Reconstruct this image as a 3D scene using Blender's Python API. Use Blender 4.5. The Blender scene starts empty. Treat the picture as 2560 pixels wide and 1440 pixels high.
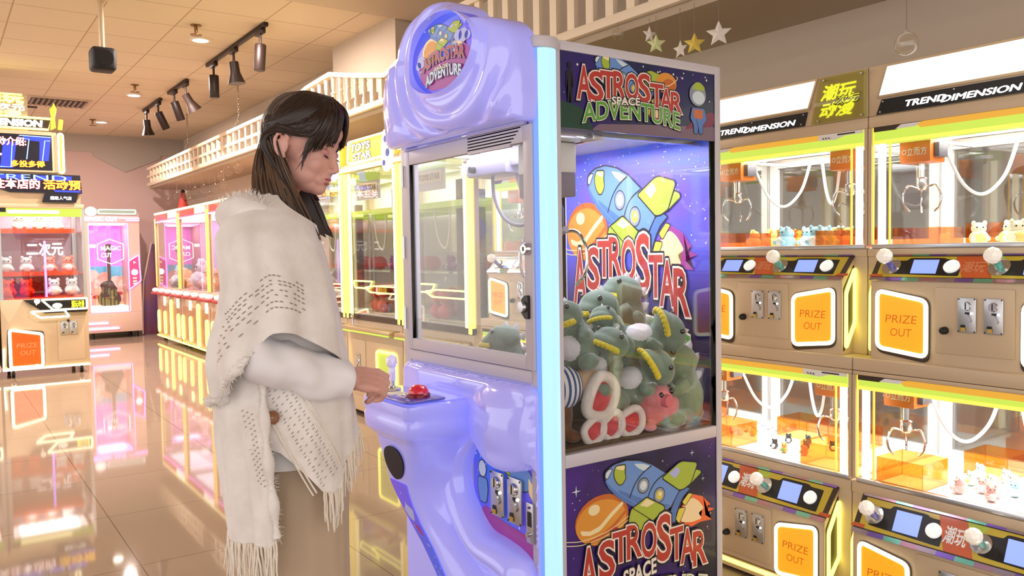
import bpy, bmesh, math, random
import numpy as np
from mathutils import Vector, Matrix, noise
PI = math.pi
sc = bpy.context.scene
COL = sc.collection
random.seed(7)

# ------------------------------------------------------------------ camera
FPX, CXP, CYP = 2050.0, 1280.0, 720.0
def _n(v): return v / np.linalg.norm(v)
_U = _n(np.array([-165 - CXP, 652 - CYP, FPX]))
_V = np.array([4187 - CXP, 580 - CYP, FPX]); _V = _n(_V - _U * np.dot(_U, _V))
_W = np.cross(_U, _V)
if _W[1] > 0: _W = -_W
RW = np.array([_V, _U, _W])          # world axes: X along the machine's side, Y down the hall, Z up
EYE = np.array([0.0, 0.0, 1.3])
cam_d = bpy.data.cameras.new('camera'); cam = bpy.data.objects.new('camera', cam_d); COL.objects.link(cam)
_r = RW @ np.array([1, 0, 0]); _u = RW @ np.array([0, -1, 0]); _b = RW @ np.array([0, 0, -1])
cam.matrix_world = Matrix(((_r[0], _u[0], _b[0], EYE[0]), (_r[1], _u[1], _b[1], EYE[1]), (_r[2], _u[2], _b[2], EYE[2]), (0, 0, 0, 1)))
cam_d.sensor_width = 36.0; cam_d.lens = 36.0 * FPX / 2560.0; cam_d.clip_start = 0.05
sc.camera = cam

# ------------------------------------------------------------------ view, world, room light
sc.view_settings.view_transform = 'Standard'; sc.view_settings.look = 'None'
sc.view_settings.exposure = 0.0; sc.view_settings.gamma = 1.0
sc.cycles.use_denoising = True
sc.cycles.max_bounces = 10; sc.cycles.diffuse_bounces = 3; sc.cycles.glossy_bounces = 4
sc.cycles.transmission_bounces = 6; sc.cycles.transparent_max_bounces = 28
sc.cycles.sample_clamp_indirect = 6.0; sc.cycles.caustics_reflective = False; sc.cycles.caustics_refractive = False
world = bpy.data.worlds.new('world'); sc.world = world; world.use_nodes = True
world.node_tree.nodes['Background'].inputs[0].default_value = (1.0, 0.95, 0.91, 1)
world.node_tree.nodes['Background'].inputs[1].default_value = 1.85

def area_light(name, loc, size, power, color, rot=(0, 0, 0), size_y=None):
    d = bpy.data.lights.new(name, 'AREA'); d.energy = power; d.color = color; d.size = size
    if size_y: d.shape = 'RECTANGLE'; d.size_y = size_y
    else: d.shape = 'DISK'
    o = bpy.data.objects.new(name, d); o.location = loc; o.rotation_euler = rot; COL.objects.link(o); return o
CEIL = 3.35
for lx in (-2.6, 0.0, 1.3):            # the hall's recessed downlights
    for ly in (-1.2, 1.6, 4.2):
        area_light('downlight_lamp', (lx, ly, CEIL - 0.03), 0.14, 75, (1.0, 0.90, 0.78))
for ly in (7.0, 9.8, 12.6):
    area_light('downlight_lamp', (2.12, ly, CEIL - 0.04), 0.10, 90, (1.0, 0.86, 0.80))
    area_light('downlight_lamp', (-0.6, ly, CEIL - 0.04), 0.10, 80, (1.0, 0.86, 0.76))

# ------------------------------------------------------------------ helpers
def srgb(h):
    h = h.lstrip('#'); c = [int(h[i:i + 2], 16) / 255 for i in (0, 2, 4)]
    return tuple(x / 12.92 if x <= .04045 else ((x + .055) / 1.055) ** 2.4 for x in c) + (1.0,)
MATS = {}
def mat(name, col, rough=.5, metal=0., emit=None, es=0., spec=.5, coat=0., trans=0., sheen=0.):
    if name in MATS: return MATS[name]
    m = bpy.data.materials.new(name); m.use_nodes = True
    b = m.node_tree.nodes['Principled BSDF']
    b.inputs['Base Color'].default_value = srgb(col) if isinstance(col, str) else col
    b.inputs['Roughness'].default_value = rough; b.inputs['Metallic'].default_value = metal
    b.inputs['Specular IOR Level'].default_value = spec
    b.inputs['Coat Weight'].default_value = coat
    if coat: b.inputs['Coat Roughness'].default_value = .06
    b.inputs['Transmission Weight'].default_value = trans
    if sheen: b.inputs['Sheen Weight'].default_value = sheen; b.inputs['Sheen Roughness'].default_value = .4
    if emit is not None:
        b.inputs['Emission Color'].default_value = srgb(emit) if isinstance(emit, str) else emit
        b.inputs['Emission Strength'].default_value = es
    MATS[name] = m; return m
def bump(m, scale, strength, dist=.002, kind='noise', vec='Object'):
    nt = m.node_tree; b = nt.nodes['Principled BSDF']
    tc = nt.nodes.new('ShaderNodeTexCoord')
    t = nt.nodes.new('ShaderNodeTexNoise' if kind == 'noise' else 'ShaderNodeTexVoronoi')
    t.inputs['Scale'].default_value = scale
    bp = nt.nodes.new('ShaderNodeBump'); bp.inputs['Strength'].default_value = strength; bp.inputs['Distance'].default_value = dist
    nt.links.new(tc.outputs[vec], t.inputs['Vector']); nt.links.new(t.outputs[0], bp.inputs['Height'])
    nt.links.new(bp.outputs[0], b.inputs['Normal']); return m
def vary(m, c1, c2, scale, vec='Object', detail=4):
    nt = m.node_tree; b = nt.nodes['Principled BSDF']
    tc = nt.nodes.new('ShaderNodeTexCoord'); t = nt.nodes.new('ShaderNodeTexNoise')
    t.inputs['Scale'].default_value = scale; t.inputs['Detail'].default_value = detail
    r = nt.nodes.new('ShaderNodeValToRGB'); r.color_ramp.elements[0].color = srgb(c1); r.color_ramp.elements[1].color = srgb(c2)
    r.color_ramp.elements[0].position = .35; r.color_ramp.elements[1].position = .65
    nt.links.new(tc.outputs[vec], t.inputs['Vector']); nt.links.new(t.outputs[0], r.inputs[0]); nt.links.new(r.outputs[0], b.inputs['Base Color'])
    return m
def glass(name, tint=(1, 1, 1, 1), refl=.06, rough=.0, spread=.9):
    if name in MATS: return MATS[name]
    m = bpy.data.materials.new(name); m.use_nodes = True; nt = m.node_tree; nt.nodes.clear()
    out = nt.nodes.new('ShaderNodeOutputMaterial'); tr = nt.nodes.new('ShaderNodeBsdfTransparent'); gl = nt.nodes.new('ShaderNodeBsdfGlossy')
    mx = nt.nodes.new('ShaderNodeMixShader'); lw = nt.nodes.new('ShaderNodeLayerWeight'); mp = nt.nodes.new('ShaderNodeMapRange')
    tr.inputs[0].default_value = tint; gl.inputs['Roughness'].default_value = rough
    lw.inputs['Blend'].default_value = .5
    pw = nt.nodes.new('ShaderNodeMath'); pw.operation = 'POWER'; pw.inputs[1].default_value = 4.0
    mp.inputs['To Min'].default_value = refl; mp.inputs['To Max'].default_value = spread
    nt.links.new(lw.outputs['Facing'], pw.inputs[0]); nt.links.new(pw.outputs[0], mp.inputs['Value'])
    nt.links.new(mp.outputs[0], mx.inputs[0]); nt.links.new(tr.outputs[0], mx.inputs[1]); nt.links.new(gl.outputs[0], mx.inputs[2])
    nt.links.new(mx.outputs[0], out.inputs[0]); MATS[name] = m; return m

class G:
    """collects shapes; build() links them as ONE mesh object"""
    def __init__(s): s.bm = bmesh.new()
    def face(s, pts, m=0):
        try: f = s.bm.faces.new([s.bm.verts.new(p) for p in pts]); f.material_index = m; return f
        except ValueError: return None
    def box(s, x0, x1, y0, y1, z0, z1, m=0, bev=0., seg=2):
        v = [s.bm.verts.new((x, y, z)) for x in (x0, x1) for y in (y0, y1) for z in (z0, z1)]
        fs = [s.bm.faces.new([v[i] for i in q]) for q in ((0, 1, 3, 2), (4, 6, 7, 5), (0, 4, 5, 1), (2, 3, 7, 6), (0, 2, 6, 4), (1, 5, 7, 3))]
        bmesh.ops.recalc_face_normals(s.bm, faces=fs)
        for f in fs: f.material_index = m
        if bev > 0:
            es = list({e for f in fs for e in f.edges})
            r = bmesh.ops.bevel(s.bm, geom=es, offset=bev, segments=seg, affect='EDGES', profile=.5)
            for f in r['faces']: f.material_index = m
        return s
    def prism(s, pts, fn, a, b, m=0, mside=None, bev=0., seg=2):
        """pts 2D polygon; fn(u,v,w) -> 3D; w runs a..b"""
        n = len(pts); A = [s.bm.verts.new(fn(u, v, a)) for u, v in pts]; B = [s.bm.verts.new(fn(u, v, b)) for u, v in pts]
        fs = []
        for q in (A, B):
            try: fs.append(s.bm.faces.new(q))
            except ValueError: pass
        caps = list(fs)
        for i in range(n):
            f = s.bm.faces.new((A[i], A[(i + 1) % n], B[(i + 1) % n], B[i])); fs.append(f)
        for f in fs: f.material_index = m if (f in caps or mside is None) else mside
        bmesh.ops.recalc_face_normals(s.bm, faces=fs)
        if bev > 0:
            es = [e for f in caps for e in f.edges]
            r = bmesh.ops.bevel(s.bm, geom=es, offset=bev, segments=seg, affect='EDGES', profile=.5)
            for f in r['faces']: f.material_index = m
        return s
    def grid(s, P, m=0, cu=False, cv=False, flip=False):
        """P[i][j] rows of 3D points"""
        V = [[s.bm.verts.new(p) for p in row] for row in P]; nu, nv = len(V), len(V[0])
        for i in range(nu if cu else nu - 1):
            for j in range(nv if cv else nv - 1):
                q = [V[i][j], V[(i + 1) % nu][j], V[(i + 1) % nu][(j + 1) % nv], V[i][(j + 1) % nv]]
                if flip: q.reverse()
                try:
                    f = s.bm.faces.new(q); f.material_index = m(i, j) if callable(m) else m
                except ValueError: pass
        return V
    def tube(s, pts, r, seg=8, m=0, closed=False, caps=True):
        pts = [Vector(p) for p in pts]; n = len(pts); rr = r if hasattr(r, '__len__') else [r] * n
        rows = []; nrm = None
        for i in range(n):
            if closed: t = pts[(i + 1) % n] - pts[i - 1]
            else: t = pts[min(i + 1, n - 1)] - pts[max(i - 1, 0)]
            if t.length < 1e-9: t = Vector((0, 0, 1))
            t.normalize()
            if nrm is None:
                a = Vector((0, 0, 1)) if abs(t.z) < .9 else Vector((1, 0, 0)); nrm = t.cross(a).normalized()
            else:
                nrm = nrm - t * nrm.dot(t)
                if nrm.length < 1e-6: nrm = t.orthogonal()
                nrm.normalize()
            bn = t.cross(nrm)
            rows.append([pts[i] + nrm * (rr[i] * math.cos(2 * PI * k / seg)) + bn * (rr[i] * math.sin(2 * PI * k / seg)) for k in range(seg)])
        V = s.grid(rows, m, cu=closed, cv=True)
        if caps and not closed:
            for row, rev in ((V[0], True), (V[-1], False)):
                f = s.bm.faces.new(list(reversed(row)) if not rev else row); f.material_index = m
        return s
    def cyl(s, p, q, r, seg=16, m=0, r2=None): return s.tube([p, q], [r, r if r2 is None else r2], seg, m)
    def lathe(s, prof, o=(0, 0, 0), M=None, seg=24, m=0):
        """prof [(r, z)], about z through o; M optional rotation matrix"""
        o = Vector(o); M = M or Matrix.Identity(3); rows = []
        for r, z in prof: rows.append([o + M @ Vector((r * math.cos(2 * PI * k / seg), r * math.sin(2 * PI * k / seg), z)) for k in range(seg)])
        V = s.grid(rows, m, cv=True)
        for row, (r, z) in ((V[0], prof[0]), (V[-1], prof[-1])):
            if r > 1e-5:
                try: f = s.bm.faces.new(row); f.material_index = m
                except ValueError: pass
        return s
    def ball(s, c, r, m=0, su=16, sv=10, M=None):
        c = Vector(c); rx, ry, rz = r if hasattr(r, '__len__') else (r, r, r); M = M or Matrix.Identity(3)
        rows = []
        for j in range(sv + 1):
            th = PI * j / sv; k = max(math.sin(th), .004)
            rows.append([c + M @ Vector((rx * k * math.cos(2 * PI * i / su), ry * k * math.sin(2 * PI * i / su), rz * math.cos(th))) for i in range(su)])
        s.grid(rows, m, cv=True); return s
    def ring(s, pts2, fn, r, m=0, seg=8):
        return s.tube([fn(*p) for p in pts2], r, seg, m, closed=True)
    def build(s, name, mats, parent=None, ang=40, flat=False, merge=True, recalc=False):
        if merge: bmesh.ops.remove_doubles(s.bm, verts=s.bm.verts, dist=1e-5)
        if recalc: bmesh.ops.recalc_face_normals(s.bm, faces=s.bm.faces)
        me = bpy.data.meshes.new(name); s.bm.to_mesh(me); s.bm.free()
        for m in (mats if isinstance(mats, (list, tuple)) else [mats]): me.materials.append(m)
        if not flat:
            me.polygons.foreach_set('use_smooth', [True] * len(me.polygons)); me.set_sharp_from_angle(angle=math.radians(ang))
        o = bpy.data.objects.new(name, me); COL.objects.link(o)
        if parent is not None: o.parent = parent
        return o
def thing(name, label, cat, loc=(0, 0, 0), rz=0., group=None):
    o = bpy.data.objects.new(name, None); COL.objects.link(o); o.location = loc; o.rotation_euler = (0, 0, rz); o.empty_display_size = .1
    return tag(o, label, cat, group)
def tag(o, label, cat, group=None, kind=None):
    o['label'] = label; o['category'] = cat
    if group: o['group'] = group
    if kind: o['kind'] = kind
    return o
def struct(o): o['kind'] = 'structure'; return o
def copy_tree(o, parent=None):
    c = o.copy(); COL.objects.link(c)
    if parent is not None: c.parent = parent; c.matrix_parent_inverse = o.matrix_parent_inverse.copy()
    for ch in list(o.children): copy_tree(ch, c)
    return c
def modified(o, *mods):
    """bake modifiers into a mesh object"""
    for t, kw in mods:
        md = o.modifiers.new(t, t)
        for k, v in kw.items(): setattr(md, k, v)
    bpy.context.view_layer.update()
    dg = bpy.context.evaluated_depsgraph_get(); me = bpy.data.meshes.new_from_object(o.evaluated_get(dg))
    o.modifiers.clear(); old = o.data; o.data = me; me.name = old.name; return o
def lerp(a, b, t): return a + (b - a) * t
def sstep(a, b, x):
    t = min(1, max(0, (x - a) / (b - a))); return t * t * (3 - 2 * t)
def interp(x, xs, ys):
    return float(np.interp(x, xs, ys))
def rrect(u0, u1, v0, v1, r, n=5):
    pts = []
    for cx, cy, a0 in ((u1 - r, v1 - r, 0), (u0 + r, v1 - r, 90), (u0 + r, v0 + r, 180), (u1 - r, v0 + r, 270)):
        for k in range(n + 1):
            a = math.radians(a0 + 90 * k / n); pts.append((cx + r * math.cos(a), cy + r * math.sin(a)))
    return pts
def rpoly(pts, r, n=4):
    """round the corners of a polygon"""
    out = []; N = len(pts)
    for i in range(N):
        p = Vector(pts[i]); a = Vector(pts[i - 1]) - p; b = Vector(pts[(i + 1) % N]) - p
        rr = min(r, a.length * .45, b.length * .45); A = p + a.normalized() * rr; B = p + b.normalized() * rr
        for k in range(n + 1):
            t = k / n; q = A * (1 - t) ** 2 + p * 2 * t * (1 - t) + B * t * t; out.append((q.x, q.y))
    return out
def smooth_path(pts, n=6, closed=False):
    """Catmull-Rom through points"""
    P = [Vector(p) for p in pts]; N = len(P); out = []
    rng = range(N if closed else N - 1)
    for i in rng:
        p0 = P[(i - 1) % N] if closed or i > 0 else P[0]; p1 = P[i]; p2 = P[(i + 1) % N]; p3 = P[(i + 2) % N] if closed or i + 2 < N else P[-1]
        for k in range(n):
            t = k / n; out.append(.5 * ((2 * p1) + (p2 - p0) * t + (2 * p0 - 5 * p1 + 4 * p2 - p3) * t * t + (3 * p1 - p0 - 3 * p2 + p3) * t ** 3))
    if not closed: out.append(P[-1])
    return out
# ---- text: glyph outlines of Blender's own built-in font, as flat polygons
_TC = {}
def glyphs(txt, off=0., shear=0., space=1.):
    key = (txt, off, shear, space)
    if key not in _TC:
        c = bpy.data.curves.new('t', 'FONT'); c.body = txt; c.offset = off; c.shear = shear; c.space_character = space
        c.dimensions = '2D'; c.fill_mode = 'FRONT'; c.resolution_u = 3
        o = bpy.data.objects.new('t', c); COL.objects.link(o); bpy.context.view_layer.update()
        me = o.evaluated_get(bpy.context.evaluated_depsgraph_get()).to_mesh()
        V = [(v.co.x, v.co.y) for v in me.vertices]; F = [tuple(p.vertices) for p in me.polygons]
        o.evaluated_get(bpy.context.evaluated_depsgraph_get()).to_mesh_clear()
        bpy.data.objects.remove(o); bpy.data.curves.remove(c)
        _TC[key] = (V, F)
    return _TC[key]
def put_text(g, txt, fn, u0, u1, v0, v1, w, m=0, off=0., shear=0., space=1., warp=None, base=None):
    """glyphs squeezed into [u0,u1]x[v0,v1]; fn(u,v,w) -> 3D"""
    if off > .013 and any(ord(ch) > 0x2E80 for ch in txt):      # dense characters: thicken by overlaid copies, not by growing the outline
        dU, dV = off * (u1 - u0) / len(txt) * .6, off * (v1 - v0) * .6
        for k in range(8):
            a = k * PI / 4; du, dv = dU * math.cos(a), dV * math.sin(a); put_text(g, txt, fn, u0 + du, u1 + du, v0 + dv, v1 + dv, w + k * 2e-5, m, .01, shear, space, warp)
        return
    V, F = glyphs(txt, off, shear, space)
    Vb = V if base is None else glyphs(txt, base, shear, space)[0]
    if not V: return
    xs = [p[0] for p in Vb]; ys = [p[1] for p in Vb]; ax, bx, ay, by = min(xs), max(xs), min(ys), max(ys)
    vs = []
    for x, y in V:
        s, t = (x - ax) / (bx - ax + 1e-9), (y - ay) / (by - ay + 1e-9)
        u, v = lerp(u0, u1, s), lerp(v0, v1, t)
        if warp: u, v = warp(u, v, s, t)
        vs.append(g.bm.verts.new(fn(u, v, w)))
    for f in F:
        try: q = g.bm.faces.new([vs[i] for i in f]); q.material_index = m
        except ValueError: pass

# ------------------------------------------------------------------ materials
M_STEEL = mat('champagne_steel', '#c4ad8c', .32, .75)
M_STEEL2 = mat('champagne_paint', '#d0b898', .4, .1)
M_FRAME = mat('grey_white_paint', '#cdc7d0', .38)
M_BLACK = mat('black_plastic', '#12100f', .35)
M_DARK = mat('dark_trim', '#3a2a1c', .4)
M_CHROME = mat('chrome', '#d8d8d8', .12, 1.)
M_ALU = mat('aluminium', '#c9c9cc', .3, .9)
M_WHITE = mat('white_plastic', '#f2f0ee', .35)
M_NEON = mat('yellow_neon', '#fff8a8', .4, emit='#f8f260', es=3.0)
M_NEONW = mat('warm_white_neon', '#fffbe0', .4, emit='#fff8d0', es=2.4)
M_LEDW = mat('white_led_panel', '#ffffff', .4, emit='#fffaf2', es=1.6)
M_LIME = mat('lime_lit_band', '#5a6a1a', .4, emit='#d8f25a', es=.85)
M_AMBER = mat('amber_lit_band', '#6a4a10', .4, emit='#f4b43a', es=.85)
M_ORANGE = mat('orange_prize_flap', '#f59a1e', .3, emit='#ffa024', es=.75)
M_ORANGE2 = mat('dark_orange_letters', '#c8741a', .4, emit='#c86a10', es=.4)
M_OACRYL = glass('orange_acrylic', (1, .70, .36, 1), .05)
M_GLASS = glass('clear_glass', (.97, .98, .98, 1), .045)
M_PINK = mat('pink_neon', '#ff9af4', .4, emit='#ff7af0', es=2.4)
# ------------------------------------------------------------------ the hall
WALLX, BACKY = 3.68, 15.26
def ledge_z(): return 2.45
# floor: large glossy tiles with dark joints
mf = mat('polished_floor_tile', '#b39a82', .045, spec=.2)
nt = mf.node_tree; b = nt.nodes['Principled BSDF']
tc = nt.nodes.new('ShaderNodeTexCoord'); mpn = nt.nodes.new('ShaderNodeMapping'); br = nt.nodes.new('ShaderNodeTexBrick')
mpn.inputs['Location'].default_value = (0.135, 0.30, 0)
br.offset = 0.; br.inputs['Scale'].default_value = 1.; br.inputs['Brick Width'].default_value = .8; br.inputs['Row Height'].default_value = .8
br.inputs['Mortar Size'].default_value = .0022; br.inputs['Mortar Smooth'].default_value = .1; br.inputs['Bias'].default_value = 0.
br.inputs['Color1'].default_value = srgb('#a48f7b'); br.inputs['Color2'].default_value = srgb('#a18c78'); br.inputs['Mortar'].default_value = srgb('#6c5b4c')
nt.links.new(tc.outputs['Object'], mpn.inputs[0]); nt.links.new(mpn.outputs[0], br.inputs['Vector']); nt.links.new(br.outputs['Color'], b.inputs['Base Color'])
g = G(); g.box(-5, WALLX + .1, -3, BACKY + .1, -.06, 0); struct(g.build('floor', mf, flat=True))
# ceiling tiles on a T-bar grid
mc = mat('ceiling_tile', '#d9bd94', .85)
nt = mc.node_tree; b = nt.nodes['Principled BSDF']
tc = nt.nodes.new('ShaderNodeTexCoord'); mpn = nt.nodes.new('ShaderNodeMapping'); br = nt.nodes.new('ShaderNodeTexBrick')
mpn.inputs['Location'].default_value = (.02, .28, 0)
br.offset = 0.; br.inputs['Scale'].default_value = 1.; br.inputs['Brick Width'].default_value = .617; br.inputs['Row Height'].default_value = .617
br.inputs['Mortar Size'].default_value = .007; br.inputs['Mortar Smooth'].default_value = .2
br.inputs['Color1'].default_value = srgb('#dccab0'); br.inputs['Color2'].default_value = srgb('#dac8ae'); br.inputs['Mortar'].default_value = srgb('#b09a7e')
nt.links.new(tc.outputs['Object'], mpn.inputs[0]); nt.links.new(mpn.outputs[0], br.inputs['Vector']); nt.links.new(br.outputs['Color'], b.inputs['Base Color'])
g = G(); g.box(-5, WALLX + .1, 6.35, BACKY + .1, CEIL, CEIL + .05)
struct(g.build('ceiling', mc, flat=True))
M_PLASTER = mat('warm_plaster', '#c9b8a4', .9)
g = G(); g.box(-5, WALLX + .1, -3, 6.35, CEIL - .05, CEIL + .05); struct(g.build('trim_1', mat('beige_gypsum', '#cdbba6', .9), flat=True))
# right wall with its ledge
g = G(); g.box(WALLX, WALLX + .1, -3, BACKY + .1, 0, CEIL); struct(g.build('wall_right', M_PLASTER, flat=True))
g = G(); g.box(3.0, WALLX, -3, 14.75, 2.44, 2.52); struct(g.build('trim_2', mat('ledge_plaster', '#b8a68f', .9), flat=True))
g = G(); g.box(3.32, WALLX, 6.4, 7.75, 2.52, CEIL); struct(g.build('trim_3', M_PLASTER, flat=True))
# back wall: pink grey below, grey zigzag band above
M_PINKW = mat('pink_grey_wall', '#cfb1a9', .85)
g = G(); g.box(-5, WALLX + .1, BACKY, BACKY + .1, 0, CEIL); struct(g.build('wall_back', M_PINKW, flat=True))
g = G(); fnb = lambda u, v, w: (u, w, v)
g.prism([(-5, CEIL), (WALLX, CEIL), (WALLX, 3.06), (3.30, 3.06), (3.28, 3.0), (2.72, 2.75), (2.24, 3.0), (2.22, 3.07), (-5, 3.07)], fnb, BACKY - .03, BACKY)
struct(g.build('trim_4', mat('grey_band_paint', '#b6aa9e', .85), flat=True))
g = G(); g.box(1.0, WALLX, BACKY - .02, BACKY, 0, .1); struct(g.build('baseboard_back', mat('pale_skirting', '#cbb8a4', .6), flat=True))

# ------------------------------------------------------------------ picket railing on the ledge
M_CREAM = mat('cream_painted_wood', '#efdcc0', .5)
def rail_top(y):
    k = [3.0, 5.0, 5.35, 5.9, 6.45, 7.0, 7.6, 7.95, 8.2, 14.8]
    z = [2.95, 2.95, 2.85, 2.70, 2.80, 2.91, 2.88, 2.80, 2.80, 2.76]
    t = np.interp(y, k, z); return float(t)
FX = 2.98
rail = thing('picket_railing', 'long cream picket railing standing on the ledge above the machines', 'railing', (FX, 0, 2.52))
g = G(); g.box(-.025, .018, 1.6, 14.75, -.04, .012, bev=.006); g.build('bottom_rail', M_CREAM, rail)
g = G()
ys = np.arange(1.6, 14.76, .11)
pts = [(0, y, rail_top(y) - 2.52) for y in ys]
g.grid([[(a, p[1], p[2] + c) for a, c in ((-.03, -.02), (.03, -.02), (.03, .02), (-.03, .02))] for p in pts], cv=True); g.build('top_rail', M_CREAM, rail)
g = G(); g.box(-.02, .02, 8.0, 14.75, .10, .135); g.build('middle_rail', M_CREAM, rail)
ys = list(np.arange(2.0, 9.0, .16)) + list(np.arange(9.0, 14.75, .23))
pk = {}
for y in ys:
    zt = rail_top(y) - 2.52 - .015; g = G()
    if 6.3 < y < 8.0:     # turned balusters in the arch
        g.lathe([(.022, 0), (.022, .07), (.013, .09), (.026, .14), (.018, .2), (.026, .215), (.013, .23), (.02, zt * .75), (.022, zt)], (0, y, 0), seg=8)
    else: g.box(-.016, .016, y - .03, y + .03, 0, zt)
    g.build('baluster', M_CREAM, rail)
# ------------------------------------------------------------------ ceiling fittings
M_TRK = mat('dark_track_metal', '#2a1c17', .45, .3)
M_LAMP = mat('lamp_glow', '#ffffff', .5, emit='#fff6e6', es=7.)
M_RIM = mat('downlight_rim', '#e6dccb', .4)
def cz(p, f=1.206): return p * f
for i, (y, lab) in enumerate(((8.09, 'nearest round recessed downlight of the row in the tiled ceiling'), (11.25, 'middle round recessed downlight of the row in the tiled ceiling'), (13.7, 'farthest round recessed downlight beside the back wall'))):
    t = thing('downlight', lab, 'ceiling light', (2.14, y, CEIL), group='recessed downlights in a row')
    g = G(); g.lathe([(.10, 0), (.10, -.012), (.072, -.016), (.07, -.004)], seg=28); g.build('rim', M_RIM, t)
    g = G(); g.lathe([(.0, -.006), (.07, -.006)], seg=28); g.build('lens', M_LAMP, t)
for y, x, lab in ((7.62, 1.98, 'brass sprinkler head near the nearest downlight'), (10.6, 2.03, 'brass sprinkler head near the middle downlight'), (13.55, 2.0, 'brass sprinkler head near the farthest downlight')):
    t = thing('sprinkler', lab, 'sprinkler', (x, y, CEIL), group='ceiling sprinklers'); m = mat('brass', '#8a6a3c', .35, .8)
    g = G(); g.lathe([(.045, 0), (.045, -.01), (.016, -.016), (.014, -.07)], seg=14); g.build('body', m, t)
    g = G(); g.lathe([(.0, -.085), (.05, -.085), (.05, -.09), (.0, -.095)], seg=14); g.build('deflector', m, t)
def track(y0, y1, lab, heads):
    t = thing('track_light', lab, 'track light', (2.47, (y0 + y1) / 2, CEIL), group='black spotlight tracks'); L = (y1 - y0) / 2
    g = G(); g.box(-.02, .02, -L, L, -.035, 0, bev=.004); g.build('track', M_TRK, t)
    for dy, kind, rx, ry in heads:
        R = (Matrix.Rotation(rx, 3, 'X') @ Matrix.Rotation(ry, 3, 'Y'))
        g = G(); g.box(-.022, .022, dy - .09, dy + .09, -.075, -.03, bev=.006)
        g.cyl((0, dy, -.075), (0, dy, -.16), .012, 8); a = g.build('adapter', M_TRK, t)
        g = G(); o = Vector((0, dy, -.17))
        if kind == 'c': prof = [(.0, .01), (.045, .01), (.05, 0), (.05, -.22), (.046, -.225)]; rr, zz = .046, -.222
        else: prof = [(.0, .01), (.045, .01), (.047, -.09), (.06, -.13), (.085, -.2)]; rr, zz = .083, -.197
        g.lathe(prof, o, R, 20); g.build('spotlight', M_TRK, t)
        g = G(); g.lathe([(.0, zz), (rr, zz)], o, R, 20); g.build('spotlight_lens', M_LAMP, t)
track(7.2, 9.1, 'nearest black ceiling track with three spotlights', [(-.78, 'c', 0, .08), (.02, 'f', -.05, -.1), (.72, 'c', 0, 0)])
track(9.95, 10.87, 'middle black ceiling track with two tilted spotlights', [(-.36, 'f', .1, -.55), (.18, 'c', .1, -.35)])
track(11.3, 12.35, 'farthest black ceiling track with two spotlights', [(-.36, 'c', .1, -.45), (.36, 'f', .1, -.1)])
# loudspeaker on a pole
t = thing('speaker', 'small black cube loudspeaker hanging on a pole from the ceiling', 'loudspeaker', (1.15, 7.2, CEIL))
g = G(); g.cyl((0, 0, 0), (0, 0, -.40), .022, 12); g.lathe([(.06, 0), (.06, -.02), (.022, -.03)], seg=14); g.build('pole', M_STEEL2, t)
g = G(); g.box(-.09, .09, -.09, .09, -.58, -.40, bev=.03, seg=3); sp = g.build('cabinet', mat('speaker_black', '#17131b', .6), t); 
g = G(); g.lathe([(.0, -.001), (.06, -.001), (.065, .006)], (0, -.092, -.49), Matrix.Rotation(PI / 2, 3, 'X'), 20); g.build('grille', M_BLACK, sp)
# air vent
t = thing('air_vent', 'slotted air conditioning vent set in the tiled ceiling', 'vent', (1.4, 12.2, CEIL))
g = G(); g.box(-.36, .36, -.3, .3, -.02, 0); g.build('frame', mat('vent_paint', '#c9b3a0', .6), t)
g = G()
for k in range(11): g.box(-.31 + k * .06, -.285 + k * .06, -.25, .25, -.035, -.015)
g.build('slats', mat('vent_slat', '#8f7d70', .6), t)
g = G(); g.box(-.32, .32, -.26, .26, -.022, -.0205); g.build('backing', mat('vent_dark', '#4a3d36', .8), t)
# hanging chains
M_CHAIN = mat('chain_metal', '#7d6a55', .5, .6)
for (x, y, zb, lab) in ((3.03, 9.9, 2.80, 'thin hanging chain reaching the picket railing, nearer of two'), (3.03, 12.3, 2.79, 'thin hanging chain reaching the picket railing, farther of two')):
    g = G(); zz = CEIL; k = 0
    while zz > zb + .12:
        c = Vector((x, y, zz - .025)); a = PI / 2 * (k % 2)
        g.tube([c + Vector((math.cos(a) * .009 * math.cos(q), math.sin(a) * .009 * math.cos(q), .02 * math.sin(q))) for q in np.linspace(0, 2 * PI, 9)[:-1]], .003, 4, closed=True); zz -= .032; k += 1
    for s in (-1, 1): g.cyl((x, y, zb + .14), (x - .05, y + s * .05, zb + .01), .003, 5)
    tag(g.build('hanging_chain', M_CHAIN), lab, 'chain', 'hanging chains')

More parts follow.
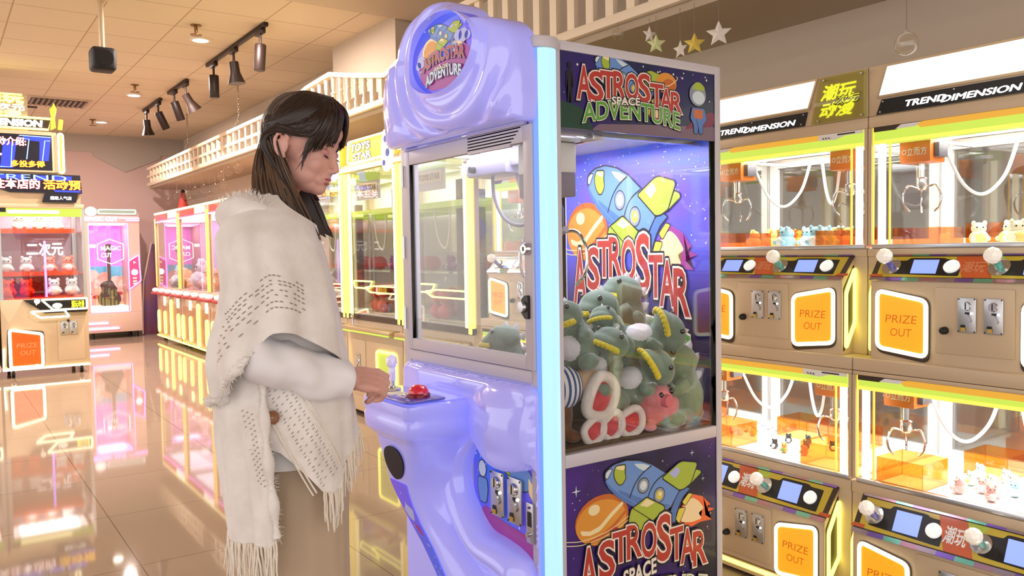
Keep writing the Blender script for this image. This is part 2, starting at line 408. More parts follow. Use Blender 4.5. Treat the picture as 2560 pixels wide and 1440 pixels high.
# ------------------------------------------------------------------ ornaments on strings
def star_mesh(g, c, R, rz, tilt, m=0):
    M = Matrix.Rotation(rz, 3, 'Z') @ Matrix.Rotation(tilt, 3, 'X')
    c = Vector(c); rim = []
    for k in range(10):
        a = PI / 2 + k * PI / 5; r = R if k % 2 == 0 else R * .45
        rim.append(c + M @ Vector((r * math.cos(a), 0, r * math.sin(a))))
    f, bk = c + M @ Vector((0, -R * .28, 0)), c + M @ Vector((0, R * .28, 0))
    for k in range(10):
        g.face((rim[k], rim[(k + 1) % 10], f), m); g.face((rim[(k + 1) % 10], rim[k], bk), m)
M_STRING = mat('ornament_string', '#8a7a66', .7)
SW, SY, SG = mat('white_glitter', '#efe6da', .45), mat('yellow_glitter', '#ecd060', .45), mat('pale_green_glitter', '#dfe6a8', .45)
for (y, z, R, m, rz, lab) in ((2.975, 2.365, .045, SW, .5, 'white hanging star ornament above the purple machine, first of the string'),
    (2.93, 2.31, .05, SG, -.1, 'pale green hanging star ornament, lowest behind the first white star'),
    (2.77, 2.25, .045, SW, -.9, 'small white hanging star turned edge on beside the yellow star'),
    (2.68, 2.258, .052, SY, -.2, 'yellow hanging star ornament above the purple machine'),
    (2.535, 2.272, .06, SW, -.4, 'largest white hanging star ornament, right of the yellow star')):
    t = thing('star_ornament', lab, 'ornament', (2.955, y, z), group='hanging star ornaments')
    g = G(); star_mesh(g, (0, 0, 0), R, rz - .6, 0); g.build('star', m, t, ang=10)
    g = G(); g.cyl((0, 0, R * .9), (0, 0, 2.445 - z), .0016, 5); g.build('string', M_STRING, t)
M_BAUBLE = glass('clear_bauble', (.98, .96, .93, 1), .07, .02)
def bauble(x, y, z, r, lab, top, grp):
    t = thing('glass_bauble', lab, 'ornament', (x, y, z), group=grp)
    g = G(); g.ball((0, 0, 0), r, su=24, sv=16); g.build('bauble', M_BAUBLE, t)
    g = G(); g.lathe([(.0, r * 1.16), (r * .16, r * 1.14), (r * .18, r * .97)], seg=10); g.build('cap', M_ALU, t)
    g = G(); g.cyl((0, 0, r * 1.1), (0, 0, top - z), .0015, 5); g.build('string', M_STRING, t)
bauble(2.6, 1.455, 1.95, .037, 'large clear glass bauble hanging above the lit white sign', CEIL - .05, 'hanging glass baubles')
bauble(2.957, 3.207, 2.42, .03, 'clear glass bauble hanging before the railing, above the purple machine', 2.50, 'hanging glass baubles')
for k, (y, z) in enumerate(((9.58, 2.21), (9.3, 2.235), (8.95, 2.235), (9.5, 2.11), (10.35, 2.12), (9.85, 2.09), (10.75, 2.12), (11.2, 2.09), (11.7, 2.12), (10.1, 2.02), (11.0, 2.0), (12.2, 2.06))):
    bauble(3.04, y * 1.118, 1.3 + (z - 1.3) * 1.118, .055, 'small clear bauble in the cluster above the far game machines', 2.443, 'small clear baubles above the far machines')
# red cone ornament on the wall
t = thing('red_cone_hat', 'red cone with a dark tip standing above the far machines', 'ornament', (3.25, 13.6, 2.0))
g = G(); g.lathe([(.10, 0), (.098, .015), (.03, .30)], seg=20); g.build('cone', mat('red_felt', '#a8322c', .7), t)
g = G(); g.ball((0, 0, .32), .035, su=12, sv=8); g.build('tip', M_BLACK, t)
from mathutils.geometry import delaunay_2d_cdt
# ------------------------------------------------------------------ the purple-white crane game in front
XF, XB, YN, YL = 1.434, 2.222, 1.90, 2.745       # front, back, near side, far side
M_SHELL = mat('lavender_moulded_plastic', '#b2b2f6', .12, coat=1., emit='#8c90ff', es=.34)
M_LED = mat('cyan_white_led_tube', '#3a5a62', .3, emit='#c4f6fd', es=.95)
M_LEDB = mat('blue_led_edge', '#2a3a7a', .3, emit='#7aa6ff', es=.95)
M_NIGHT = vary(mat('printed_night_sky', '#2a1f6a', .35, coat=.15), '#10103a', '#4a2390', 3.0)
M_NIGHTL = vary(mat('backlit_printed_night_sky', '#4a4ad8', .3), '#3a66e4', '#7a4ae0', 2.4)
_b = M_NIGHTL.node_tree.nodes['Principled BSDF']
M_NIGHTL.node_tree.links.new(_b.inputs['Base Color'].links[0].from_socket, _b.inputs['Emission Color']); _b.inputs['Emission Strength'].default_value = .35
M_HEAD = vary(mat('printed_header_sky', '#1d1a4e', .35, coat=.15), '#0e2a3c', '#2c1c6e', 5.0)
def ink(n, c, e=0.): return mat('print_' + n, c, .35, emit=c if e else None, es=e)
def inks(e, s):
    d = dict(red='#b93a34', white='#f3e9e2', black='#161225', green='#5aa03c', blue='#6a94d6', blue2='#4f78c0', pale='#cfe0ea', lime='#a9bd42', yellow='#e0cf52',
             orange='#e0963a', orange2='#c8682e', cream='#f2e0b0', flame='#f7dcae', flame2='#ef6b3e', magenta='#a3409a', navy='#1c2350', grey='#8f97a8', pink='#d07a9a', lav='#b3b8ee', dusk='#7a6478', plum='#7c2850', teal='#174236')
    return {k: mat('print_%s_%s' % (k, s), v, .4, emit=v if e else None, es=e, coat=.12) for k, v in d.items()}
INK_P = inks(0, 'panel'); INK_L = inks(.12, 'lit')
IK = ['red', 'white', 'black', 'green', 'blue', 'blue2', 'pale', 'lime', 'yellow', 'orange', 'orange2', 'cream', 'flame', 'flame2', 'magenta', 'navy', 'grey', 'pink', 'lav', 'dusk', 'plum', 'teal']
def IX(k): return 1 + IK.index(k)          # slot 0 is the background
def ipoly(g, fn, pts, k, w, r=0.012, outline=0.):
    P = rpoly(pts, r) if r else pts
    if outline:
        rim = []; c = Vector((sum(p[0] for p in P) / len(P), sum(p[1] for p in P) / len(P)))
        n = len(P); area = sum(P[i][0] * P[(i + 1) % n][1] - P[(i + 1) % n][0] * P[i][1] for i in range(n))
        for i in range(n):
            t = Vector(P[(i + 1) % n]) - Vector(P[i - 1]); nn = Vector((t.y, -t.x)).normalized() * (1 if area > 0 else -1)
            rim.append((P[i][0] + nn.x * outline, P[i][1] + nn.y * outline))
        bmesh.ops.triangulate(g.bm, faces=[f for f in [g.face([fn(u, v, w - .4) for u, v in rim], IX('black'))] if f])
    bmesh.ops.triangulate(g.bm, faces=[f for f in [g.face([fn(u, v, w) for u, v in P], IX(k))] if f])
def iline(g, fn, pts, k, w, wd=.006, closed=False):
    P = smooth_path([(u, v, 0) for u, v in pts], 5, closed); n = len(P); L = []; R = []
    for i in range(n):
        t = (P[(i + 1) % n] - P[i - 1]) if closed else (P[min(i + 1, n - 1)] - P[max(i - 1, 0)]); q = Vector((-t.y, t.x, 0)).normalized() * wd * .5
        L.append(P[i] + q); R.append(P[i] - q)
    for i in range(n if closed else n - 1):
        j = (i + 1) % n; g.face([fn(p.x, p.y, w) for p in (L[i], L[j], R[j], R[i])], IX(k))
def circ(c, rx, ry=None, n=24, rot=0.):
    ry = ry or rx; out = []
    for k in range(n):
        a = 2 * PI * k / n; x, y = rx * math.cos(a), ry * math.sin(a)
        out.append((c[0] + x * math.cos(rot) - y * math.sin(rot), c[1] + x * math.sin(rot) + y * math.cos(rot)))
    return out
RK = dict(
    body=[(.23, -.075), (.236, -.054), (.253, -.044), (.293, -.029), (.367, -.022), (.449, -.036), (.533, -.068), (.627, -.126), (.722, -.228), (.692, -.262), (.662, -.299), (.61, -.315), (.524, -.287), (.446, -.254), (.378, -.21), (.324, -.177), (.271, -.133), (.239, -.097)],
    rim=[(.239, -.097), (.271, -.133), (.324, -.177), (.378, -.21), (.446, -.254), (.432, -.264), (.364, -.225), (.304, -.184), (.252, -.134), (.229, -.095)],
    nose=[(.233, -.081), (.236, -.059), (.256, -.046), (.276, -.048), (.259, -.07), (.246, -.088)],
    window=[(.286, -.07), (.299, -.037), (.363, -.04), (.353, -.071), (.362, -.103), (.338, -.129), (.318, -.128), (.295, -.102)],
    white1=[(.414, -.044), (.477, -.054), (.533, -.076), (.48, -.09), (.442, -.069)],
    finTop=[(.605, -.146), (.716, -.093), (.746, -.087), (.842, -.108), (.85, -.118), (.838, -.143), (.803, -.207), (.753, -.225), (.722, -.225)],
    finTop2=[(.803, -.207), (.846, -.144), (.877, -.155), (.881, -.167), (.799, -.212)],
    finWin=[(.652, -.133), (.705, -.105), (.731, -.13), (.693, -.164)],
    finBot=[(.496, -.222), (.61, -.286), (.617, -.301), (.53, -.346), (.473, -.376), (.379, -.356), (.38, -.305), (.394, -.262), (.436, -.247)],
    ring=[(.722, -.236), (.768, -.222), (.799, -.233), (.752, -.263), (.722, -.3), (.699, -.343), (.691, -.384), (.661, -.378), (.661, -.325), (.692, -.273)],
    noz1=[(.744, -.293), (.791, -.256), (.818, -.264), (.767, -.314)], noz2=[(.698, -.37), (.721, -.321), (.767, -.325), (.721, -.396)],
    flame=[(.74, -.314), (.814, -.264), (.892, -.29), (.955, -.345), (.923, -.352), (.985, -.372), (.907, -.388), (.965, -.425), (.875, -.42), (.812, -.432), (.728, -.403), (.70, -.378)],
    flame2=[(.75, -.32), (.813, -.28), (.86, -.305), (.907, -.355), (.859, -.37), (.891, -.404), (.812, -.409), (.743, -.395), (.72, -.37)])
def rocket(g, fn, w, hot):
    o = .006
    ipoly(g, fn, RK['flame'], 'flame2' if hot else 'magenta', w, .01); ipoly(g, fn, RK['flame2'], 'flame', w + 1, .02)
    for n in ('noz1', 'noz2'): ipoly(g, fn, RK[n], 'yellow', w + 2, .008, .004)
    ipoly(g, fn, RK['ring'], 'blue2', w + 3, .008, o)
    ipoly(g, fn, RK['finTop2'], 'lime', w + 3.2, .006, o)
    ipoly(g, fn, RK['body'], 'blue', w + 4, .012, o); ipoly(g, fn, RK['rim'], 'blue2', w + 5, .006)
    ipoly(g, fn, [(.31, -.15), (.42, -.20), (.53, -.25), (.66, -.29), (.61, -.312), (.524, -.284), (.446, -.25), (.378, -.206), (.324, -.173)], 'blue2', w + 4.6, .01)
    ipoly(g, fn, RK['nose'], 'pale', w + 6, .006, .004); ipoly(g, fn, RK['window'], 'lime', w + 6, .015, .005); ipoly(g, fn, RK['white1'], 'pale', w + 6, .01)
    ipoly(g, fn, [(.300, -.05), (.303, -.04), (.355, -.042), (.35, -.066)], 'cream', w + 6.5, .008)
    iline(g, fn, [(.53, -.072), (.469, -.101), (.42, -.144), (.385, -.204)], 'black', w + 6); iline(g, fn, [(.623, -.126), (.561, -.154), (.525, -.189), (.503, -.228)], 'black', w + 6)
    for c, k in (((.476, -.16), 'pale'), ((.583, -.226), 'yellow')):
        ipoly(g, fn, circ(c, .035), 'grey', w + 7, 0, .004); ipoly(g, fn, circ(c, .023), k, w + 8, 0)
        ipoly(g, fn, circ((c[0] + .004, c[1] + .004), .009), 'white', w + 9, 0)
    ipoly(g, fn, RK['finTop'], 'lime', w + 7, .01, o); ipoly(g, fn, RK['finWin'], 'lav', w + 8, .006)
    ipoly(g, fn, RK['finBot'], 'lime', w + 8, .012, o); iline(g, fn, [(.405, -.258), (.537, -.345)], 'black', w + 9, .004)
    ipoly(g, fn, [(.496, -.228), (.55, -.256), (.50, -.27), (.45, -.252)], 'cream', w + 9, .005)
def planet(g, fn, w):
    c = (.215, -.275); R = Matrix.Rotation(0, 2)
    ipoly(g, fn, circ(c, .165, .118), 'orange2', w, 0); ipoly(g, fn, circ((.21, -.285), .155, .105), 'orange', w + 1, 0)
    ipoly(g, fn, [(.08, -.30), (.14, -.315), (.2, -.30), (.27, -.25), (.34, -.21), (.35, -.225), (.27, -.275), (.2, -.325), (.14, -.335), (.09, -.325)], 'cream', w + 2, .01)
    ipoly(g, fn, [(.13, -.36), (.2, -.345), (.28, -.31), (.36, -.255), (.365, -.27), (.29, -.325), (.21, -.365), (.15, -.375)], 'orange2', w + 2, .01)
    ipoly(g, fn, circ((.165, -.22), .035, .025), 'cream', w + 2, 0)
    for dv in (0, -.018): iline(g, fn, [(.0, -.335 + dv), (.1, -.35 + dv), (.25, -.335 + dv), (.38, -.29 + dv)], 'cream', w + 3, .004)
    ipoly(g, fn, circ((.293, -.352), .027, .027), 'red', w + 4, 0); ipoly(g, fn, circ((.286, -.344), .007), 'white', w + 5, 0)
def stars(g, fn, w, n, U0, U1, V0, V1, seed=1):
    rr = random.Random(seed)
    for _ in range(n):
        u, v = rr.uniform(U0, U1), rr.uniform(V0, V1); r = rr.choice((.0016, .002, .003, .004))
        ipoly(g, fn, circ((u, v), r, n=6), 'white', w, 0)
def sparkle(g, fn, w, u, v, r):
    ipoly(g, fn, [(u, v + r), (u + r * .14, v + r * .14), (u + r, v), (u + r * .14, v - r * .14), (u, v - r), (u - r * .14, v - r * .14), (u - r, v), (u - r * .14, v + r * .14)], 'pale', w, 0)
def fat(g, fn, ch, u0, u1, v0, v1, col, w, edge='white', lean=0.):
    wp = (lambda u, v, s, t: (u + lean * (t - .5) * (u1 - u0), v)) if lean else None
    for off, k, dw in ((.085, 'black', 0), (.052, edge, 1), (.02, col, 2)):
        put_text(g, ch, fn, u0, u1, v0, v1, w + dw, IX(k), off=off, base=.02, warp=None)
LET = [('A', .07, .18, -.385, -.62), ('S', .185, .285, -.375, -.555), ('T', .27, .375, -.35, -.50), ('R', .36, .46, -.335, -.50), ('O', .455, .56, -.345, -.52), ('S', .56, .66, -.325, -.56), ('T', .65, .745, -.41, -.575), ('A', .725, .825, -.43, -.605), ('R', .815, .92, -.46, -.64)]
def big_title(g, fn, w):
    for i, (c, a, b_, t, bo) in enumerate(LET): fat(g, fn, c, a, b_, bo, t, 'red', w + .01 * i)
    for q in ((.405, -.375), (.865, -.51)): ipoly(g, fn, circ(q, .014, .02), 'black', w + 4, 0); ipoly(g, fn, circ((q[0] + .003, q[1] + .006), .005), 'white', w + 5, 0)
    arch = lambda u, v, s, t: (u, v + .05 * (1 - (2 * s - 1) ** 2) - .05 * s)
    for off, k, dw in ((.085, 'black', 4), (.052, 'white', 5), (.02, 'green', 6)):
        put_text(g, 'ADVENTURE', fn, .10, .92, -.86, -.66, w + dw, IX(k), off=off, base=.02, warp=arch)
    for off, k, dw in ((.10, 'black', 7), (.03, 'white', 8)):
        put_text(g, 'SPACE', fn, .335, .555, -.625, -.545, w + dw, IX(k), off=off, base=.03, warp=lambda u, v, s, t: (u, v + .02 * s))
def ring_world(g, fn, w, W):
    pass
claw_game = thing('crane_game', 'tall lavender and white crane game with cloud shaped top and rocket pictures', 'claw machine', (0, 0, 0))
def bz(x0, x1, y0, y1, z0, z1, nm, m, b=.004, par=None):
    g = G(); g.box(x0, x1, y0, y1, z0, z1, bev=b); return g.build(nm, m, par or claw_game)
# --- cabinet frame: posts and rails in one painted shell
g = G()
xs, zs = (1.523, 2.194), (.645, .685, 1.888, 1.917)
for y0, y1 in ((YN, YN + .03), (YL - .03, YL)):
    g.box(1.463, 1.523 if y0 == YN else 1.485, y0, y1, .05, 1.912, bev=.003); g.box(2.194, XB, y0, y1, .05, 1.912, bev=.003)
    g.box(1.523, 2.194, y0, y1, .645, .685, bev=.003); g.box(1.523, 2.194, y0, y1, 1.888, 1.912, bev=.003); g.box(1.523, 2.194, y0, y1, .05, .10, bev=.003)
g.box(1.44, XB, YN, YL, 1.905, 1.917, bev=.004)
g.box(XB - .02, XB, YN + .03, YL - .03, .05, 1.905)
g.box(XF, XF + .05, YN + .012, YN + .052, .05, 1.905, bev=.003); g.box(XF, XF + .05, YL - .045, YL, .05, 1.905, bev=.003)
g.box(XF, XF + .05, YN + .04, YL - .04, 1.672, 1.905)
g.box(XF - .004, XF + .05, YN + .04, YL - .04, .907, .945, bev=.004)
g.box(XF + .005, XF + .05, YN + .04, YL - .04, .05, .907)
for k in range(7): g.box(XF - .012, XF, YN + .05 + .012 * k, YN + .36, 1.669 - .0095 * k, 1.6765 - .0095 * k, bev=.002)
g.build('frame', M_FRAME, claw_game)
g = G(); g.box(1.46, 2.20, YN + .03, YL - .03, .66, .695); g.build('play_floor', mat('play_field_board', '#5a4634', .6), claw_game)
g = G(); g.box(1.47, 2.20, YN + .03, YL - .03, 1.69, 1.70); g.build('inner_ceiling', M_WHITE, claw_game)
g = G(); g.box(1.6, 2.1, YN + .08, YN + .11, 1.678, 1.689); g.build('inner_light', mat('cabinet_led_bar', '#ffffff', .4, emit='#f2ecff', es=5.), claw_game); g = G(); g.box(1.6, 2.1, YL - .11, YL - .08, 1.678, 1.689); g.build('inner_light', mat('cabinet_led_bar', '#ffffff'), claw_game)
for i in range(4): bz(*((1.47, 1.52) if i % 2 else (2.14, 2.19)), *((YN + .04, YN + .09) if i < 2 else (YL - .09, YL - .04)), 0, .052, 'foot', M_BLACK)
# led column on the near front corner
g = G(); prof = [(1.470 + .036 * math.cos(a), 1.906 - .026 * math.sin(a)) for a in np.linspace(-.25, PI + .25, 13)]
g.prism(prof, lambda u, v, w: (u, v, w), .05, 1.882); g.build('led_column', M_LED, claw_game)
g = G(); prof2 = [(1.470 + .041 * math.cos(a), 1.9075 - .019 * math.sin(a)) for a in np.linspace(-.3, PI + .3, 13)]
g.prism(prof2, lambda u, v, w: (u, v, w), .05, 1.884); g.build('led_column_edge', M_LEDB, claw_game)
g = G(); g.prism([(1.470 + .046 * math.cos(a), 1.906 - .030 * math.sin(a)) for a in np.linspace(-.3, PI + .3, 13)], lambda u, v, w: (u, v, w), 1.883, 1.917, bev=.006); g.build('led_column_cap', M_FRAME, claw_game)
# --- side: header picture, big window, lower picture
def fside(sc_=1., u0=1.524, v0=.645): return lambda u, v, w: (u0 + u * sc_, YN + .004 - .0006 - w * .00022, v0 + v * sc_)
g = G(); f = fside(1., 1.523, 1.663); g.box(1.523, 2.194, YN + .004, YN + .012, 1.663, 1.888, 0)
S = .671
ipoly(g, f, [(.12, 0), (.671, 0), (.671, .05), (.5, .04), (.3, .03), (.15, .02)], 'dusk', 1, .01); ipoly(g, f, [(.52, .03), (.671, .05), (.671, .10), (.60, .085)], 'plum', 1.1, .02)
ipoly(g, f, [(0, .0), (.13, .0), (.09, .06), (.03, .075), (0, .08)], 'teal', 1.2, .01)
stars(g, f, 1.4, 40, .01, .66, .09, .215, 3)
mini = lambda s_, du, dv: (lambda u, v, w: f(u * s_ + du, v * s_ + dv, w * .6 + 2))
g2f = mini(.46, .03, .245)
rocket(g, g2f, 0, True)
ipoly(g, f, circ((.44, .172), .046, .034), 'orange', 9, 0); ipoly(g, f, circ((.452, .165), .03, .022), 'orange2', 9.5, 0); iline(g, f, [(.40, .16), (.45, .165), (.49, .19), (.485, .198)], 'cream', 10, .003)
# a grey alien outline on the left and a small space-suited figure on the right
ipoly(g, f, circ((.036, .185), .008, .0105), 'black', 9, 0)
ipoly(g, f, [(.030, .172), (.042, .172), (.048, .165), (.052, .12), (.048, .12), (.044, .15), (.043, .125), (.046, .075), (.039, .075), (.036, .115), (.033, .075), (.026, .075), (.029, .125), (.028, .15), (.024, .12), (.02, .12), (.024, .165)], 'black', 9, 0)
ipoly(g, f, circ((.588, .150), .040, .038), 'grey', 9, 0, .002); ipoly(g, f, [(.562, .165), (.575, .19), (.60, .192), (.622, .176), (.62, .165)], 'lime', 9.5, .01); ipoly(g, f, circ((.592, .14), .030, .022), 'pale', 10, 0)
ipoly(g, f, [(.56, .105), (.62, .105), (.63, .07), (.612, .05), (.61, .02), (.595, .02), (.59, .045), (.585, .02), (.57, .02), (.567, .05), (.552, .07)], 'blue2', 9, .006, .002); ipoly(g, f, [(.565, .10), (.612, .10), (.61, .07), (.57, .07)], 'orange2', 10, .004)
HL = [('A', .063, .118, .19, .088), ('S', .11, .168, .178, .088), ('T', .155, .22, .183, .10), ('R', .208, .262, .187, .10), ('O', .258, .315, .187, .105), ('S', .312, .367, .192, .10), ('T', .365, .425, .166, .09), ('A', .41, .465, .155, .085), ('R', .458, .512, .148, .078)]
for i, (c, a, b_, t, bo) in enumerate(HL): fat(g, f, c, a, b_, bo, t, 'red', 12 + .01 * i)
for off, k, dw in ((.085, 'black', 15), (.052, 'white', 16), (.02, 'green', 17)):
    put_text(g, 'ADVENTURE', f, .083, .50, .018, .075, dw, IX(k), off=off, base=.02, warp=lambda u, v, s, t: (u, v + .022 * (1 - (2 * s - 1) ** 2) + .006 * s))
for off, k, dw in ((.10, 'black', 18), (.03, 'white', 19)):
    put_text(g, 'SPACE', f, .20, .32, .083, .108, dw, IX(k), off=off, base=.03, warp=lambda u, v, s, t: (u, v + .006 * s))
g.build('header_picture', [M_HEAD] + [INK_P[k] for k in IK], claw_game, flat=True, merge=False)
bz(1.523, 2.194, YN + .012, YN + .017,   .685, 1.663, 'side_window', glass('bright_side_glass', (.97, .98, .98, 1), .035), 0)
bz(1.485, 2.194, YL - .017, YL - .012, .685, 1.905, 'side_window', M_GLASS, 0)
g = G(); f = fside(.669, 1.524, .645); g.box(1.523, 2.194, YN + .004, YN + .012, .10, .645, 0)
stars(g, f, 1, 70, .02, .98, -.7, -.02, 5); sparkle(g, f, 2, .06, -.115, .028); sparkle(g, f, 2, .82, -.055, .018); sparkle(g, f, 2, .9, -.2, .014)
planet(g, f, 3); rocket(g, f, 9, True)
big_title(g, f, 22)
g.build('lower_picture', [M_NIGHT] + [INK_P[k] for k in IK], claw_game, flat=True, merge=False)
bz(1.523, 2.194, YL - .012, YL - .004, .10, .645, 'far_side_panel', M_NIGHT, 0)
# printed picture on the inside of the back, lit by the cabinet
WB = YL - YN - .05
fb = lambda u, v, w: (XB - .024 - w * .0002, YL - .025 - u * WB, 1.69 + v * WB)
g = G(); g.box(XB - .023, XB - .021, YN + .03, YL - .03, .70, 1.69, 0)
stars(g, fb, 1, 170, .02, .98, -.5, -.01, 8)
fb2 = lambda u, v, w: fb(.02 + (u - .06) * .98, v * 1.28 - .045, w)
planet(g, fb2, 3); rocket(g, fb2, 9, False)
fb3 = lambda u, v, w: fb(.0 + u * .96, -.415 + (v + .325) * 1.22, w)
big_title(g, fb3, 22)
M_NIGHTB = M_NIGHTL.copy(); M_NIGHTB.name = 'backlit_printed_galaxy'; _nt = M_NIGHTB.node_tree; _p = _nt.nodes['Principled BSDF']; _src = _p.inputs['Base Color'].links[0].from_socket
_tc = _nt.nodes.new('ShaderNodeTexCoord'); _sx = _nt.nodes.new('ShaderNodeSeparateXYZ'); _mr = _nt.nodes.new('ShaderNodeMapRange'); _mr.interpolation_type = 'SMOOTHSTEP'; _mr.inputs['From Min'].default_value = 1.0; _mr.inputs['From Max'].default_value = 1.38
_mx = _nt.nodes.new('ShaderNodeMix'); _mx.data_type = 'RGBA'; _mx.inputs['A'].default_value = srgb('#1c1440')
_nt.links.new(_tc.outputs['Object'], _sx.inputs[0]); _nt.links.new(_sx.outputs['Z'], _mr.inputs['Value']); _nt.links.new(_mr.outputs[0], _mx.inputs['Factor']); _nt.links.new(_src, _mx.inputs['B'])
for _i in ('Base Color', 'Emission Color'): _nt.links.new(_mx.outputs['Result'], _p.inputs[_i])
g.build('back_picture', [M_NIGHTB] + [INK_L[k] for k in IK], claw_game, flat=True, merge=False)
# --- front door with its window
door = None
g = G()
for (y0, y1, z0, z1) in ((YN + .016, YN + .056, .948, 1.668), (YL - .085, YL - .046, .948, 1.668)): g.box(XF - .012, XF + .012, y0, y1, z0, z1, bev=.003)
for (z0, z1) in ((.948, .988), (1.618, 1.668)): g.box(XF - .012, XF + .012, YN + .056, YL - .085, z0, z1, bev=.003)
door = g.build('front_door', M_FRAME, claw_game)
bz(XF - .003, XF + .002, YN + .056, YL - .085, .988, 1.618, 'door_window', M_GLASS, 0, door)
g = G(); g.lathe([(.0, .018), (.014, .018), (.018, .012), (.018, 0)], (XF - .012, 1.937, 1.306), Matrix.Rotation(-PI / 2, 3, 'Y'), 20); g.box(XF - .032, XF - .029, 1.9355, 1.9385, 1.300, 1.312, 1); g.build('door_lock', [M_CHROME, M_BLACK], door)
g = G(); g.prism(rpoly([(1.93, 1.10), (1.945, 1.10), (1.965, 1.12), (1.965, 1.155), (1.945, 1.17), (1.93, 1.17)], .012), lambda u, v, w: (w, u, v), XF - .022, XF - .012, 1)
g.lathe([(.0, .022), (.016, .02), (.018, .01), (.008, .009)], (XF - .012, 1.955, 1.135), Matrix.Rotation(-PI / 2, 3, 'Y'), 16); g.build('door_latch', [M_ALU, M_BLACK], door)
g = G()
for k in range(3): g.cyl((XF - .016, YL - .04, 1.02 + .26 * k), (XF - .016, YL - .04, 1.1 + .26 * k), .006, 8)
g.build('door_hinge', M_ALU, door)
# --- cloud header
OUT = [(2.60, 1.668), (2.638, 1.70), (2.66, 1.76), (2.668, 1.83), (2.652, 1.91), (2.605, 1.955), (2.545, 1.972), (2.50, 2.035), (2.415, 2.085), (2.30, 2.112), (2.19, 2.105), (2.09, 2.07), (2.025, 2.02), (1.985, 1.968), (1.94, 1.985), (1.885, 1.978), (1.83, 1.945), (1.79, 1.905), (1.775, 1.85), (1.772, 1.76), (1.778, 1.69), (1.80, 1.668)]
sx = lambda y: 2.33 + (y - 2.22) * .93 + .0

CY, CZ, AY, AZ = 2.212, 1.912, .202, .120
def hitR(th):
    d = (math.cos(th), math.sin(th)); best = .3
    n = len(OUTS)
    for i in range(n):
        (x1, y1), (x2, y2) = OUTS[i], OUTS[(i + 1) % n]; ex, ey = x2 - x1, y2 - y1; det = -d[0] * ey + d[1] * ex
        if abs(det) < 1e-12: continue
        px, py = x1 - CY, y1 - CZ; t = (-px * ey + py * ex) / det; s_ = (d[0] * py - d[1] * px) / det
        if t > 0 and -1e-6 <= s_ <= 1 + 1e-6: best = t
    return best
LOBES = [[(2.655, 1.70), (2.668, 1.76), (2.668, 1.83), (2.650, 1.90), (2.605, 1.945), (2.538, 1.955)], [(2.538, 1.955), (2.50, 2.02), (2.415, 2.075), (2.30, 2.103), (2.19, 2.098), (2.09, 2.062), (2.02, 2.005), (1.978, 1.945)],
         [(1.978, 1.945), (1.945, 1.978), (1.895, 1.982), (1.845, 1.963), (1.80, 1.925), (1.778, 1.86), (1.772, 1.76), (1.776, 1.70)]]
OUTS = []
for lb in LOBES: OUTS += [(p.x, p.y) for p in smooth_path([(y, z, 0) for y, z in lb], 6)][:-1]
OUTS += rpoly([(1.776, 1.70), (1.777, 1.668), (2.655, 1.668), (2.655, 1.70)], .03)[3:-3]
OUTS = [(1.897 + (y - 1.772) * .925, 1.675 + (z - 1.668) * .985) for y, z in OUTS]
NT, NR = 300, 44; P = []
HDX = .215
for i in range(NT):
    th = 2 * PI * i / NT; R = hitR(th); r0 = 1 / math.sqrt((math.cos(th) / AY) ** 2 + (math.sin(th) / AZ) ** 2); row = []
    for j in range(NR + 1):
        t = j / NR; r = lerp(r0, R, t); y, z = CY + r * math.cos(th), CZ + r * math.sin(th)
        h = .05 + .085 * (1 - t ** 3.0) ** .5
        e = math.hypot((y - CY) / 1.25, z - CZ)
        sw = .012 * math.sin(th * 1.0 + .6)
        for rk, dp, wd in ((.172, .016, .014), (.236, .018, .016), (.30, .016, .016)):
            q = (e + sw - rk); h -= dp * math.exp(-(q / wd) ** 2) * (1 if rk > .2 else .8) * sstep(0, .15, 1 - t); h -= .010 * sstep(-.03, .03, q) * (1 - t)
        h += .016 * math.exp(-(t / .05) ** 2)
        row.append((XF - max(h, .055 * (1 if t < 1 else 1)), y, z))
    row.append((XF - .04, *(CY + (R) * math.cos(th), CZ + R * math.sin(th)))); row.append((XF + .01, CY + R * 1.0 * math.cos(th), CZ + R * math.sin(th)))
    row.insert(0, (XF - .115, CY + r0 * .985 * math.cos(th), CZ + r0 * .985 * math.sin(th)))
    P.append(row)
g = G(); V = g.grid(P, cu=True)
g.bm.faces.new([r[-1] for r in V]); g.build('cloud_header', M_SHELL, claw_game, ang=60, recalc=True)
g = G(); fd0 = lambda u, v, w: (XF - .122 - w * .0003, CY - u, CZ + v)
fd = lambda u, v, w: fd0(u * 1.2, v * .94, w)
E0 = circ((0, 0), AY, AZ, 64)
g.prism(E0, lambda u, v, w: (XF - w, CY - u, CZ + v), .08, .122, 0)
ipoly(g, fd, [(-.13, -.02), (-.10, .0), (-.06, -.01), (.05, -.005), (.10, .01), (.13, -.01), (.12, -.06), (.06, -.11), (-.06, -.11), (-.12, -.07)], 'magenta', 1, .02)
fm = lambda u, v, w: fd((u - .5) * .28, (v + .5) * .28 - .02, 2 + w * .35)
ipoly(g, fm, circ((.26, -.34), .15), 'cream', 0, 0); ipoly(g, fm, circ((.27, -.35), .13), 'orange', .5, 0)
fm2 = lambda u, v, w: fd((u - .52) * .26, (v + .22) * .26 + .055, 3 + w * .35)
rocket(g, fm2, 0, False)
for (u, v, r) in ((.10, .035, .022), (.075, .04, .018), (.12, .03, .014), (-.115, .0, .02), (-.13, -.01, .014), (.055, .01, .016)): ipoly(g, fd, circ((u, v), r), 'lav', 7, 0)
stars(g, fd, 7, 30, -.12, .12, -.09, .11, 4)
arc = lambda u, v, s, t: (u, v + .018 * (1 - (2 * s - 1) ** 2))
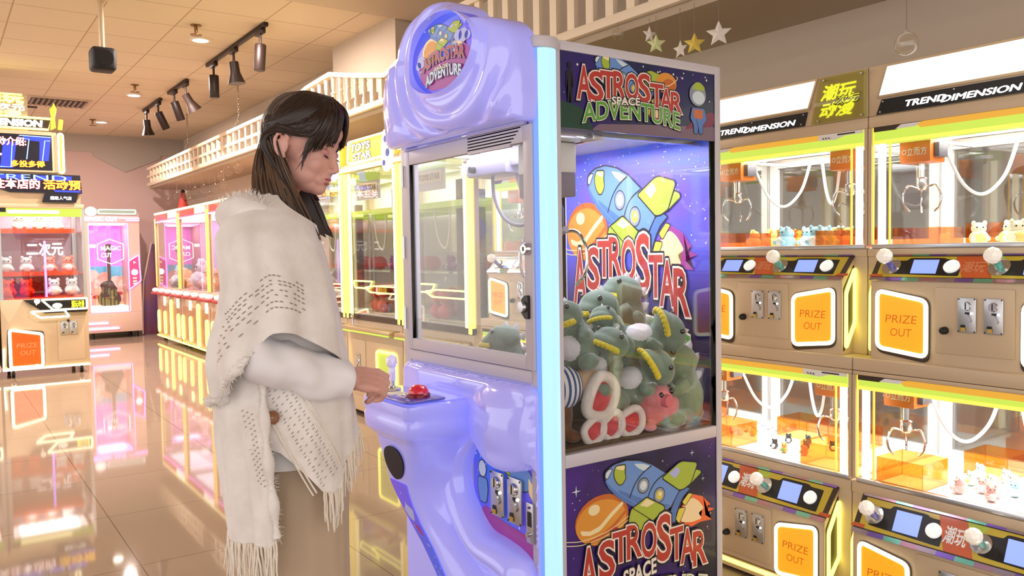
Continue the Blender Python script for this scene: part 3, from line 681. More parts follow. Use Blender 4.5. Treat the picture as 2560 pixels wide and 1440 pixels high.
for txt, u0, u1, v0, v1, col, w in (('ASTROSTAR', -.105, .105, -.038, .002, 'red', 10), ('ADVENTURE', -.09, .09, -.092, -.056, 'pale', 14)):
    for off, k, dw in ((.085, 'black', 0), (.05, 'lav', 1), (.02, col, 2)): put_text(g, txt, fd, u0, u1, v0, v1, w + dw, IX(k), off=off, base=.02, warp=arc)
for off, k, dw in ((.09, 'black', 0), (.03, 'white', 1)): put_text(g, 'SPACE', fd, -.04, .03, -.048, -.036, 18 + dw, IX(k), off=off, base=.03)
g.build('cloud_header_sign', [M_NIGHTL] + [INK_L[k] for k in IK], claw_game, flat=True, merge=False)
# --- lower moulded front with the swirl opening
HOLE = [(2.16, .690), (2.198, .690), (2.237, .647), (2.258, .586), (2.25, .537), (2.223, .492), (2.143, .426), (2.057, .415), (1.983, .405), (1.93, .385), (1.891, .35), (1.889, .50), (1.891, .668), (1.925, .655), (1.976, .642), (2.033, .643), (2.101, .664)]
HOLE = [(a * 1.014, 1.3 + (b_ - 1.3) * 1.014) for a, b_ in HOLE]
HO = [(p.x, p.y) for p in smooth_path([(a, b_, 0) for a, b_ in HOLE], 5, True)]
BND = rrect(1.907, 2.712, .04, .902, .035, 5)
def inside(p, poly):
    c = False; n = len(poly); x, y = p
    for i in range(n):
        x1, y1 = poly[i]; x2, y2 = poly[i - 1]
        if (y1 > y) != (y2 > y) and x < (x2 - x1) * (y - y1) / (y2 - y1) + x1: c = not c
    return c
def dens(poly, st):
    out = []
    for i in range(len(poly)):
        a, b_ = Vector(poly[i]), Vector(poly[(i + 1) % len(poly)]); k = max(1, int((b_ - a).length / st))
        out += [tuple(a.lerp(b_, t / k)) for t in range(k)]
    return out
HO, BND = dens(HO, .012), dens(BND, .02)
HA, BA = np.array(HO), np.array(BND)
pts = list(BND) + list(HO)
for iy in range(57):
    for iz in range(62):
        p = (1.92 + iy * .014 + (.007 if iz % 2 else 0), .045 + iz * .014)
        if p[0] > 2.71 or p[1] > .90: continue
        dh = np.min(np.hypot(*(HA - p).T)); db = np.min(np.hypot(*(BA - p).T))
        if db > .026 and dh > .026 and not inside(p, HO): pts.append(p)
for o_ in (.003, .007, .012, .018, .024):
    for p in dens(rrect(1.907 + o_, 2.712 - o_, .04 + o_, .902 - o_, max(.035 - o_, .012), 5), .014):
        if not inside(p, HO) and np.min(np.hypot(*(HA - p).T)) > .026: pts.append(p)
    n_ = len(HO)
    for i in range(0, n_):
        t_ = Vector(HO[(i + 2) % n_]) - Vector(HO[i - 2]); nn_ = Vector((t_.y, -t_.x)).normalized()
        for sg in (1, -1):
            p = (HO[i][0] + nn_.x * o_ * sg, HO[i][1] + nn_.y * o_ * sg)
            if not inside(p, HO) and 1.91 < p[0] < 2.71 and np.min(np.hypot(*(HA - p).T)) > o_ * .9 and np.min(np.hypot(*(BA - p).T)) > .008: pts.append(p)
ed = [(i, (i + 1) % len(BND)) for i in range(len(BND))] + [(len(BND) + i, len(BND) + (i + 1) % len(HO)) for i in range(len(HO))]
vv, ee, ff, *_r = delaunay_2d_cdt([Vector(p) for p in pts], ed, [], 0, 1e-5)
HAd, BAd = np.array(dens(HO, .003)), np.array(dens(BND, .003))
def plate_h(y, z):
    dh = float(np.min(np.hypot(HAd[:, 0] - y, HAd[:, 1] - z))); db = float(np.min(np.hypot(BAd[:, 0] - y, BAd[:, 1] - z)))
    h = .034
    d = math.hypot((y - 2.06) / .185, (z - .742) / .15)
    if d < 1: h += .052 * (1 - d ** 2) ** 1.15
    # swirl band that runs down from the pedestal and round the opening
    if z < .70: h += .050 * math.exp(-((dh - .055) / .05) ** 2) * sstep(.70, .60, z) * (1 if y > 2.0 else sstep(1.92, 2.0, y))
    h += .03 * math.exp(-((z - .86) / .10) ** 2) * sstep(2.70, 2.55, y) * .4
    k = min(1., dh / .022); h *= .35 + .65 * math.sqrt(max(0, 1 - (1 - k) ** 2))
    k = min(1., db / .022); h *= .3 + .7 * math.sqrt(max(0, 1 - (1 - k) ** 2))
    return h
g = G(); VV = [g.bm.verts.new((XF - plate_h(v.x, v.y), v.x, v.y)) for v in vv]
for f in ff:
    c = (sum(vv[i].x for i in f) / 3, sum(vv[i].y for i in f) / 3)
    if not inside(c, HO):
        try: g.bm.faces.new([VV[i] for i in f])
        except ValueError: pass
for ring in (range(len(BND)), range(len(BND), len(BND) + len(HO))):
    ring = list(ring)
    bk = {i: g.bm.verts.new((XF + .004, vv[i].x, vv[i].y)) for i in ring}
    for a, b_ in zip(ring, ring[1:] + ring[:1]):
        try: g.bm.faces.new((VV[a], VV[b_], bk[b_], bk[a]))
        except ValueError: pass
g.build('moulded_front', M_SHELL, claw_game, ang=50, recalc=True)
# control pedestal: loft of rounded sections
SEC = [(.828, 1.190, 2.255, 2.555, 2.25, 2.56), (.829, 1.182, 2.247, 2.563, 2.245, 2.565), (.820, 1.172, 2.238, 2.572, 2.238, 2.572), (.790, 1.170, 2.236, 2.574, 2.236, 2.574), (.775, 1.176, 2.243, 2.567, 2.243, 2.567), (.764, 1.171, 2.238, 2.572, 2.238, 2.572), (.722, 1.174, 2.242, 2.568, 2.242, 2.568), (.708, 1.186, 2.256, 2.556, 2.252, 2.56), (.690, 1.204, 2.278, 2.545, 2.272, 2.555),
       (.62, 1.226, 2.325, 2.548, 2.29, 2.56), (.52, 1.255, 2.385, 2.548, 2.29, 2.565), (.46, 1.272, 2.388, 2.52, 2.275, 2.55), (.40, 1.29, 2.372, 2.485, 2.245, 2.525), (.32, 1.31, 2.318, 2.42, 2.17, 2.465), (.25, 1.32, 2.272, 2.358, 2.10, 2.41), (.15, 1.335, 2.20, 2.29, 2.02, 2.35), (.045, 1.345, 2.12, 2.22, 1.96, 2.29)]
zz = np.array([s_[0] for s_ in SEC]); rows = []
lev = list(zz[:9]) + list(np.linspace(.68, .045, 30))
def secat(z): return [float(np.interp(-z, -zz, [s_[k] for s_ in SEC])) for k in range(1, 6)]
for z in lev:
    xf, y0, y1, p0, p1 = secat(z)
    poly = [(1.425, p0), (lerp(xf, 1.425, .35), lerp(y0, p0, .4)), (xf, y0), (xf, y1), (lerp(xf, 1.425, .35), lerp(y1, p1, .4)), (1.425, p1)]
    rows.append([(a, b_, z) for a, b_ in ([poly[0]] + rpoly(poly, .035, 6)[7:-7] + [poly[-1]])])
g = G(); V = g.grid(rows); g.bm.faces.new(V[0]); g.build('control_pedestal', M_SHELL, claw_game, ang=50, recalc=True)
# speaker disc and printed strip on the pedestal's front
def pfront(u, z, w=.0):
    xf, y0, y1, *_q = secat(z); return (xf - .0012 - w, lerp(y0, y1, u), z)
g = G(); E1 = [(.5 + .36 * math.cos(a) * .85, .603 + .062 * math.sin(a)) for a in np.linspace(0, 2 * PI, 40)[:-1]]
g.prism(E1, lambda u, v, w: pfront(u, v, w), 0, .006, 0); g.build('pedestal_speaker', mat('speaker_mesh', '#1d1b2a', .55), claw_game)
g = G()
zs_ = np.linspace(.53, .06, 26)
g.grid([[pfront(u, z, .001) for u in (.14, .86)] for z in zs_], 0)
fst = lambda u, v, w: pfront(.14 + .72 * u, v, .001 + w * .0002)
for k in range(26): ipoly(g, fst, circ((random.uniform(.1, .9), random.uniform(.08, .51)), .03, .003, 6), 'white', 1, 0)
ipoly(g, fst, [(.1, .44), (.5, .455), (.9, .43), (.8, .405), (.5, .395), (.3, .41)], 'lav', 2, .02); ipoly(g, fst, [(.2, .385), (.7, .39), (.6, .36), (.3, .355)], 'magenta', 2, .02)
g.build('pedestal_picture', [M_NIGHTL] + [INK_L[k] for k in IK], claw_game, flat=True, merge=False)
# deck plate with joystick and red button
M_DECK = glass('printed_deck_acrylic', (.62, .60, .82, 1), .12)
g = G(); g.prism(rpoly([(1.172, 2.245), (1.325, 2.245), (1.325, 2.565), (1.172, 2.565)], .03), lambda u, v, w: (u, v, w), .832, .838, bev=.001); deck = g.build('deck_plate', mat('blue_deck_acrylic', '#5a58b8', .06, coat=1., emit='#4a48d0', es=.10), claw_game)
g = G(); g.prism(rpoly([(1.20, 2.40), (1.26, 2.40), (1.26, 2.45), (1.20, 2.45)], .004), lambda u, v, w: (u, v, w), .838, .8388, 0); g.prism(rpoly([(1.18, 2.47), (1.22, 2.47), (1.22, 2.555), (1.18, 2.555)], .004), lambda u, v, w: (u, v, w), .838, .8386, 1); g.build('deck_sticker', [mat('cream_sticker', '#e6dfc4', .5), mat('gold_sticker', '#c9a23c', .4)], deck)
js = (1.255, 2.50)
g = G(); g.lathe([(.03, 0), (.028, .006), (.012, .008), (.0075, .012), (.0075, .075)], (*js, .838), seg=18); stick = g.build('joystick', M_CHROME, claw_game)
g = G()
M_CRYS = mat('clear_crystal_knob', '#e9e2ff', .08, coat=1., emit='#c9b8ff', es=.18)
g.lathe([(.011, .03), (.012, .06), (.010, .075), (.018, .084), (.0, .085)], (*js, .838), seg=12)
bm2 = bmesh.new(); bmesh.ops.create_icosphere(bm2, subdivisions=1, radius=.022)
for f in bm2.faces: g.face([Vector(v.co) + Vector((*js, .936)) for v in f.verts])
bm2.free(); g.build('joystick_knob', M_CRYS, stick, ang=5)
M_BTN = mat('red_dome_button', '#c8102e', .1, coat=1., emit='#e0203a', es=.25)
g = G(); g.lathe([(.038, 0), (.038, .010), (.034, .014)], (1.255, 2.315, .838), seg=28); btn = g.build('push_button', mat('red_button_rim', '#8a0f22', .25), claw_game)
g = G(); g.lathe([(.033, .012), (.032, .022), (.025, .033), (.012, .039), (.0, .040)], (1.255, 2.315, .838), seg=28); g.build('button_dome', M_BTN, btn)
# picture plate, coin slots and ticket slot inside the opening
g = G(); fo = lambda u, v, w: (XF + .002 - w * .0004, 2.27 - u, .33 + v)
g.box(XF + .003, XF + .006, 1.92, 2.28, .33, .70, 0)
ipoly(g, fo, [(0, .05), (.05, .15), (.15, .12), (.36, .1), (.36, 0), (0, 0)], 'magenta', 1, .02); stars(g, fo, 1.5, 40, .0, .35, .12, .36, 9)
ipoly(g, fo, [(.13, .37), (.18, .35), (.24, .29), (.2, .27), (.14, .30), (.10, .345)], 'lime', 2, .015, .003); ipoly(g, fo, [(.2, .30), (.30, .31), (.34, .27), (.28, .24), (.21, .25)], 'blue', 3, .01, .003); ipoly(g, fo, [(.3, .29), (.34, .25), (.345, .2), (.30, .24)], 'flame', 3.2, .01)
ipoly(g, fo, circ((.045, .265), .021, .026), 'pale', 3, 0, .003); ipoly(g, fo, [(.02, .235), (.07, .235), (.075, .20), (.065, .155), (.03, .155), (.018, .2)], 'blue', 3, .01, .003)
g.build('coin_area_picture', [M_NIGHTL] + [INK_L[k] for k in IK], claw_game, flat=True, merge=False)
def coin_mech(par, o, M, s=1.0, mats=None):
    """coin acceptor plate facing local -x; o = plate centre; width along y, height along z"""
    o = Vector(o); T = lambda x, y, z: o + M @ Vector((x * s, y * s, z * s))
    R90 = M @ Matrix.Rotation(-PI / 2, 3, 'Y') * s; W = lambda u, v, w: T(w, u, v)
    g = G(); g.prism(rrect(-.034, .034, -.066, .066, .006, 3), W, 0, -.007, 0, bev=.0015)
    for u, v in ((-.029, -.061), (.029, -.061), (-.029, .061), (.029, .061)): g.lathe([(.0, .0025), (.003, .0015), (.003, 0)], T(-.007, u, v), R90, 8, 1)
    plate = g.build('coin_slot', [M_ALU, M_BLACK], par)
    g = G(); g.lathe([(.0, .010), (.015, .010), (.017, .006), (.017, 0)], T(-.006, 0, .035), R90, 18); g.prism([(-.002, .022), (.002, .022), (.002, .048), (-.002, .048)], W, -.006, -.0172, 1); g.build('coin_entry', [M_CHROME, M_BLACK], plate)
    g = G(); g.prism(rrect(-.014, .006, .004, .012, .003), W, -.006, -.0085, 1); g.prism([(-.006, .004), (.0, .006), (-.016, -.026), (-.02, -.016)], W, -.007, -.014, 0); g.build('reject_lever', [M_ALU, M_BLACK], plate)
    g = G(); g.lathe([(.0, .004), (.0045, .004), (.0045, 0)], T(-.007, -.018, .008), R90, 10); g.build('indicator_light', mat('white_indicator', '#ffffff', .3, emit='#e8f0ff', es=3.), plate)
    g = G(); g.prism(rrect(.004, .022, -.06, -.036, .004), W, -.006, -.0085, 1); g.prism([(.002, -.06), (.02, -.06), (.02, -.046), (.002, -.046)], W, -.0085, -.011, 0); g.build('coin_return', [mats or mat('brass_cup', '#c9a648', .4, .5), M_BLACK], plate)
    return plate
I3 = Matrix.Identity(3)
coin_mech(claw_game, (XF - .004, 2.125, .535), I3, 1.08); coin_mech(claw_game, (XF - .004, 2.030, .535), I3, 1.08)
g = G(); g.prism(rrect(1.938, 1.974, .424, .546, .004, 3), lambda u, v, w: (w, u, v), XF + .0, XF - .008, 0, bev=.001); tk = g.build('ticket_plate', M_ALU, claw_game)
g = G(); g.prism(rrect(1.946, 1.966, .475, .52, .002), lambda u, v, w: (w, u, v), XF - .008, XF - .009, 1); g.lathe([(.0, .012), (.007, .012), (.007, 0)], (XF - .008, 1.956, .452), Matrix.Rotation(-PI / 2, 3, 'Y'), 12, 0); g.lathe([(.0, .004), (.004, .004), (.004, 0)], (XF - .008, 1.956, .533), Matrix.Rotation(-PI / 2, 3, 'Y'), 10, 2); g.build('ticket_lock', [M_CHROME, M_BLACK, mat('violet_button', '#6a4aa8', .3)], tk)
# --- crane inside: gantry beam, motor box, coil cable and claw
g = G(); g.box(1.68, 1.72, YN + .04, YL - .04, 1.64, 1.66, bev=.003); g.box(1.46, 2.19, 1.96, 1.985, 1.655, 1.675); g.box(1.46, 2.19, YL - .085, YL - .06, 1.655, 1.675); gan = g.build('gantry_rail', M_ALU, claw_game)
g = G(); g.box(1.64, 1.76, 2.36, 2.62, 1.575, 1.645, bev=.01); g.cyl((1.64, 2.56, 1.60), (1.62, 2.56, 1.60), .012, 12, 1); g.box(1.66, 1.74, 2.30, 2.36, 1.60, 1.65, 0, bev=.004); g.build('trolley_motor', [mat('lilac_motor_box', '#b9b4dc', .35), M_BLACK], claw_game)
g = G(); g.box(1.55, 1.68, 2.02, 2.16, 1.545, 1.64, 0, bev=.006); g.box(1.552, 1.678, 2.022, 2.158, 1.47, 1.545, 1, bev=.004); g.box(1.53, 1.70, 2.0, 2.18, 1.64, 1.655, 2); g.build('crane_head', [M_WHITE, mat('grey_label', '#8f8698', .5), M_ALU], claw_game)
M_COIL = mat('grey_coil_cable', '#8d8698', .45)
g = G(); path = smooth_path([(1.68, 2.50, 1.60), (1.68, 2.49, 1.50), (1.68, 2.43, 1.42), (1.68, 2.33, 1.39), (1.68, 2.22, 1.42), (1.66, 2.12, 1.5), (1.65, 2.1, 1.55)], 14)
g.tube(path, .0065, 8); g.build('coil_cable', M_COIL, claw_game)
g = G(); path = smooth_path([(1.72, 2.42, 1.62), (1.72, 2.36, 1.5), (1.71, 2.27, 1.39), (1.70, 2.18, 1.35), (1.69, 2.09, 1.37)], 14); g.tube(path, .011, 8); g.build('coil_cable', mat('silver_coil_cable', '#b6b2c0', .3, .3), claw_game)
cl = (1.70, 2.17, 1.40)
g = G(); g.cyl((cl[0], cl[1], 1.54), (cl[0], cl[1], 1.45), .004, 6, 1); g.lathe([(.0, .06), (.03, .055), (.036, .04), (.036, -.04), (.028, -.06), (.0, -.062)], cl, seg=20); claw = g.build('claw_body', [mat('claw_black', '#17161c', .3), M_ALU], claw_game)
for k in range(3):
    a = k * 2 * PI / 3 + .9; d = Vector((math.cos(a), math.sin(a), 0)); g = G()
    g.tube(smooth_path([Vector(cl) + d * r_ + Vector((0, 0, z_)) for r_, z_ in ((.03, -.04), (.09, -.04), (.125, -.10), (.12, -.17), (.085, -.215))], 6), .006, 8); g.build('claw_prong', M_CHROME, claw)
area_light('cabinet_lamp', (1.83, 2.32, 1.67), .5, 10, (.93, .90, 1.0), size_y=.6)
# ------------------------------------------------------------------ double-deck claw machines along the right wall
UW = .805; UH = UW / 2; SEAM0 = 1.67
M_PY = mat('olive_yellow_print', '#c9b02c', .35, coat=.5); M_PO = mat('orange_red_print', '#c85a24', .35, coat=.5); M_PL = mat('lime_print', '#b4c83a', .35, coat=.5)
M_SCR = mat('blue_lcd', '#8fa8f4', .3, emit='#7f98f0', es=.8)
M_IRID = [mat('iridescent_trim_%s' % n, c, .18, .85) for n, c in (('grey', '#b9a8b4'), ('violet', '#9a7ad8'), ('mint', '#8fd8c0'), ('rose', '#c89aa8'))]
M_KNOB = mat('faceted_clear_knob', '#f4eee6', .06, coat=1., emit='#fff4e0', es=.25)
M_BUTW = mat('frosted_white_button', '#f6f4ee', .25, emit='#ffffff', es=.45)
M_CRANE = mat('orange_crane_cover', '#e07a24', .35, emit='#d86a14', es=.15)
M_FIELD = mat('white_play_board', '#fbfaf8', .4)
M_GREYG = glass('grey_back_glass', (.80, .80, .80, 1), .10)
M_NEON_SOFT = mat('amber_edge_light', '#f2d070', .4, emit='#f0c840', es=1.1)
M_LETW = mat('lit_white_letters', '#ffffff', .4, emit='#ffffff', es=1.5)
M_LETB = mat('blue_letter_edge', '#3a4ac0', .4, emit='#3040c0', es=.3)
M_LETY = mat('lime_yellow_letters', '#e8f03a', .4, emit='#e4f03a', es=1.0)
M_SIGNY = glass('smoky_yellow_acrylic', (.92, .90, .74, 1), .04)
M_CABLE = mat('white_cable', '#efeeee', .4)
def crane(par, x, y, zt, zb):
    """parked crane: orange cover with lettering, cable, chrome claw"""
    g = G(); g.box(x - .05, x + .05, y - .055, y + .055, zt - .075, zt, bev=.004)
    f = lambda u, v, w: (x - .0505 - w, y + .055 - u, zt - .075 + v)
    put_text(g, '立而方', f, .028, .098, .024, .052, .0008, 1, off=.01)
    g.grid([[f(.018 + r * math.cos(a), .038 + r * math.sin(a), .0008) for a in np.linspace(0, 2 * PI, 17)] for r in (.0055, .0085)], 1)
    c = g.build('crane', [M_CRANE, M_WHITE], par)
    g = G(); g.box(x - .03, x + .03, y - .075, y - .055, zt - .06, zt - .01, 1, bev=.003); g.cyl((x - .02, y + .065, zt - .05), (x - .02, y + .05, zt - .02), .01, 8, 0); g.build('crane_motor', [M_CHROME, mat('grey_motor', '#6d6a72', .4, .4)], c)
    g = G(); g.lathe([(.012, 0), (.012, -.05), (.02, -.055), (.02, -.085), (.012, -.095), (.0, -.096)], (x, y, zt - .075), seg=14); g.cyl((x, y + .02, zt - .07), (x, y + .016, zb + .05), .003, 6); cb = g.build('claw_hub', M_CHROME, c)
    for k in range(3):
        a = k * 2 * PI / 3 + .5; d = Vector((math.cos(a), math.sin(a), 0)); g = G()
        g.tube(smooth_path([Vector((x, y, zt - .16)) + d * r_ + Vector((0, 0, z_)) for r_, z_ in ((.018, .0), (.05, .005), (.068, -.03), (.062, -.065), (.045, -.085))], 5), .0038, 6); g.build('claw_prong', M_CHROME, cb)
    return c
def acrylic(par, x0, x1, y0, y1, z0, z1):
    g = G()
    for b_ in ((x0, x0 + .003, y0, y1), (x1 - .003, x1, y0, y1), (x0, x1, y0, y0 + .003), (x0, x1, y1 - .003, y1)): g.box(*b_, z0, z1)
    return g.build('chute_box', M_OACRYL, par)
def claw_unit(label, upper):
    """X/Z measured in the hall, y' from the unit's middle (+y' is towards the back of the hall)"""
    XC, XG, XK = (2.665, 2.735, 2.64) if upper else (2.56, 2.64, 2.56)
    Z = dict(base=.86, plinth=.905, cb=.905, ct=1.165, pb=1.18, pt=1.262, sill=1.298, hb=1.655, ht=1.714, top=1.755) if upper else dict(base=0., plinth=.06, cb=.06, ct=.305, pb=.32, pt=.43, sill=.476, hb=.795, ht=.845, top=.86)
    XR = 3.28
    t = thing('claw_machine', label, 'claw machine', (2.9, 0, Z['base'] + (.001 if upper else 0)), group='double deck claw machines')
    ox, oz = 2.9, Z['base']
    class L(G):
        def build(s, nm, m, par=None, **k):
            bmesh.ops.translate(s.bm, verts=s.bm.verts, vec=(-ox, 0, -oz)); return G.build(s, nm, m, par or t, **k)
    # cabinet shell
    g = L(); e = UH - .0015
    if upper: g.box(XK, XR, -e, e, Z['base'], Z['plinth'], bev=.004)
    else: g.box(XG + .02, XR, -e, e, .03, Z['plinth'], bev=.004)
    g.box(XG, XR, -e, e, Z['plinth'], Z['pt'], bev=.004); g.box(XG - .004, XG + .04, -e, e, Z['pt'] - .002, Z['sill'] - .012, bev=.003)
    g.box(XG, XR, -e, e, Z['ht'], Z['top'], bev=.004)
    for s in (-1, 1):
        g.box(XG, XG + .02, *sorted((s * e, s * (e - .012))), Z['sill'], Z['ht']); g.box(XR - .05, XR, *sorted((s * e, s * (e - .04))), Z['pt'], Z['ht'], 1)
    g.box(XR - .04, XR, -e, e, Z['pt'], Z['pt'] + .06, 1); g.box(XR - .04, XR, -e, e, Z['ht'] - .05, Z['ht'], 1)
    g.build('cabinet', [M_STEEL2, M_WHITE])
    g = L(); g.box(XG + .002, XG + .03, -e + .012, e - .012, Z['sill'] - .012, Z['sill'] + .004, bev=.003); g.build('sill', M_ALU)
    g = L(); g.box(XG + .03, XR - .045, -e + .01, e - .01, Z['pt'] - .02, Z['sill'] - .006); g.build('play_field', M_FIELD)
    g = L(); g.box(XG + .006, XG + .010, -e + .03, e - .03, Z['sill'], Z['hb'] + .02); g.build('front_glass', M_GLASS)
    g = L(); g.box(XR - .02, XR - .016, -e + .04, e - .04, Z['pt'] + .06, Z['ht'] - .05); g.build('back_glass', M_GREYG)
    for s in (-1, 1):
        g = L(); g.box(XG + .02, XR - .05, s * (e - .004) - .002, s * (e - .004) + .002, Z['sill'], Z['ht']); g.build('side_glass', M_GLASS)
    # lit header band with angular trim
    g = L(); hb, ht = Z['hb'], Z['ht']; H = ht - hb
    f = lambda u, v, w: (XG + .004 - w, u, v)
    g.box(XG + .004, XG + .05, -e + .02, e - .02, hb, ht, 0)
    g.prism([(e - .02, ht), (e - .02, ht - .016), (e - .1, ht - .016), (e - .14, ht - .004), (e - .2, ht)], f, 0, .003, 2)
    g.prism([(e - .1, ht - .014), (e - .17, ht - .014), (e - .19, ht - .001), (e - .12, ht - .001)], f, .003, .004, 4)
    g.prism([(e - .16, ht), (-e + .16, ht), (-e + .19, ht - .02), (e - .19, ht - .02)], f, 0, .002, 1)
    g.prism([(-e + .02, ht), (-e + .02, ht - .012), (-e + .09, ht - .012), (-e + .13, ht - .024), (-e + .20, ht - .02), (-e + .2, ht)], f, 0, .003, 4); g.prism([(-e + .05, ht - .004), (-e + .05, ht - .009), (-e + .12, ht - .009), (-e + .12, ht - .004)], f, .003, .004, 2)
    g.prism([(-e + .02, hb), (-e + .02, hb + .012), (e - .02, hb + .012), (e - .02, hb)], f, 0, .002, 3)
    for k in range(3): g.prism([(-e + .155 + k * .012, ht - .012), (-e + .149 + k * .012, ht - .018), (-e + .153 + k * .012, ht - .018), (-e + .159 + k * .012, ht - .012)], f, .004, .005, 5)
    g.build('header_band', [M_LIME, M_AMBER, M_DARK, M_NEON_SOFT, M_WHITE, M_BLACK])
    g = L(); g.box(XG + .06, XR - .06, -e + .05, e - .05, ht - .012, ht - .004); g.build('ceiling_light', M_LEDW)
    for s in (-1, 1):
        g = L(); g.cyl((XG + .018, s * (e - .042), Z['sill'] - .004), (XG + .018, s * (e - .042), ht), .013, 10, 0); g.cyl((XG + .012, s * (e - .012), Z['sill']), (XG + .012, s * (e - .012), ht), .005, 6, 1)
        g.cyl((XG + .016, s * (e - .072), Z['sill']), (XG + .016, s * (e - .072), ht), .0045, 6, 1); g.build('neon_post', [M_NEONW, M_NEON_SOFT])
    # console box
    ey = UH - .055
    g = L(); side = [(XG + .01, Z['cb']), (XC, Z['cb'] if upper else .07), (XC, Z['ct']), (XC, Z['pb']), (XG, Z['pt']), (XG + .01, Z['pt'])]
    g.prism(side, lambda u, v, w: (u, w, v), -ey, ey, 0, bev=.003); con = g.build('console', M_STEEL2)
    if not upper:
        g = L(); g.box(XC + .01, XG + .03, -e + .01, e - .01, .02, .06, 0); g.build('plinth', M_STEEL2)
        g = L(); g.cyl((XC + .012, -e + .02, .045), (XC + .012, e - .02, .045), .010, 8); g.build('floor_light', M_NEON)
        for s in (-1, 1):
            for xx in (XG, XR - .05):
                g = L(); g.cyl((xx, s * .34, .0), (xx, s * .34, .03), .018, 10); g.build('foot', M_BLACK)
    A = Vector((XC, 0, Z['pb'])); B = Vector((XG, 0, Z['pt'])); sl = (B - A).length; N = Vector((-(B - A).z, 0, (B - A).x)).normalized()
    fp = lambda u, v, w: tuple(A + (B - A) * v + N * (.0008 + w) + Vector((0, u, 0)))     # u along y', v 0..1 up the slope
    g = L(); yb, yt = ey + .002, ey + .028
    g.prism([(-yb, 0), (yb, 0), (yt - .02, 1), (-yt + .02, 1)], fp, 0, .003, 0)
    g.prism([(-yb + .02, .1), (yb - .02, .1), (yb - .014, .92), (-yb + .014, .92)], fp, .003, .0034, 1)
    g.prism([(-.02, .1), (.015, .1), (.0, .92), (-.07, .92)][::-1], fp, .0034, .0037, 5)
    for s in (-1, 1):
        pass
    for c in (.10, -.26):      # black capsules that hold screen and button
        g.prism(rpoly([(c - .045, .16), (c + .2, .22), (c + .2, .75), (c + .145, .75), (c + .135, .86), (c + .02, .86), (c + .01, .80), (c - .045, .80)], .02), fp, .0034, .0038, 2)
    g.prism([(-.05, .10), (.04, .10), (.085, .92), (-.005, .92)], fp, .0038, .0042, 3)
    put_text(g, '潮玩', fp, .052, -.018, .3, .72, .0046, 4 if not upper else 6, off=.02)
    for k, c in enumerate((.33, -.345)): g.prism([(c - .02, .1), (c + .03, .1), (c + .02, .2), (c - .02, .2)], fp, .0036, .0042, 3)
    pan = g.build('control_panel', [M_DARK, M_PY, M_BLACK, M_PO, M_WHITE, M_PL, mat('faint_print', '#d9845a', .4)])
    g = L()
    nseg = 12
    for k in range(nseg):
        u0, u1 = lerp(-yb, yb, k / nseg), lerp(-yb, yb, (k + 1) / nseg)
        g.prism([(u0, -.06), (u1, -.06), (u1, .06), (u0, .06)], fp, .003, .006, (k * 7 + 3) % 4); g.prism([(u0, .94), (u1, .94), (u1, 1.0), (u0, 1.0)], fp, .003, .006, (k * 5 + 1) % 4)
    g.build('panel_trim', M_IRID)
    for c in (.29, -.06):
        g = L(); o = Vector(fp(c, .5, .0035)); R = Vector((0, 0, 1)).rotation_difference(N).to_matrix()
        g.lathe([(.033, 0), (.033, .003), (.026, .004), (.02, .004)], o, R, 22, 0); g.lathe([(.012, .003), (.010, .035)], o, R, 12, 1); j = g.build('joystick', [M_CHROME, mat('teal_joystick_stem', '#6ad0c0', .2, coat=1.) if c < 0 else mat('violet_joystick_stem', '#7a70d0', .2, coat=1.)], con)
        g = L(); bm2 = bmesh.new(); bmesh.ops.create_icosphere(bm2, subdivisions=2, radius=.027)
        for ff_ in bm2.faces: g.face([o + N * .058 + Vector(v.co) for v in ff_.verts])
        bm2.free(); g.build('joystick_knob', M_KNOB, j, ang=4)
    for c in (.175, -.175):
        g = L(); g.prism([(c - .046, .24), (c + .04, .24), (c + .046, .78), (c - .04, .78)], fp, .0038, .0048); g.build('screen', M_SCR, con)
    for c in (.085, -.265):
        g = L(); o = Vector(fp(c, .5, .0036)); R = Vector((0, 0, 1)).rotation_difference(N).to_matrix(); g.lathe([(.025, 0), (.025, .008), (.021, .011), (.0, .012)], o, R, 22); g.build('push_button', M_BUTW, con)
    # prize flaps
    z0 = Z['cb'] - .905
    dz = z0 if upper else .06 - .905 - .01
    for s in (1, -1):
        fq = lambda u, v, w: (XC - .001 - w, s * u, v + dz)
        poly = [(.155, .937), (.155, 1.106), (.31, 1.134), (.31, .955)]
        g = L(); g.prism(rpoly([(.138, .905 if upper else .925), (.138, 1.122), (.325, 1.152), (.325, .93)], .03), fq, 0, .004); g.build('flap_backing', M_DARK)
        g = L(); g.prism(rpoly(poly, .016), fq, .004, .009, 0)
        ux = (lambda a: a) if s < 0 else (lambda a: a)
        tu0, tu1 = (.30, .165) if s > 0 else (.165, .30)
        for txt, va, vb in (('PRIZE', 1.035, 1.062), ('OUT', .99, 1.017)):
            ins = .012 if txt == 'PRIZE' else .03
            put_text(g, txt, fq, tu0 + (-ins if s > 0 else ins), tu1 + (ins if s > 0 else -ins), va, vb, .0095, 1, shear=.1)
        fl = g.build('prize_flap', [M_ORANGE, M_ORANGE2])
        g = L(); g.tube([fq(u, v, .008) for u, v in rpoly([(.148, .928), (.148, 1.113), (.317, 1.143), (.317, .947)], .022)], .0075, 8, closed=True); g.build('neon_ring', M_NEONW, fl)
    # coin door
    g = L(); fq = lambda u, v, w: (XC - .001 - w, u, v + dz); g.prism(rrect(-.121, .121, .945, 1.158, .004, 2), fq, 0, .003, 0, bev=.001); g.build('coin_door', M_STEEL2)
    coin_mech(t, (XC - .004 - ox, .018, 1.073 + dz - oz), Matrix.Rotation(0, 3, 'Z'), .84); coin_mech(t, (XC - .004 - ox, -.062, 1.073 + dz - oz), Matrix.Rotation(0, 3, 'Z'), .84)
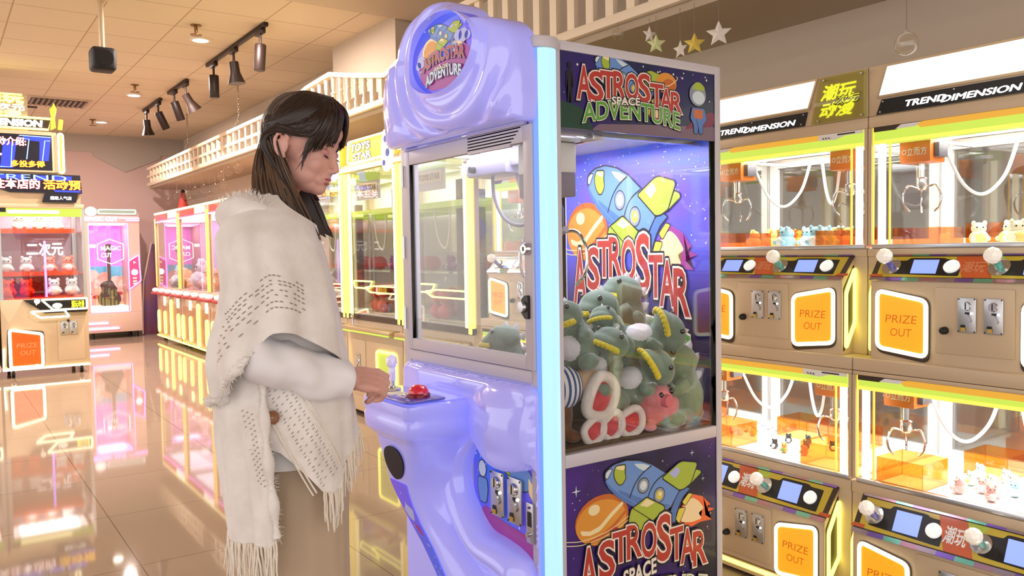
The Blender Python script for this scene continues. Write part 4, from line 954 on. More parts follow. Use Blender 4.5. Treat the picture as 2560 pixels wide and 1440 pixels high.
    g = L(); g.lathe([(.0, .022), (.008, .022), (.012, .016), (.013, 0)], (XC - .004, .088, 1.02 + dz), Matrix.Rotation(-PI / 2, 3, 'Y'), 16); g.build('door_lock', M_BLACK)
    # neon outline on both console cheeks
    for s in (-1, 1):
        zt = Z['pt'] - 1.262
        prof = [(XC + .012, .93 + dz), (XC + .012, 1.13 + zt * 0 + dz), (XG - .004, Z['pt'] - .045), (XG - .004, 1.02 + dz)] if upper else [(XC + .012, .955 + dz), (XC + .012, 1.13 + dz), (XG - .004, Z['pt'] - .05), (XG - .004, 1.03 + dz)]
        g = L(); g.prism(rpoly([(XC + .006, .915 + dz), (XC + .006, 1.145 + dz), (XG + .003, Z['pt'] - .03), (XG + .003, 1.0 + dz)], .008), lambda u, v, w: (u, s * w, v), ey, ey + .003); ck = g.build('cheek_panel', M_DARK)
        g = L(); g.tube([(u, s * (ey + .008), v) for u, v in rpoly(prof, .012)], .007, 8, closed=True); g.build('neon_outline', M_NEON, ck)
    # inside: chutes, cranes, rails and cables
    for s in (-1, 1):
        o_ = acrylic(t, XG + .035, XG + .20, *sorted((s * .165, s * .33)), Z['sill'] - .006, Z['sill'] + (.06 if upper else .085)); o_.location = (-ox, 0, -oz)
        o_ = acrylic(t, XR - .26, XR - .10, *sorted((s * .05, s * .20)), Z['sill'] - .006, Z['sill'] + .075); o_.location = (-ox, 0, -oz)
        zc = ht - .055 if upper else ht - .03
        c = crane(t, XG + .11, s * .265, zc, zc - .2); c.location = (-ox, 0, -oz)
        g = L(); g.box(XG + .05, XR - .08, s * .265 - .006, s * .265 + .006, zc, zc + .012); g.box(XG + .07, XG + .15, s * .265 - .03, s * .265 + .03, zc - .002, zc + .03); g.build('crane_rail', M_ALU)
        g = L(); za = ht - .05
        g.tube(smooth_path([(XG + .14, s * .205, zc - .02), (XG + .18, s * .16, zc - .15), (XG + .22, s * .11, zc - .19), (XG + .26, s * .06, zc - .13), (XG + .28, s * .03, zc - .02)], 6), .006, 6); g.build('crane_cable', M_CABLE)
    g = L(); g.box(XG + .26, XG + .29, -e + .03, e - .03, ht - .04, ht - .02); g.box(XG + .05, XG + .06, -e + .03, e - .03, ht - .05, ht - .035); g.build('cross_rail', M_ALU)
    if upper:      # light box, name board and yellow logo board on top
        f = lambda u, v, w: (XG - w, u, v)
        g = L(); g.box(XG + .002, XG + .10, -e, e, Z['top'], 1.93, 0, bev=.003); top = g.build('sign_box', M_STEEL2)
        g = L(); g.prism([(.368, 1.814), (-.165, 1.814), (-.2, 1.926), (.335, 1.926)], f, -.003, .003, 1); g.prism([(.358, 1.823), (-.157, 1.823), (-.19, 1.918), (.328, 1.918)], f, .003, .005, 0); g.build('light_panel', [M_LEDW, M_STEEL], top)
        g = L(); g.prism([(.37, 1.757), (-.143, 1.757), (-.157, 1.808), (.35, 1.808)], f, -.002, .003, 0)
        for k, (du, dv) in enumerate(((-.0018, 0), (-.0006, .0008), (.0006, -.0008), (.0018, 0))):
            put_text(g, 'TREND', f, .262 + du, .125 + du, 1.771 + dv, 1.791 + dv, .0036 + k * 2e-5, 1, shear=.25); put_text(g, 'DIMENSION', f, .142 + du, -.105 + du, 1.766 + dv, 1.786 + dv, .0042 + k * 2e-5, 1, shear=.25)
        for u, v in ((.345, 1.80), (.355, 1.765), (-.14, 1.8), (-.13, 1.765), (.1, 1.802)): g.lathe([(.0, .003), (.003, .002), (.003, 0)], f(u, v, .003), Matrix.Rotation(-PI / 2, 3, 'Y'), 8, 3)
        g.build('name_board', [M_BLACK, M_LETW, M_LETB, M_ALU], top)
        g = L(); g.prism([(-.18, 1.757), (-.392, 1.757), (-.392, 1.922), (-.213, 1.922)], f, .012, .015, 0); g.build('logo_cover', M_SIGNY, top)
        g = L(); g.prism([(-.178, 1.757), (-.398, 1.757), (-.398, 1.925), (-.212, 1.925)], f, -.002, .002, 0)
        sh = lambda u, v, s_, t_: (u - .02 * (t_ - .5), v)
        put_text(g, '潮玩', f, -.222, -.355, 1.838, 1.893, .004, 1, off=.04, warp=sh); put_text(g, '动漫', f, -.215, -.35, 1.775, 1.828, .004, 1, off=.04, warp=sh)
        put_text(g, '次元', f, -.275, -.375, 1.815, 1.85, .0052, 2, off=.06, warp=sh); put_text(g, '次元', f, -.275, -.375, 1.815, 1.85, .0058, 1, off=.0, base=.06, warp=sh)
        for u, v in ((-.21, 1.765), (-.235, 1.912), (-.385, 1.765), (-.385, 1.912)): g.lathe([(.0, .018), (.004, .017), (.004, 0)], f(u, v, 0), Matrix.Rotation(-PI / 2, 3, 'Y'), 8, 3)
        g.build('logo_board', [mat('olive_board', '#b8ac6c', .5), M_LETY, mat('olive_outline', '#6a6a1e', .5), M_CHROME], top)
    return t
protoU = claw_unit('upper claw machine', True); protoL = claw_unit('lower claw machine', False)
LABU = ['top deck claw machine cut off by the right edge, under a wide white sign', 'top deck claw machine right beside the purple crane game, with yellow logo board', 'top deck claw machine hidden behind the purple crane game', 'top deck claw machine seen through the front window of the purple crane game']
LABL = ['bottom deck claw machine at the right edge with pale toys on white board', 'bottom deck claw machine right beside the purple crane game, with scattered small toys', 'bottom deck claw machine hidden behind the purple crane game', 'bottom deck claw machine seen low through the purple crane game\'s front window']
UNITC = []
for k in range(4):
    yc = SEAM0 - UH + k * UW; UNITC.append(yc)
    for proto, labs in ((protoU, LABU), (protoL, LABL)):
        o = proto if k == 0 else copy_tree(proto)
        o.location.y = yc; o['label'] = labs[k]
    area_light('cabinet_lamp', (3.0, yc, 1.69), .42, 7 if k < 2 else 4, (1.0, .96, .88), size_y=.66)
    area_light('cabinet_lamp', (2.93, yc, .82), .5, 9 if k < 2 else 4, (1.0, .97, .93), size_y=.66)
# --- the small prizes lying in these machines
def soft(nm, c): return mat('soft_' + nm, c, .8, sheen=.3)
PRZ = [soft('sky', '#a8d8ec'), soft('yellow', '#f0dc82'), soft('cream', '#f6efcf'), soft('rose', '#f0b6b0'), soft('mint', '#b8e0c4'), soft('white', '#f4f2f0'), soft('black', '#26242a'), soft('lilac', '#cfc0ec'), soft('green', '#7aa860'), soft('orange', '#eba24a')]
def tiny_plush(kind, r, m, m2, label, cat, grp, loc, rz):
    t = thing('plush_toy' if kind == 'plush' else 'capsule_toy', label, cat, loc, rz, grp)
    if kind == 'plush':
        g = G(); g.ball((0, 0, r * .8), (r, r * .9, r * .8), 0, 14, 9); g.ball((r * .1, 0, r * 1.75), (r * .72, r * .72, r * .62), 0, 12, 8)
        for s in (-1, 1): g.ball((-r * .1, s * r * .5, r * 2.25), (r * .22, r * .22, r * .3), 0, 8, 6); g.ball((-r * .75, s * r * .65, r * .7), (r * .35, r * .28, r * .28), 0, 8, 6)
        g.build('body', m, t)
        g = G()
        for s in (-1, 1): g.ball((-r * .55, s * r * .28, r * 1.85), r * .09, 0, 6, 5)
        g.build('eyes', PRZ[6], t); g = G(); g.ball((-r * .62, 0, r * .8), (r * .42, r * .6, r * .55), 0, 10, 7); g.build('belly', m2, t)
    else:
        g = G(); g.ball((0, 0, r), (r, r, r), 0, 12, 8); g.build('shell', m, t); g = G(); g.lathe([(r * 1.02, -r * .1), (r * 1.03, 0), (r * 1.02, r * .1)], (0, 0, r), seg=12); g.build('band', m2, t)
    return t
rr = random.Random(11)
_cache = {}
def prize(kind, r, a, b_, label, cat, grp, loc, rz):
    key = (kind, r, a, b_)
    if key in _cache: o = copy_tree(_cache[key]); o.location = loc; o.rotation_euler = (0, 0, rz); o['label'] = label; o['group'] = grp; return o
    o = tiny_plush(kind, r, PRZ[a], PRZ[b_], label, cat, grp, loc, rz); _cache[key] = o; return o
def scatter(yc, zf, x0, x1, y0, y1, n, kinds, label, cat, grp, dmin=.05):
    done = []
    for _ in range(n * 30):
        if len(done) >= n: break
        x, y = rr.uniform(x0, x1), rr.uniform(y0, y1)
        if all(math.hypot(x - a, y - b_) > dmin for a, b_ in done):
            done.append((x, y)); k, r, a, b_ = rr.choice(kinds); prize(k, r, a, b_, label, cat, grp, (x, yc + y, zf), rr.uniform(-.8, .8))
ZU, ZL = 1.2925, .4705
scatter(UNITC[1], ZU, 2.83, 3.18, -.12, .13, 9, [('plush', .036, 0, 5)], 'light blue plush toy in the top deck machine beside the crane game', 'plush toy', 'light blue plush toys in the top deck machine', .085)
scatter(UNITC[1], ZU, 2.97, 3.18, .20, .33, 4, [('plush', .034, 1, 2)], 'yellow plush toy in the top deck machine beside the purple crane game', 'plush toy', 'yellow plush toys in the top deck machine', .085)
scatter(UNITC[0], ZU, 2.83, 3.18, -.13, .14, 8, [('plush', .034, 2, 1)], 'cream plush toy in the top deck machine at the right edge', 'plush toy', 'cream plush toys in the top deck machine', .09)
scatter(UNITC[1], ZL, 2.72, 2.98, -.13, .14, 7, [('plush', .016, 6, 5), ('plush', .016, 9, 8)], 'tiny toy scattered on the white board beside the purple crane game', 'toy', 'tiny toys scattered on the white board', .07)
scatter(UNITC[1], ZL, 2.88, 3.18, .21, .37, 16, [('capsule', .016, 7, 5), ('capsule', .016, 4, 5), ('capsule', .016, 0, 5)], 'tiny pastel capsule in the heap behind the left chute of the bottom deck machine', 'capsule', 'pastel capsules heaped in the bottom deck machine', .034)
scatter(UNITC[0], ZL, 2.72, 3.0, -.14, .15, 12, [('plush', .022, 3, 5), ('plush', .022, 0, 5), ('plush', .02, 4, 1)], 'small pastel plush toy in the bottom deck machine at the right edge', 'plush toy', 'small pastel plush toys on the white board', .062)
scatter(UNITC[3], ZU, 2.83, 3.18, -.12, .14, 6, [('plush', .036, 2, 1)], 'cream plush toy in the machine seen through the purple crane game', 'plush toy', 'cream plush toys in the far top deck machine', .085)
# ------------------------------------------------------------------ tall prize machines further along the right wall
M_YTUBE = mat('bright_yellow_tube', '#ffee7a', .4, emit='#ffea68', es=1.25)
M_YW = mat('pale_yellow_tube', '#fff6b0', .4, emit='#fff4ae', es=1.9)
M_RED = mat('red_prize', '#c23a32', .6); M_PURP = mat('purple_plush', '#8a4ab0', .8)
M_BROWNP = mat('dark_brown_post', '#3c2620', .4); M_LIMEP = mat('lime_panel', '#c6dd6a', .5, emit='#c0dc50', es=.25)
TW = .965
def tall_unit(y0, label, first=True):
    yc = y0 + TW / 2; X0, X1 = 2.735, 3.45; e = TW / 2 - .004
    t = thing('prize_machine', label, 'prize machine', (3.0, yc, 0), group='tall yellow lit prize machines')
    class L(G):
        def build(s, nm, m, par=None, **k):
            bmesh.ops.translate(s.bm, verts=s.bm.verts, vec=(-3.0, 0, 0)); return G.build(s, nm, m, par or t, **k)
    g = L(); g.box(X0, X1, -e, e, .05, .80, bev=.005); g.box(X0 - .01, X0 + .02, -e, e, .78, .82, 1); g.box(X0, X1, -e, e, 1.95, 2.01, bev=.004)
    for s in (-1, 1): g.box(X0 + .02, X0 + .05, *sorted((s * e, s * (e - .03))), .8, 1.95); g.box(X1 - .05, X1, *sorted((s * e, s * (e - .05))), .8, 1.95)
    g.build('cabinet', [M_STEEL2, M_DARK])
    for s in (-1, 1):
        for yy in (-.35, .35): g = L(); g.cyl((X0 + .1 if s > 0 else X1 - .1, yy, 0), (X0 + .1 if s > 0 else X1 - .1, yy, .05), .02, 10); g.build('foot', M_BLACK)
    for s in (-1, 1):
        g = L(); g.box(X0 - .012, X0 + .018, *sorted((s * (e - .004), s * (e - .055))), .78, 1.94, 0, bev=.008); g.box(X0 - .006, X0 + .015, *sorted((s * (e - .075), s * (e - .10))), .80, 1.94, 1, bev=.006); g.build('neon_post', [M_YTUBE, M_YW])
    g = L(); g.box(X0 + .02, X0 + .024, -e + .1, e - .1, .82, 1.95); g.build('front_glass', M_GLASS)
    for s in (-1, 1):
        g = L(); g.box(X0 + .05, X1 - .05, s * (e - .012) - .002, s * (e - .012) + .002, .82, 1.95); g.build('side_glass', M_GLASS)
    g = L(); g.box(X1 - .02, X1 - .016, -e + .05, e - .05, .82, 1.95); g.build('back_panel', mat('grey_white_panel', '#e0d6da', .5))
    g = L(); g.box(X0 - .015, X0 + .03, -e, e, 1.955, 1.985, 0, bev=.004); g.build('top_light', M_YW)
    # board sign on top
    f = lambda u, v, w: (X0 + .02 - w, u, v)
    g = L(); g.box(X0 + .02, X0 + .10, -.36, .42, 2.01, 2.19, 0, bev=.01)
    g.tube([f(u, v, .01) for u, v in rpoly([(-.36, 2.02), (.42, 2.02), (.40, 2.19), (-.36, 2.19)], .02)], .008, 6, 1, closed=True)
    for off, m_, w in ((.09, 3, .003), (.03, 2, .004)):
        put_text(g, 'TOYS', f, .37, .02, 2.105, 2.165, w, m_, off=off, base=.03); put_text(g, 'STAR', f, .32, .0, 2.035, 2.09, w, m_, off=off, base=.03)
    sg = g.build('lit_sign', [mat('yellow_sign_box', '#e8d85a', .4, emit='#f0e060', es=.5), M_YW, M_LETW, mat('grey_letter_edge', '#6a6a72', .5)])
    # round spotted ornament hanging over the sign's end
    g = L(); ring = [(-.30, 2.20), (-.40, 2.17), (-.42, 2.05), (-.38, 1.93), (-.29, 1.90), (-.25, 2.0), (-.26, 2.12)]
    g.prism([(p.x, p.y) for p in smooth_path([(a, b_, 0) for a, b_ in ring], 4, True)], f, .02, .045, 0, bev=.006)
    for u, v, r in ((-.33, 2.13, .025), (-.36, 2.03, .03), (-.30, 1.96, .022)): g.prism(circ((u, v), r, n=12), f, .045, .048, 1)
    g.build('lit_ornament', [mat('white_lit_acrylic', '#ffffff', .4, emit='#f4f4ff', es=.9), mat('blue_ornament_print', '#5a6ab8', .4)], sg)
    # name card inside the glass
    g = L(); g.box(X0 + .035, X0 + .04, -.10, .32, 1.72, 1.93, 0); f2 = lambda u, v, w: (X0 + .035 - w, u, v)
    g.prism([(.32, 1.86), (-.10, 1.86), (-.10, 1.93), (.32, 1.93)], f2, 0, .001, 1); g.prism([(.28, 1.775), (-.06, 1.775), (-.06, 1.85), (.28, 1.85)], f2, .001, .002, 2)
    put_text(g, 'TOYS STAR', f2, .26, -.04, 1.79, 1.835, .003, 3, off=.05)
    g.build('name_card', [mat('grey_card', '#d6d0cc', .5), M_LIMEP, mat('cream_card', '#e9dcb4', .5), mat('taupe_letters', '#a08868', .5)])
    # inside: dark posts, cane loops, lime gantry, red and purple prizes
    g = L(); g.box(X0 + .22, X0 + .27, -.02, .07, .82, 1.80); g.box(X0 + .26, X0 + .31, -.16, -.10, .82, 1.72); g.build('prize_post', M_BROWNP)
    g = L(); g.tube(smooth_path([(X0 + .2, -.20, .84), (X0 + .2, -.20, 1.22), (X0 + .2, -.235, 1.29), (X0 + .2, -.27, 1.22), (X0 + .2, -.27, .84)], 6), .014, 8); g.build('cane_handle', M_BROWNP)
    g = L(); g.box(X0 + .05, X1 - .06, -e + .03, e - .03, 1.60, 1.64); g.build('gantry', M_LIMEP)
    g = L(); g.tube(smooth_path([(X0 + .15, .25, 1.6), (X0 + .15, .2, 1.4), (X0 + .15, .1, 1.33), (X0 + .15, .05, 1.45), (X0 + .15, .04, 1.6)], 6), .007, 6); g.build('crane_cable', M_CABLE)
    g = L(); g.box(X0 + .05, X1 - .05, -e + .03, e - .03, .815, .83); g.box(X1 - .3, X1 - .05, -e + .03, e - .03, 1.14, 1.155); g.build('shelf', M_WHITE)
    # zig-zag neon on the glass
    g = L()
    for poly in ([(.36, 1.085), (.02, 1.085), (.08, 1.03), (.34, 1.03)], [(.16, 1.035), (.06, 1.0), (-.36, 1.0), (-.40, 1.05), (.0, 1.05)]): g.tube([(X0 + .012, u, v) for u, v in rpoly(poly, .015)], .006, 6, closed=True)
    g.build('neon_outline', M_NEON)
    # ledge with light, joystick and prize flap
    g = L(); g.box(X0 - .09, X0 + .01, -e + .03, e - .03, .70, .735, bev=.01); led = g.build('ledge', M_STEEL)
    g = L(); g.box(X0 - .094, X0 - .085, -e + .04, e - .04, .693, .705, bev=.003); g.build('ledge_light', M_LIME, led)
    g = L(); g.cyl((X0 - .04, .28, .735), (X0 - .04, .28, .79), .006, 8); g.ball((X0 - .04, .28, .805), .02, su=10, sv=8); g.build('joystick', M_CHROME, led)
    g = L(); g.prism(rpoly([(-.38, .20), (-.08, .20), (-.08, .55), (-.38, .55)], .03), lambda u, v, w: (X0 - w, u, v), 0, .006, 0); g.tube([(X0 - .008, u, v) for u, v in rpoly([(-.39, .19), (-.07, .19), (-.07, .56), (-.39, .56)], .03)], .011, 6, 1, closed=True); g.build('prize_flap', [M_LIMEP, M_NEON])
    g = L(); g.prism(rpoly([(.14, .18), (.40, .18), (.40, .62), (.14, .62)], .02), lambda u, v, w: (X0 - w, u, v), 0, .004, 0, bev=.001); g.build('coin_door', M_STEEL2)
    coin_mech(t, (X0 - .005 - 3.0, .27, .45), I3, .9)
    return t
pt = tall_unit(4.30, 'tall yellow lit prize machine seen through the purple game\'s front window')
TALL = [4.30 + TW / 2 + TW * k for k in range(4)]
for k, lab in ((1, 'tall yellow lit prize machine between the woman and the purple game'), (2, 'tall yellow lit prize machine mostly hidden behind the woman\'s head'), (3, 'tall yellow lit prize machine wholly behind the woman\'s back')):
    o = copy_tree(pt); o.location.y = TALL[k]; o['label'] = lab
for k, yc in enumerate(TALL):
    area_light('cabinet_lamp', (3.1, yc, 1.93), .5, 7, (1.0, .95, .92), size_y=.7)
for k, yc in enumerate(TALL[:3]):
    nm = ('behind the purple game\'s window', 'left of the purple game', 'behind the woman\'s head')[k]
    for i in range(8):
        g = G(); r = .055; g.ball((0, 0, r), (r, r, r), su=12, sv=8); t = tag(g.build('prize_ball', M_RED), 'red prize ball piled in the tall machine ' + nm, 'ball', 'red prize balls in the tall machine ' + nm)
        t.location = (2.92 + .12 * (i % 2), yc + .16 + .115 * ((i // 2) % 2) + .02, .8305 + .108 * (i // 4))
    for i in range(4):
        g = G(); r = .06; g.ball((0, 0, r), (r, r, r), su=12, sv=8); t = tag(g.build('prize_ball', M_RED), 'red prize ball on the high shelf of the tall machine ' + nm, 'ball', 'red prize balls on the high shelf ' + nm); t.location = (3.27, yc + .36 - .125 * i, 1.1555)
    t = tiny_plush('plush', .05, M_PURP, PRZ[7], 'purple plush toy high in the tall machine ' + nm, 'plush toy', 'purple plush toys on the high shelves', (3.27, yc - .28, 1.1555), 0)

# ------------------------------------------------------------------ far row of pink and yellow lit prize machines
M_PINKP = vary(mat('pink_poster', '#e8a0dc', .5, emit='#f0a0e8', es=.22), '#f2b4ea', '#b9c0f0', 2.)
def far_unit(yc, W, label):
    X0, X1 = 2.86, 3.60; e = W / 2 - .01
    t = thing('prize_machine', label, 'prize machine', (3.2, yc, 0), group='far yellow lit prize machines')
    class L(G):
        def build(s, nm, m, par=None, **k):
            bmesh.ops.translate(s.bm, verts=s.bm.verts, vec=(-3.2, 0, 0)); return G.build(s, nm, m, par or t, **k)
    g = L(); g.box(X0, X1, -e, e, .09, .84, bev=.005); g.box(X0, X1, -e, e, 1.86, 1.97, bev=.004); g.box(X1 - .03, X1, -e, e, .84, 1.86)
    for s in (-1, 1): g.box(X0, X0 + .04, *sorted((s * e, s * (e - .03))), .84, 1.86)
    g.build('cabinet', mat('rosy_cabinet_paint', '#c6a690', .4))
    for s in (-1, 1):
        for xx in (X0 + .08, X1 - .08): g = L(); g.cyl((xx, s * (e - .1), .0), (xx, s * (e - .1), .09), .03, 10); g.build('caster', M_BLACK)
    for s in (-1, 1):
        g = L(); g.box(X0 - .012, X0, *sorted((s * e, s * (e - .045))), .84, 1.90, bev=.004); g.build('neon_post', M_NEON_SOFT)
    g = L(); g.box(X0 - .012, X0 + .005, -e, e, 1.955, 1.985, bev=.004); g.build('top_light', M_YW)
    g = L(); g.box(X0 - .01, X0, -e + .1, -e + .55, 1.87, 1.945, 0); g.box(X0 - .01, X0, -e + .65, e - .1, 1.87, 1.945, 1); g.box(X0 - .008, X0, -e + .05, e - .05, 1.83, 1.85, 2); g.build('header_sign', [M_LEDW, mat('red_header', '#b8483a', .4, emit='#b84030', es=.3), M_PINK])
    g = L(); g.box(X0 + .012, X0 + .016, -e + .03, e - .03, .84, 1.86); g.build('front_glass', M_GLASS)
    g = L(); g.box(X1 - .045, X1 - .04, -e + .03, e - .03, .85, 1.85); g.build('back_poster', M_PINKP)
    g = L(); g.box(X0 + .1, X1 - .1, -e + .1, e - .1, 1.84, 1.855); g.build('inner_light', mat('pink_white_light', '#ffe8ff', .4, emit='#ffe0ff', es=3.))
    n = max(4, int(W / .36))
    for k in range(n):
        y = -e + .12 + (2 * e - .24) * k / (n - 1); lo, hi = (.14, .47) if k % 3 != 1 else (.10, .66)
        g = L(); g.tube([(X0 - .012, u, v) for u, v in rrect(y - .055, y + .055, lo, hi, .045, 4)], .011, 6, closed=True); g.build('neon_loop', M_NEON)
        if k % 2 == 0:
            g = L(); g.box(X0 - .02, X0, y - .05, y + .05, .56 if k % 3 != 1 else .69, .70, bev=.01); g.build('panel_light', M_YW)
        g = L(); g.box(X0 - .10, X0, y - .12, y + .12, .72, .76, bev=.015); g.ball((X0 - .05, y, .79), (.05, .06, .035), 1, 12, 8); g.build('control_ledge', [mat('red_ledge', '#a83a34', .4), M_BUTW])
    g = L(); g.box(X0 - .005, X0 + .01, -e + .1, e - .1, .15, .60); g.build('orange_front', mat('amber_front_panel', '#b98a5a', .4, emit='#c88a3a', es=.06))
    g = L(); g.cyl((X0 - .01, -e, .075), (X0 - .01, e, .075), .014, 8); g.build('floor_light', M_NEON)
    return t
fu = far_unit(13.05, 1.5, 'farthest pink and yellow lit prize machine in the row against the right wall')
for k, (yc, lab) in enumerate(((11.53, 'pink and yellow lit prize machine, second from the back wall'), (10.01, 'pink and yellow lit prize machine at the woman\'s back'))):
    o = copy_tree(fu); o.location.y = yc; o['label'] = lab
PG = soft('grey_white', '#cfd3dc')
for k, (x, y, r, m) in enumerate(((3.1, 12.0, .17, PG), (3.05, 11.45, .13, PRZ[3]), (3.08, 13.25, .13, PG), (3.05, 12.7, .11, PRZ[9]), (3.1, 11.1, .12, PRZ[9]), (3.08, 10.3, .15, PG), (3.08, 9.8, .13, PRZ[3]))):
    lab = ('large grey white plush toy in the second machine from the back wall', 'rosy plush toy beside the large grey one in the second far machine', 'grey plush toy in the farthest pink lit machine', 'orange plush toy in the farthest pink lit machine', 'orange plush toy in the second machine from the back wall', 'grey plush toy in the pink lit machine at the woman\'s back', 'rosy plush toy in the pink lit machine at the woman\'s back')[k]
    tiny_plush('plush', r, m, PRZ[5], lab, 'plush toy', 'plush toys in the far machines', (x, y, .8405), 0)
area_light('cabinet_lamp', (3.1, 13.05, 1.82), .4, 4, (1., .8, 1.), size_y=1.2); area_light('cabinet_lamp', (3.1, 11.53, 1.82), .4, 4, (1., .9, 1.), size_y=1.2)
# dark framed board leaning by the back wall
t = thing('wall_board', 'dark red and purple board leaning beside the pink guitar machine', 'board', (2.95, 14.85, 0))
g = G(); f = lambda u, v, w: (u, w + v * .12, v)
g.prism([(-.12, .0), (.12, .0), (.17, 1.5), (.10, 1.55), (-.06, .9), (-.10, .45)], f, 0, .03, 0, bev=.004); g.build('board', vary(mat('board_paint', '#6a3a34', .5), '#7a3a30', '#4a3a78', 2.), t)
g = G(); g.tube([f(u, v, -.005) for u, v in [(-.12, .01), (-.10, .45), (-.06, .9), (.10, 1.55)]], .012, 6); g.build('edge', mat('cream_edge', '#e6cdb4', .5), t)

# ------------------------------------------------------------------ pink MAGIC CUT machine with a guitar
t = thing('prize_machine', 'pink lit cut-the-string machine with a dark guitar inside, against the back wall', 'prize machine', (2.35, 14.5, 0))
class L(G):
    def build(s, nm, m, par=None, **k):
        bmesh.ops.translate(s.bm, verts=s.bm.verts, vec=(-2.35, -14.5, 0)); return G.build(s, nm, m, par or magic, **k)
magic = t; MX0, MX1, MY = 1.95, 2.765, 14.5
M_ROSE = mat('rose_beige_cabinet', '#d9b6a4', .4)
g = L(); g.box(MX0, MX1, MY, MY + .72, .10, .42, bev=.006); g.box(MX0, MX1, MY, MY + .72, 1.86, 2.03, bev=.006); g.box(MX0, MX0 + .06, MY, MY + .72, .42, 1.86); g.box(MX1 - .17, MX1, MY, MY + .72, .42, 1.86); g.box(MX0, MX1, MY + .69, MY + .72, .42, 1.86); g.build('cabinet', M_ROSE)
for xx in (MX0 + .08, MX1 - .08):
    for yy in (MY + .08, MY + .64): g = L(); g.cyl((xx, yy, 0), (xx, yy, .1), .03, 10); g.build('caster', M_BLACK)
f = lambda u, v, w: (u, MY - w, v)
g = L(); g.prism(rrect(MX0 + .02, MX1 - .03, 1.99, 2.085, .02), f, -.05, .015, 0); g.tube([f(u, v, .02) for u, v in rrect(MX0 + .22, MX1 - .05, 2.005, 2.07, .015)], .009, 6, 1, closed=True); g.ball((MX0 + .11, MY - .02, 2.04), (.085, .025, .075), 1, 12, 8); g.build('top_sign', [mat('grey_green_sign', '#8fa08c', .5), M_LETW])
g = L(); put_text(g, 'MAGIC CUT', f, MX0 + .01, MX0 + .50, 1.885, 1.955, .012, 0, off=.04); put_text(g, 'MAGIC CUT', f, MX0 + .01, MX0 + .50, 1.885, 1.955, .004, 0, off=.04)
for a, b_, z in ((.52, .82, 1.935), (.62, .82, 1.90)): g.cyl(f(MX0 + a, z, .012), f(MX0 + b_, z, .012), .010, 6)
g.build('neon_name', mat('pink_white_neon', '#ffd8ff', .4, emit='#ff9cf6', es=3.))
g = L(); g.box(MX0 + .06, MX1 - .17, MY + .665, MY + .685, .42, 1.86, 0); fb_ = lambda u, v, w: (u, MY + .664 - w, v)
cx = 2.32
g.prism([(MX0 + .06, .80), (MX1 - .17, .80), (MX1 - .17, 1.16), (MX0 + .06, 1.16)], fb_, 0, .001, 1)
for k in range(14):
    rr2 = random.Random(k); g.prism(circ((MX0 + .10 + .045 * k, .84 + rr2.uniform(-.05, .17)), rr2.uniform(.07, .11), n=14), fb_, .001 + k * .0002, .0013 + k * .0002, 2 if k % 3 else 3)
g.prism([(MX0 + .06, .42), (MX1 - .17, .42), (MX1 - .17, .80), (MX0 + .06, .80)], fb_, .004, .0045, 3)
for k in range(5): g.prism(circ((MX0 + .12 + .12 * k, .70 - .05 * (k % 2)), .06, .03, 12), fb_, .005, .006, 6)
g.build('back_poster', [mat('pink_poster_print', '#f08ae6', .5, emit='#f080e6', es=.45), mat('teal_poster_print', '#6ac0d8', .5, emit='#60c0d8', es=.3), mat('cream_cloud_print', '#f6dcc8', .5, emit='#f0d0b8', es=.25), mat('peach_cloud_print', '#f0bfa8', .5, emit='#e8b098', es=.2), M_LETW, M_BLACK, mat('red_print', '#d0403a', .5)])
g = L(); fg = lambda u, v, w: (u, MY + .03 - w, v)
g.tube([fg(u, v, 0) for u, v in [(cx, 1.60), (cx + .20, 1.52), (cx + .20, 1.28), (cx + .02, 1.20), (cx - .18, 1.28), (cx - .18, 1.52)]], .008, 6, 0, closed=True)
put_text(g, 'MAGIC', fg, cx - .13, cx + .16, 1.42, 1.49, .004, 0, off=.02); put_text(g, 'CUT', fg, cx - .13, cx + .03, 1.31, 1.38, .004, 0, off=.02)
for z in (1.46,): put_text(g, 'oo', fg, MX0 + .08, MX0 + .17, 1.46, 1.52, .004, 0, off=.06)
g.build('glass_print', M_LETW)
g = L(); g.box(MX0 + .06, MX1 - .17, MY + .03, MY + .034, .42, 1.86); g.build('front_glass', M_GLASS)
g = L(); g.tube([f(u, v, .004) for u, v in rrect(MX0 + .065, MX1 - .175, .43, 1.85, .01)], .007, 6, 0, closed=True); g.build('neon_frame', mat('soft_pink_neon', '#ffc8fa', .4, emit='#ff9cf6', es=1.6))
g = L(); g.box(MX0 + .08, MX1 - .2, MY + .06, MY + .5, 1.835, 1.855, 0); g.box(MX0 + .07, MX1 - .19, MY + .05, MY + .55, .43, .52, 1, bev=.005); g.build('inner_light', [mat('pink_strip', '#ffd0ff', .4, emit='#ffb0ff', es=4.), mat('white_plinth_lit', '#fff0f4', .4, emit='#ffe8f4', es=.6)])
g = L(); poly = [(2.585, .78), (2.585, 1.24), (2.74, 1.34), (2.76, .92)]
g.prism(poly, f, .0, .006, 0); g.tube([f(u, v, .010) for u, v in rpoly(poly, .01)], .011, 6, 1, closed=True); g.prism(circ((2.67, 1.06), .05, n=16), f, .006, .012, 2); g.prism(circ((2.67, 1.22), .03, n=3), f, .006, .010, 3)
for z in (.90, .95, .86): g.prism([(2.64, z), (2.70, z), (2.70, z + .03), (2.64, z + .03)], f, .006, .010, 3)
g.build('button_panel', [mat('rose_button_panel', '#c84a7a', .4, emit='#c84070', es=.25), M_PINK, M_LETW, mat('cream_print', '#f0e0d0', .5)])
for a, b_, z in ((1.97, 2.25, .255), (1.97, 2.41, .165)):
    g = L(); g.cyl(f(a, z, .01), f(b_, z, .01), .017, 8); g.build('neon_bar', mat('pink_white_neon', '#ffd8ff'))
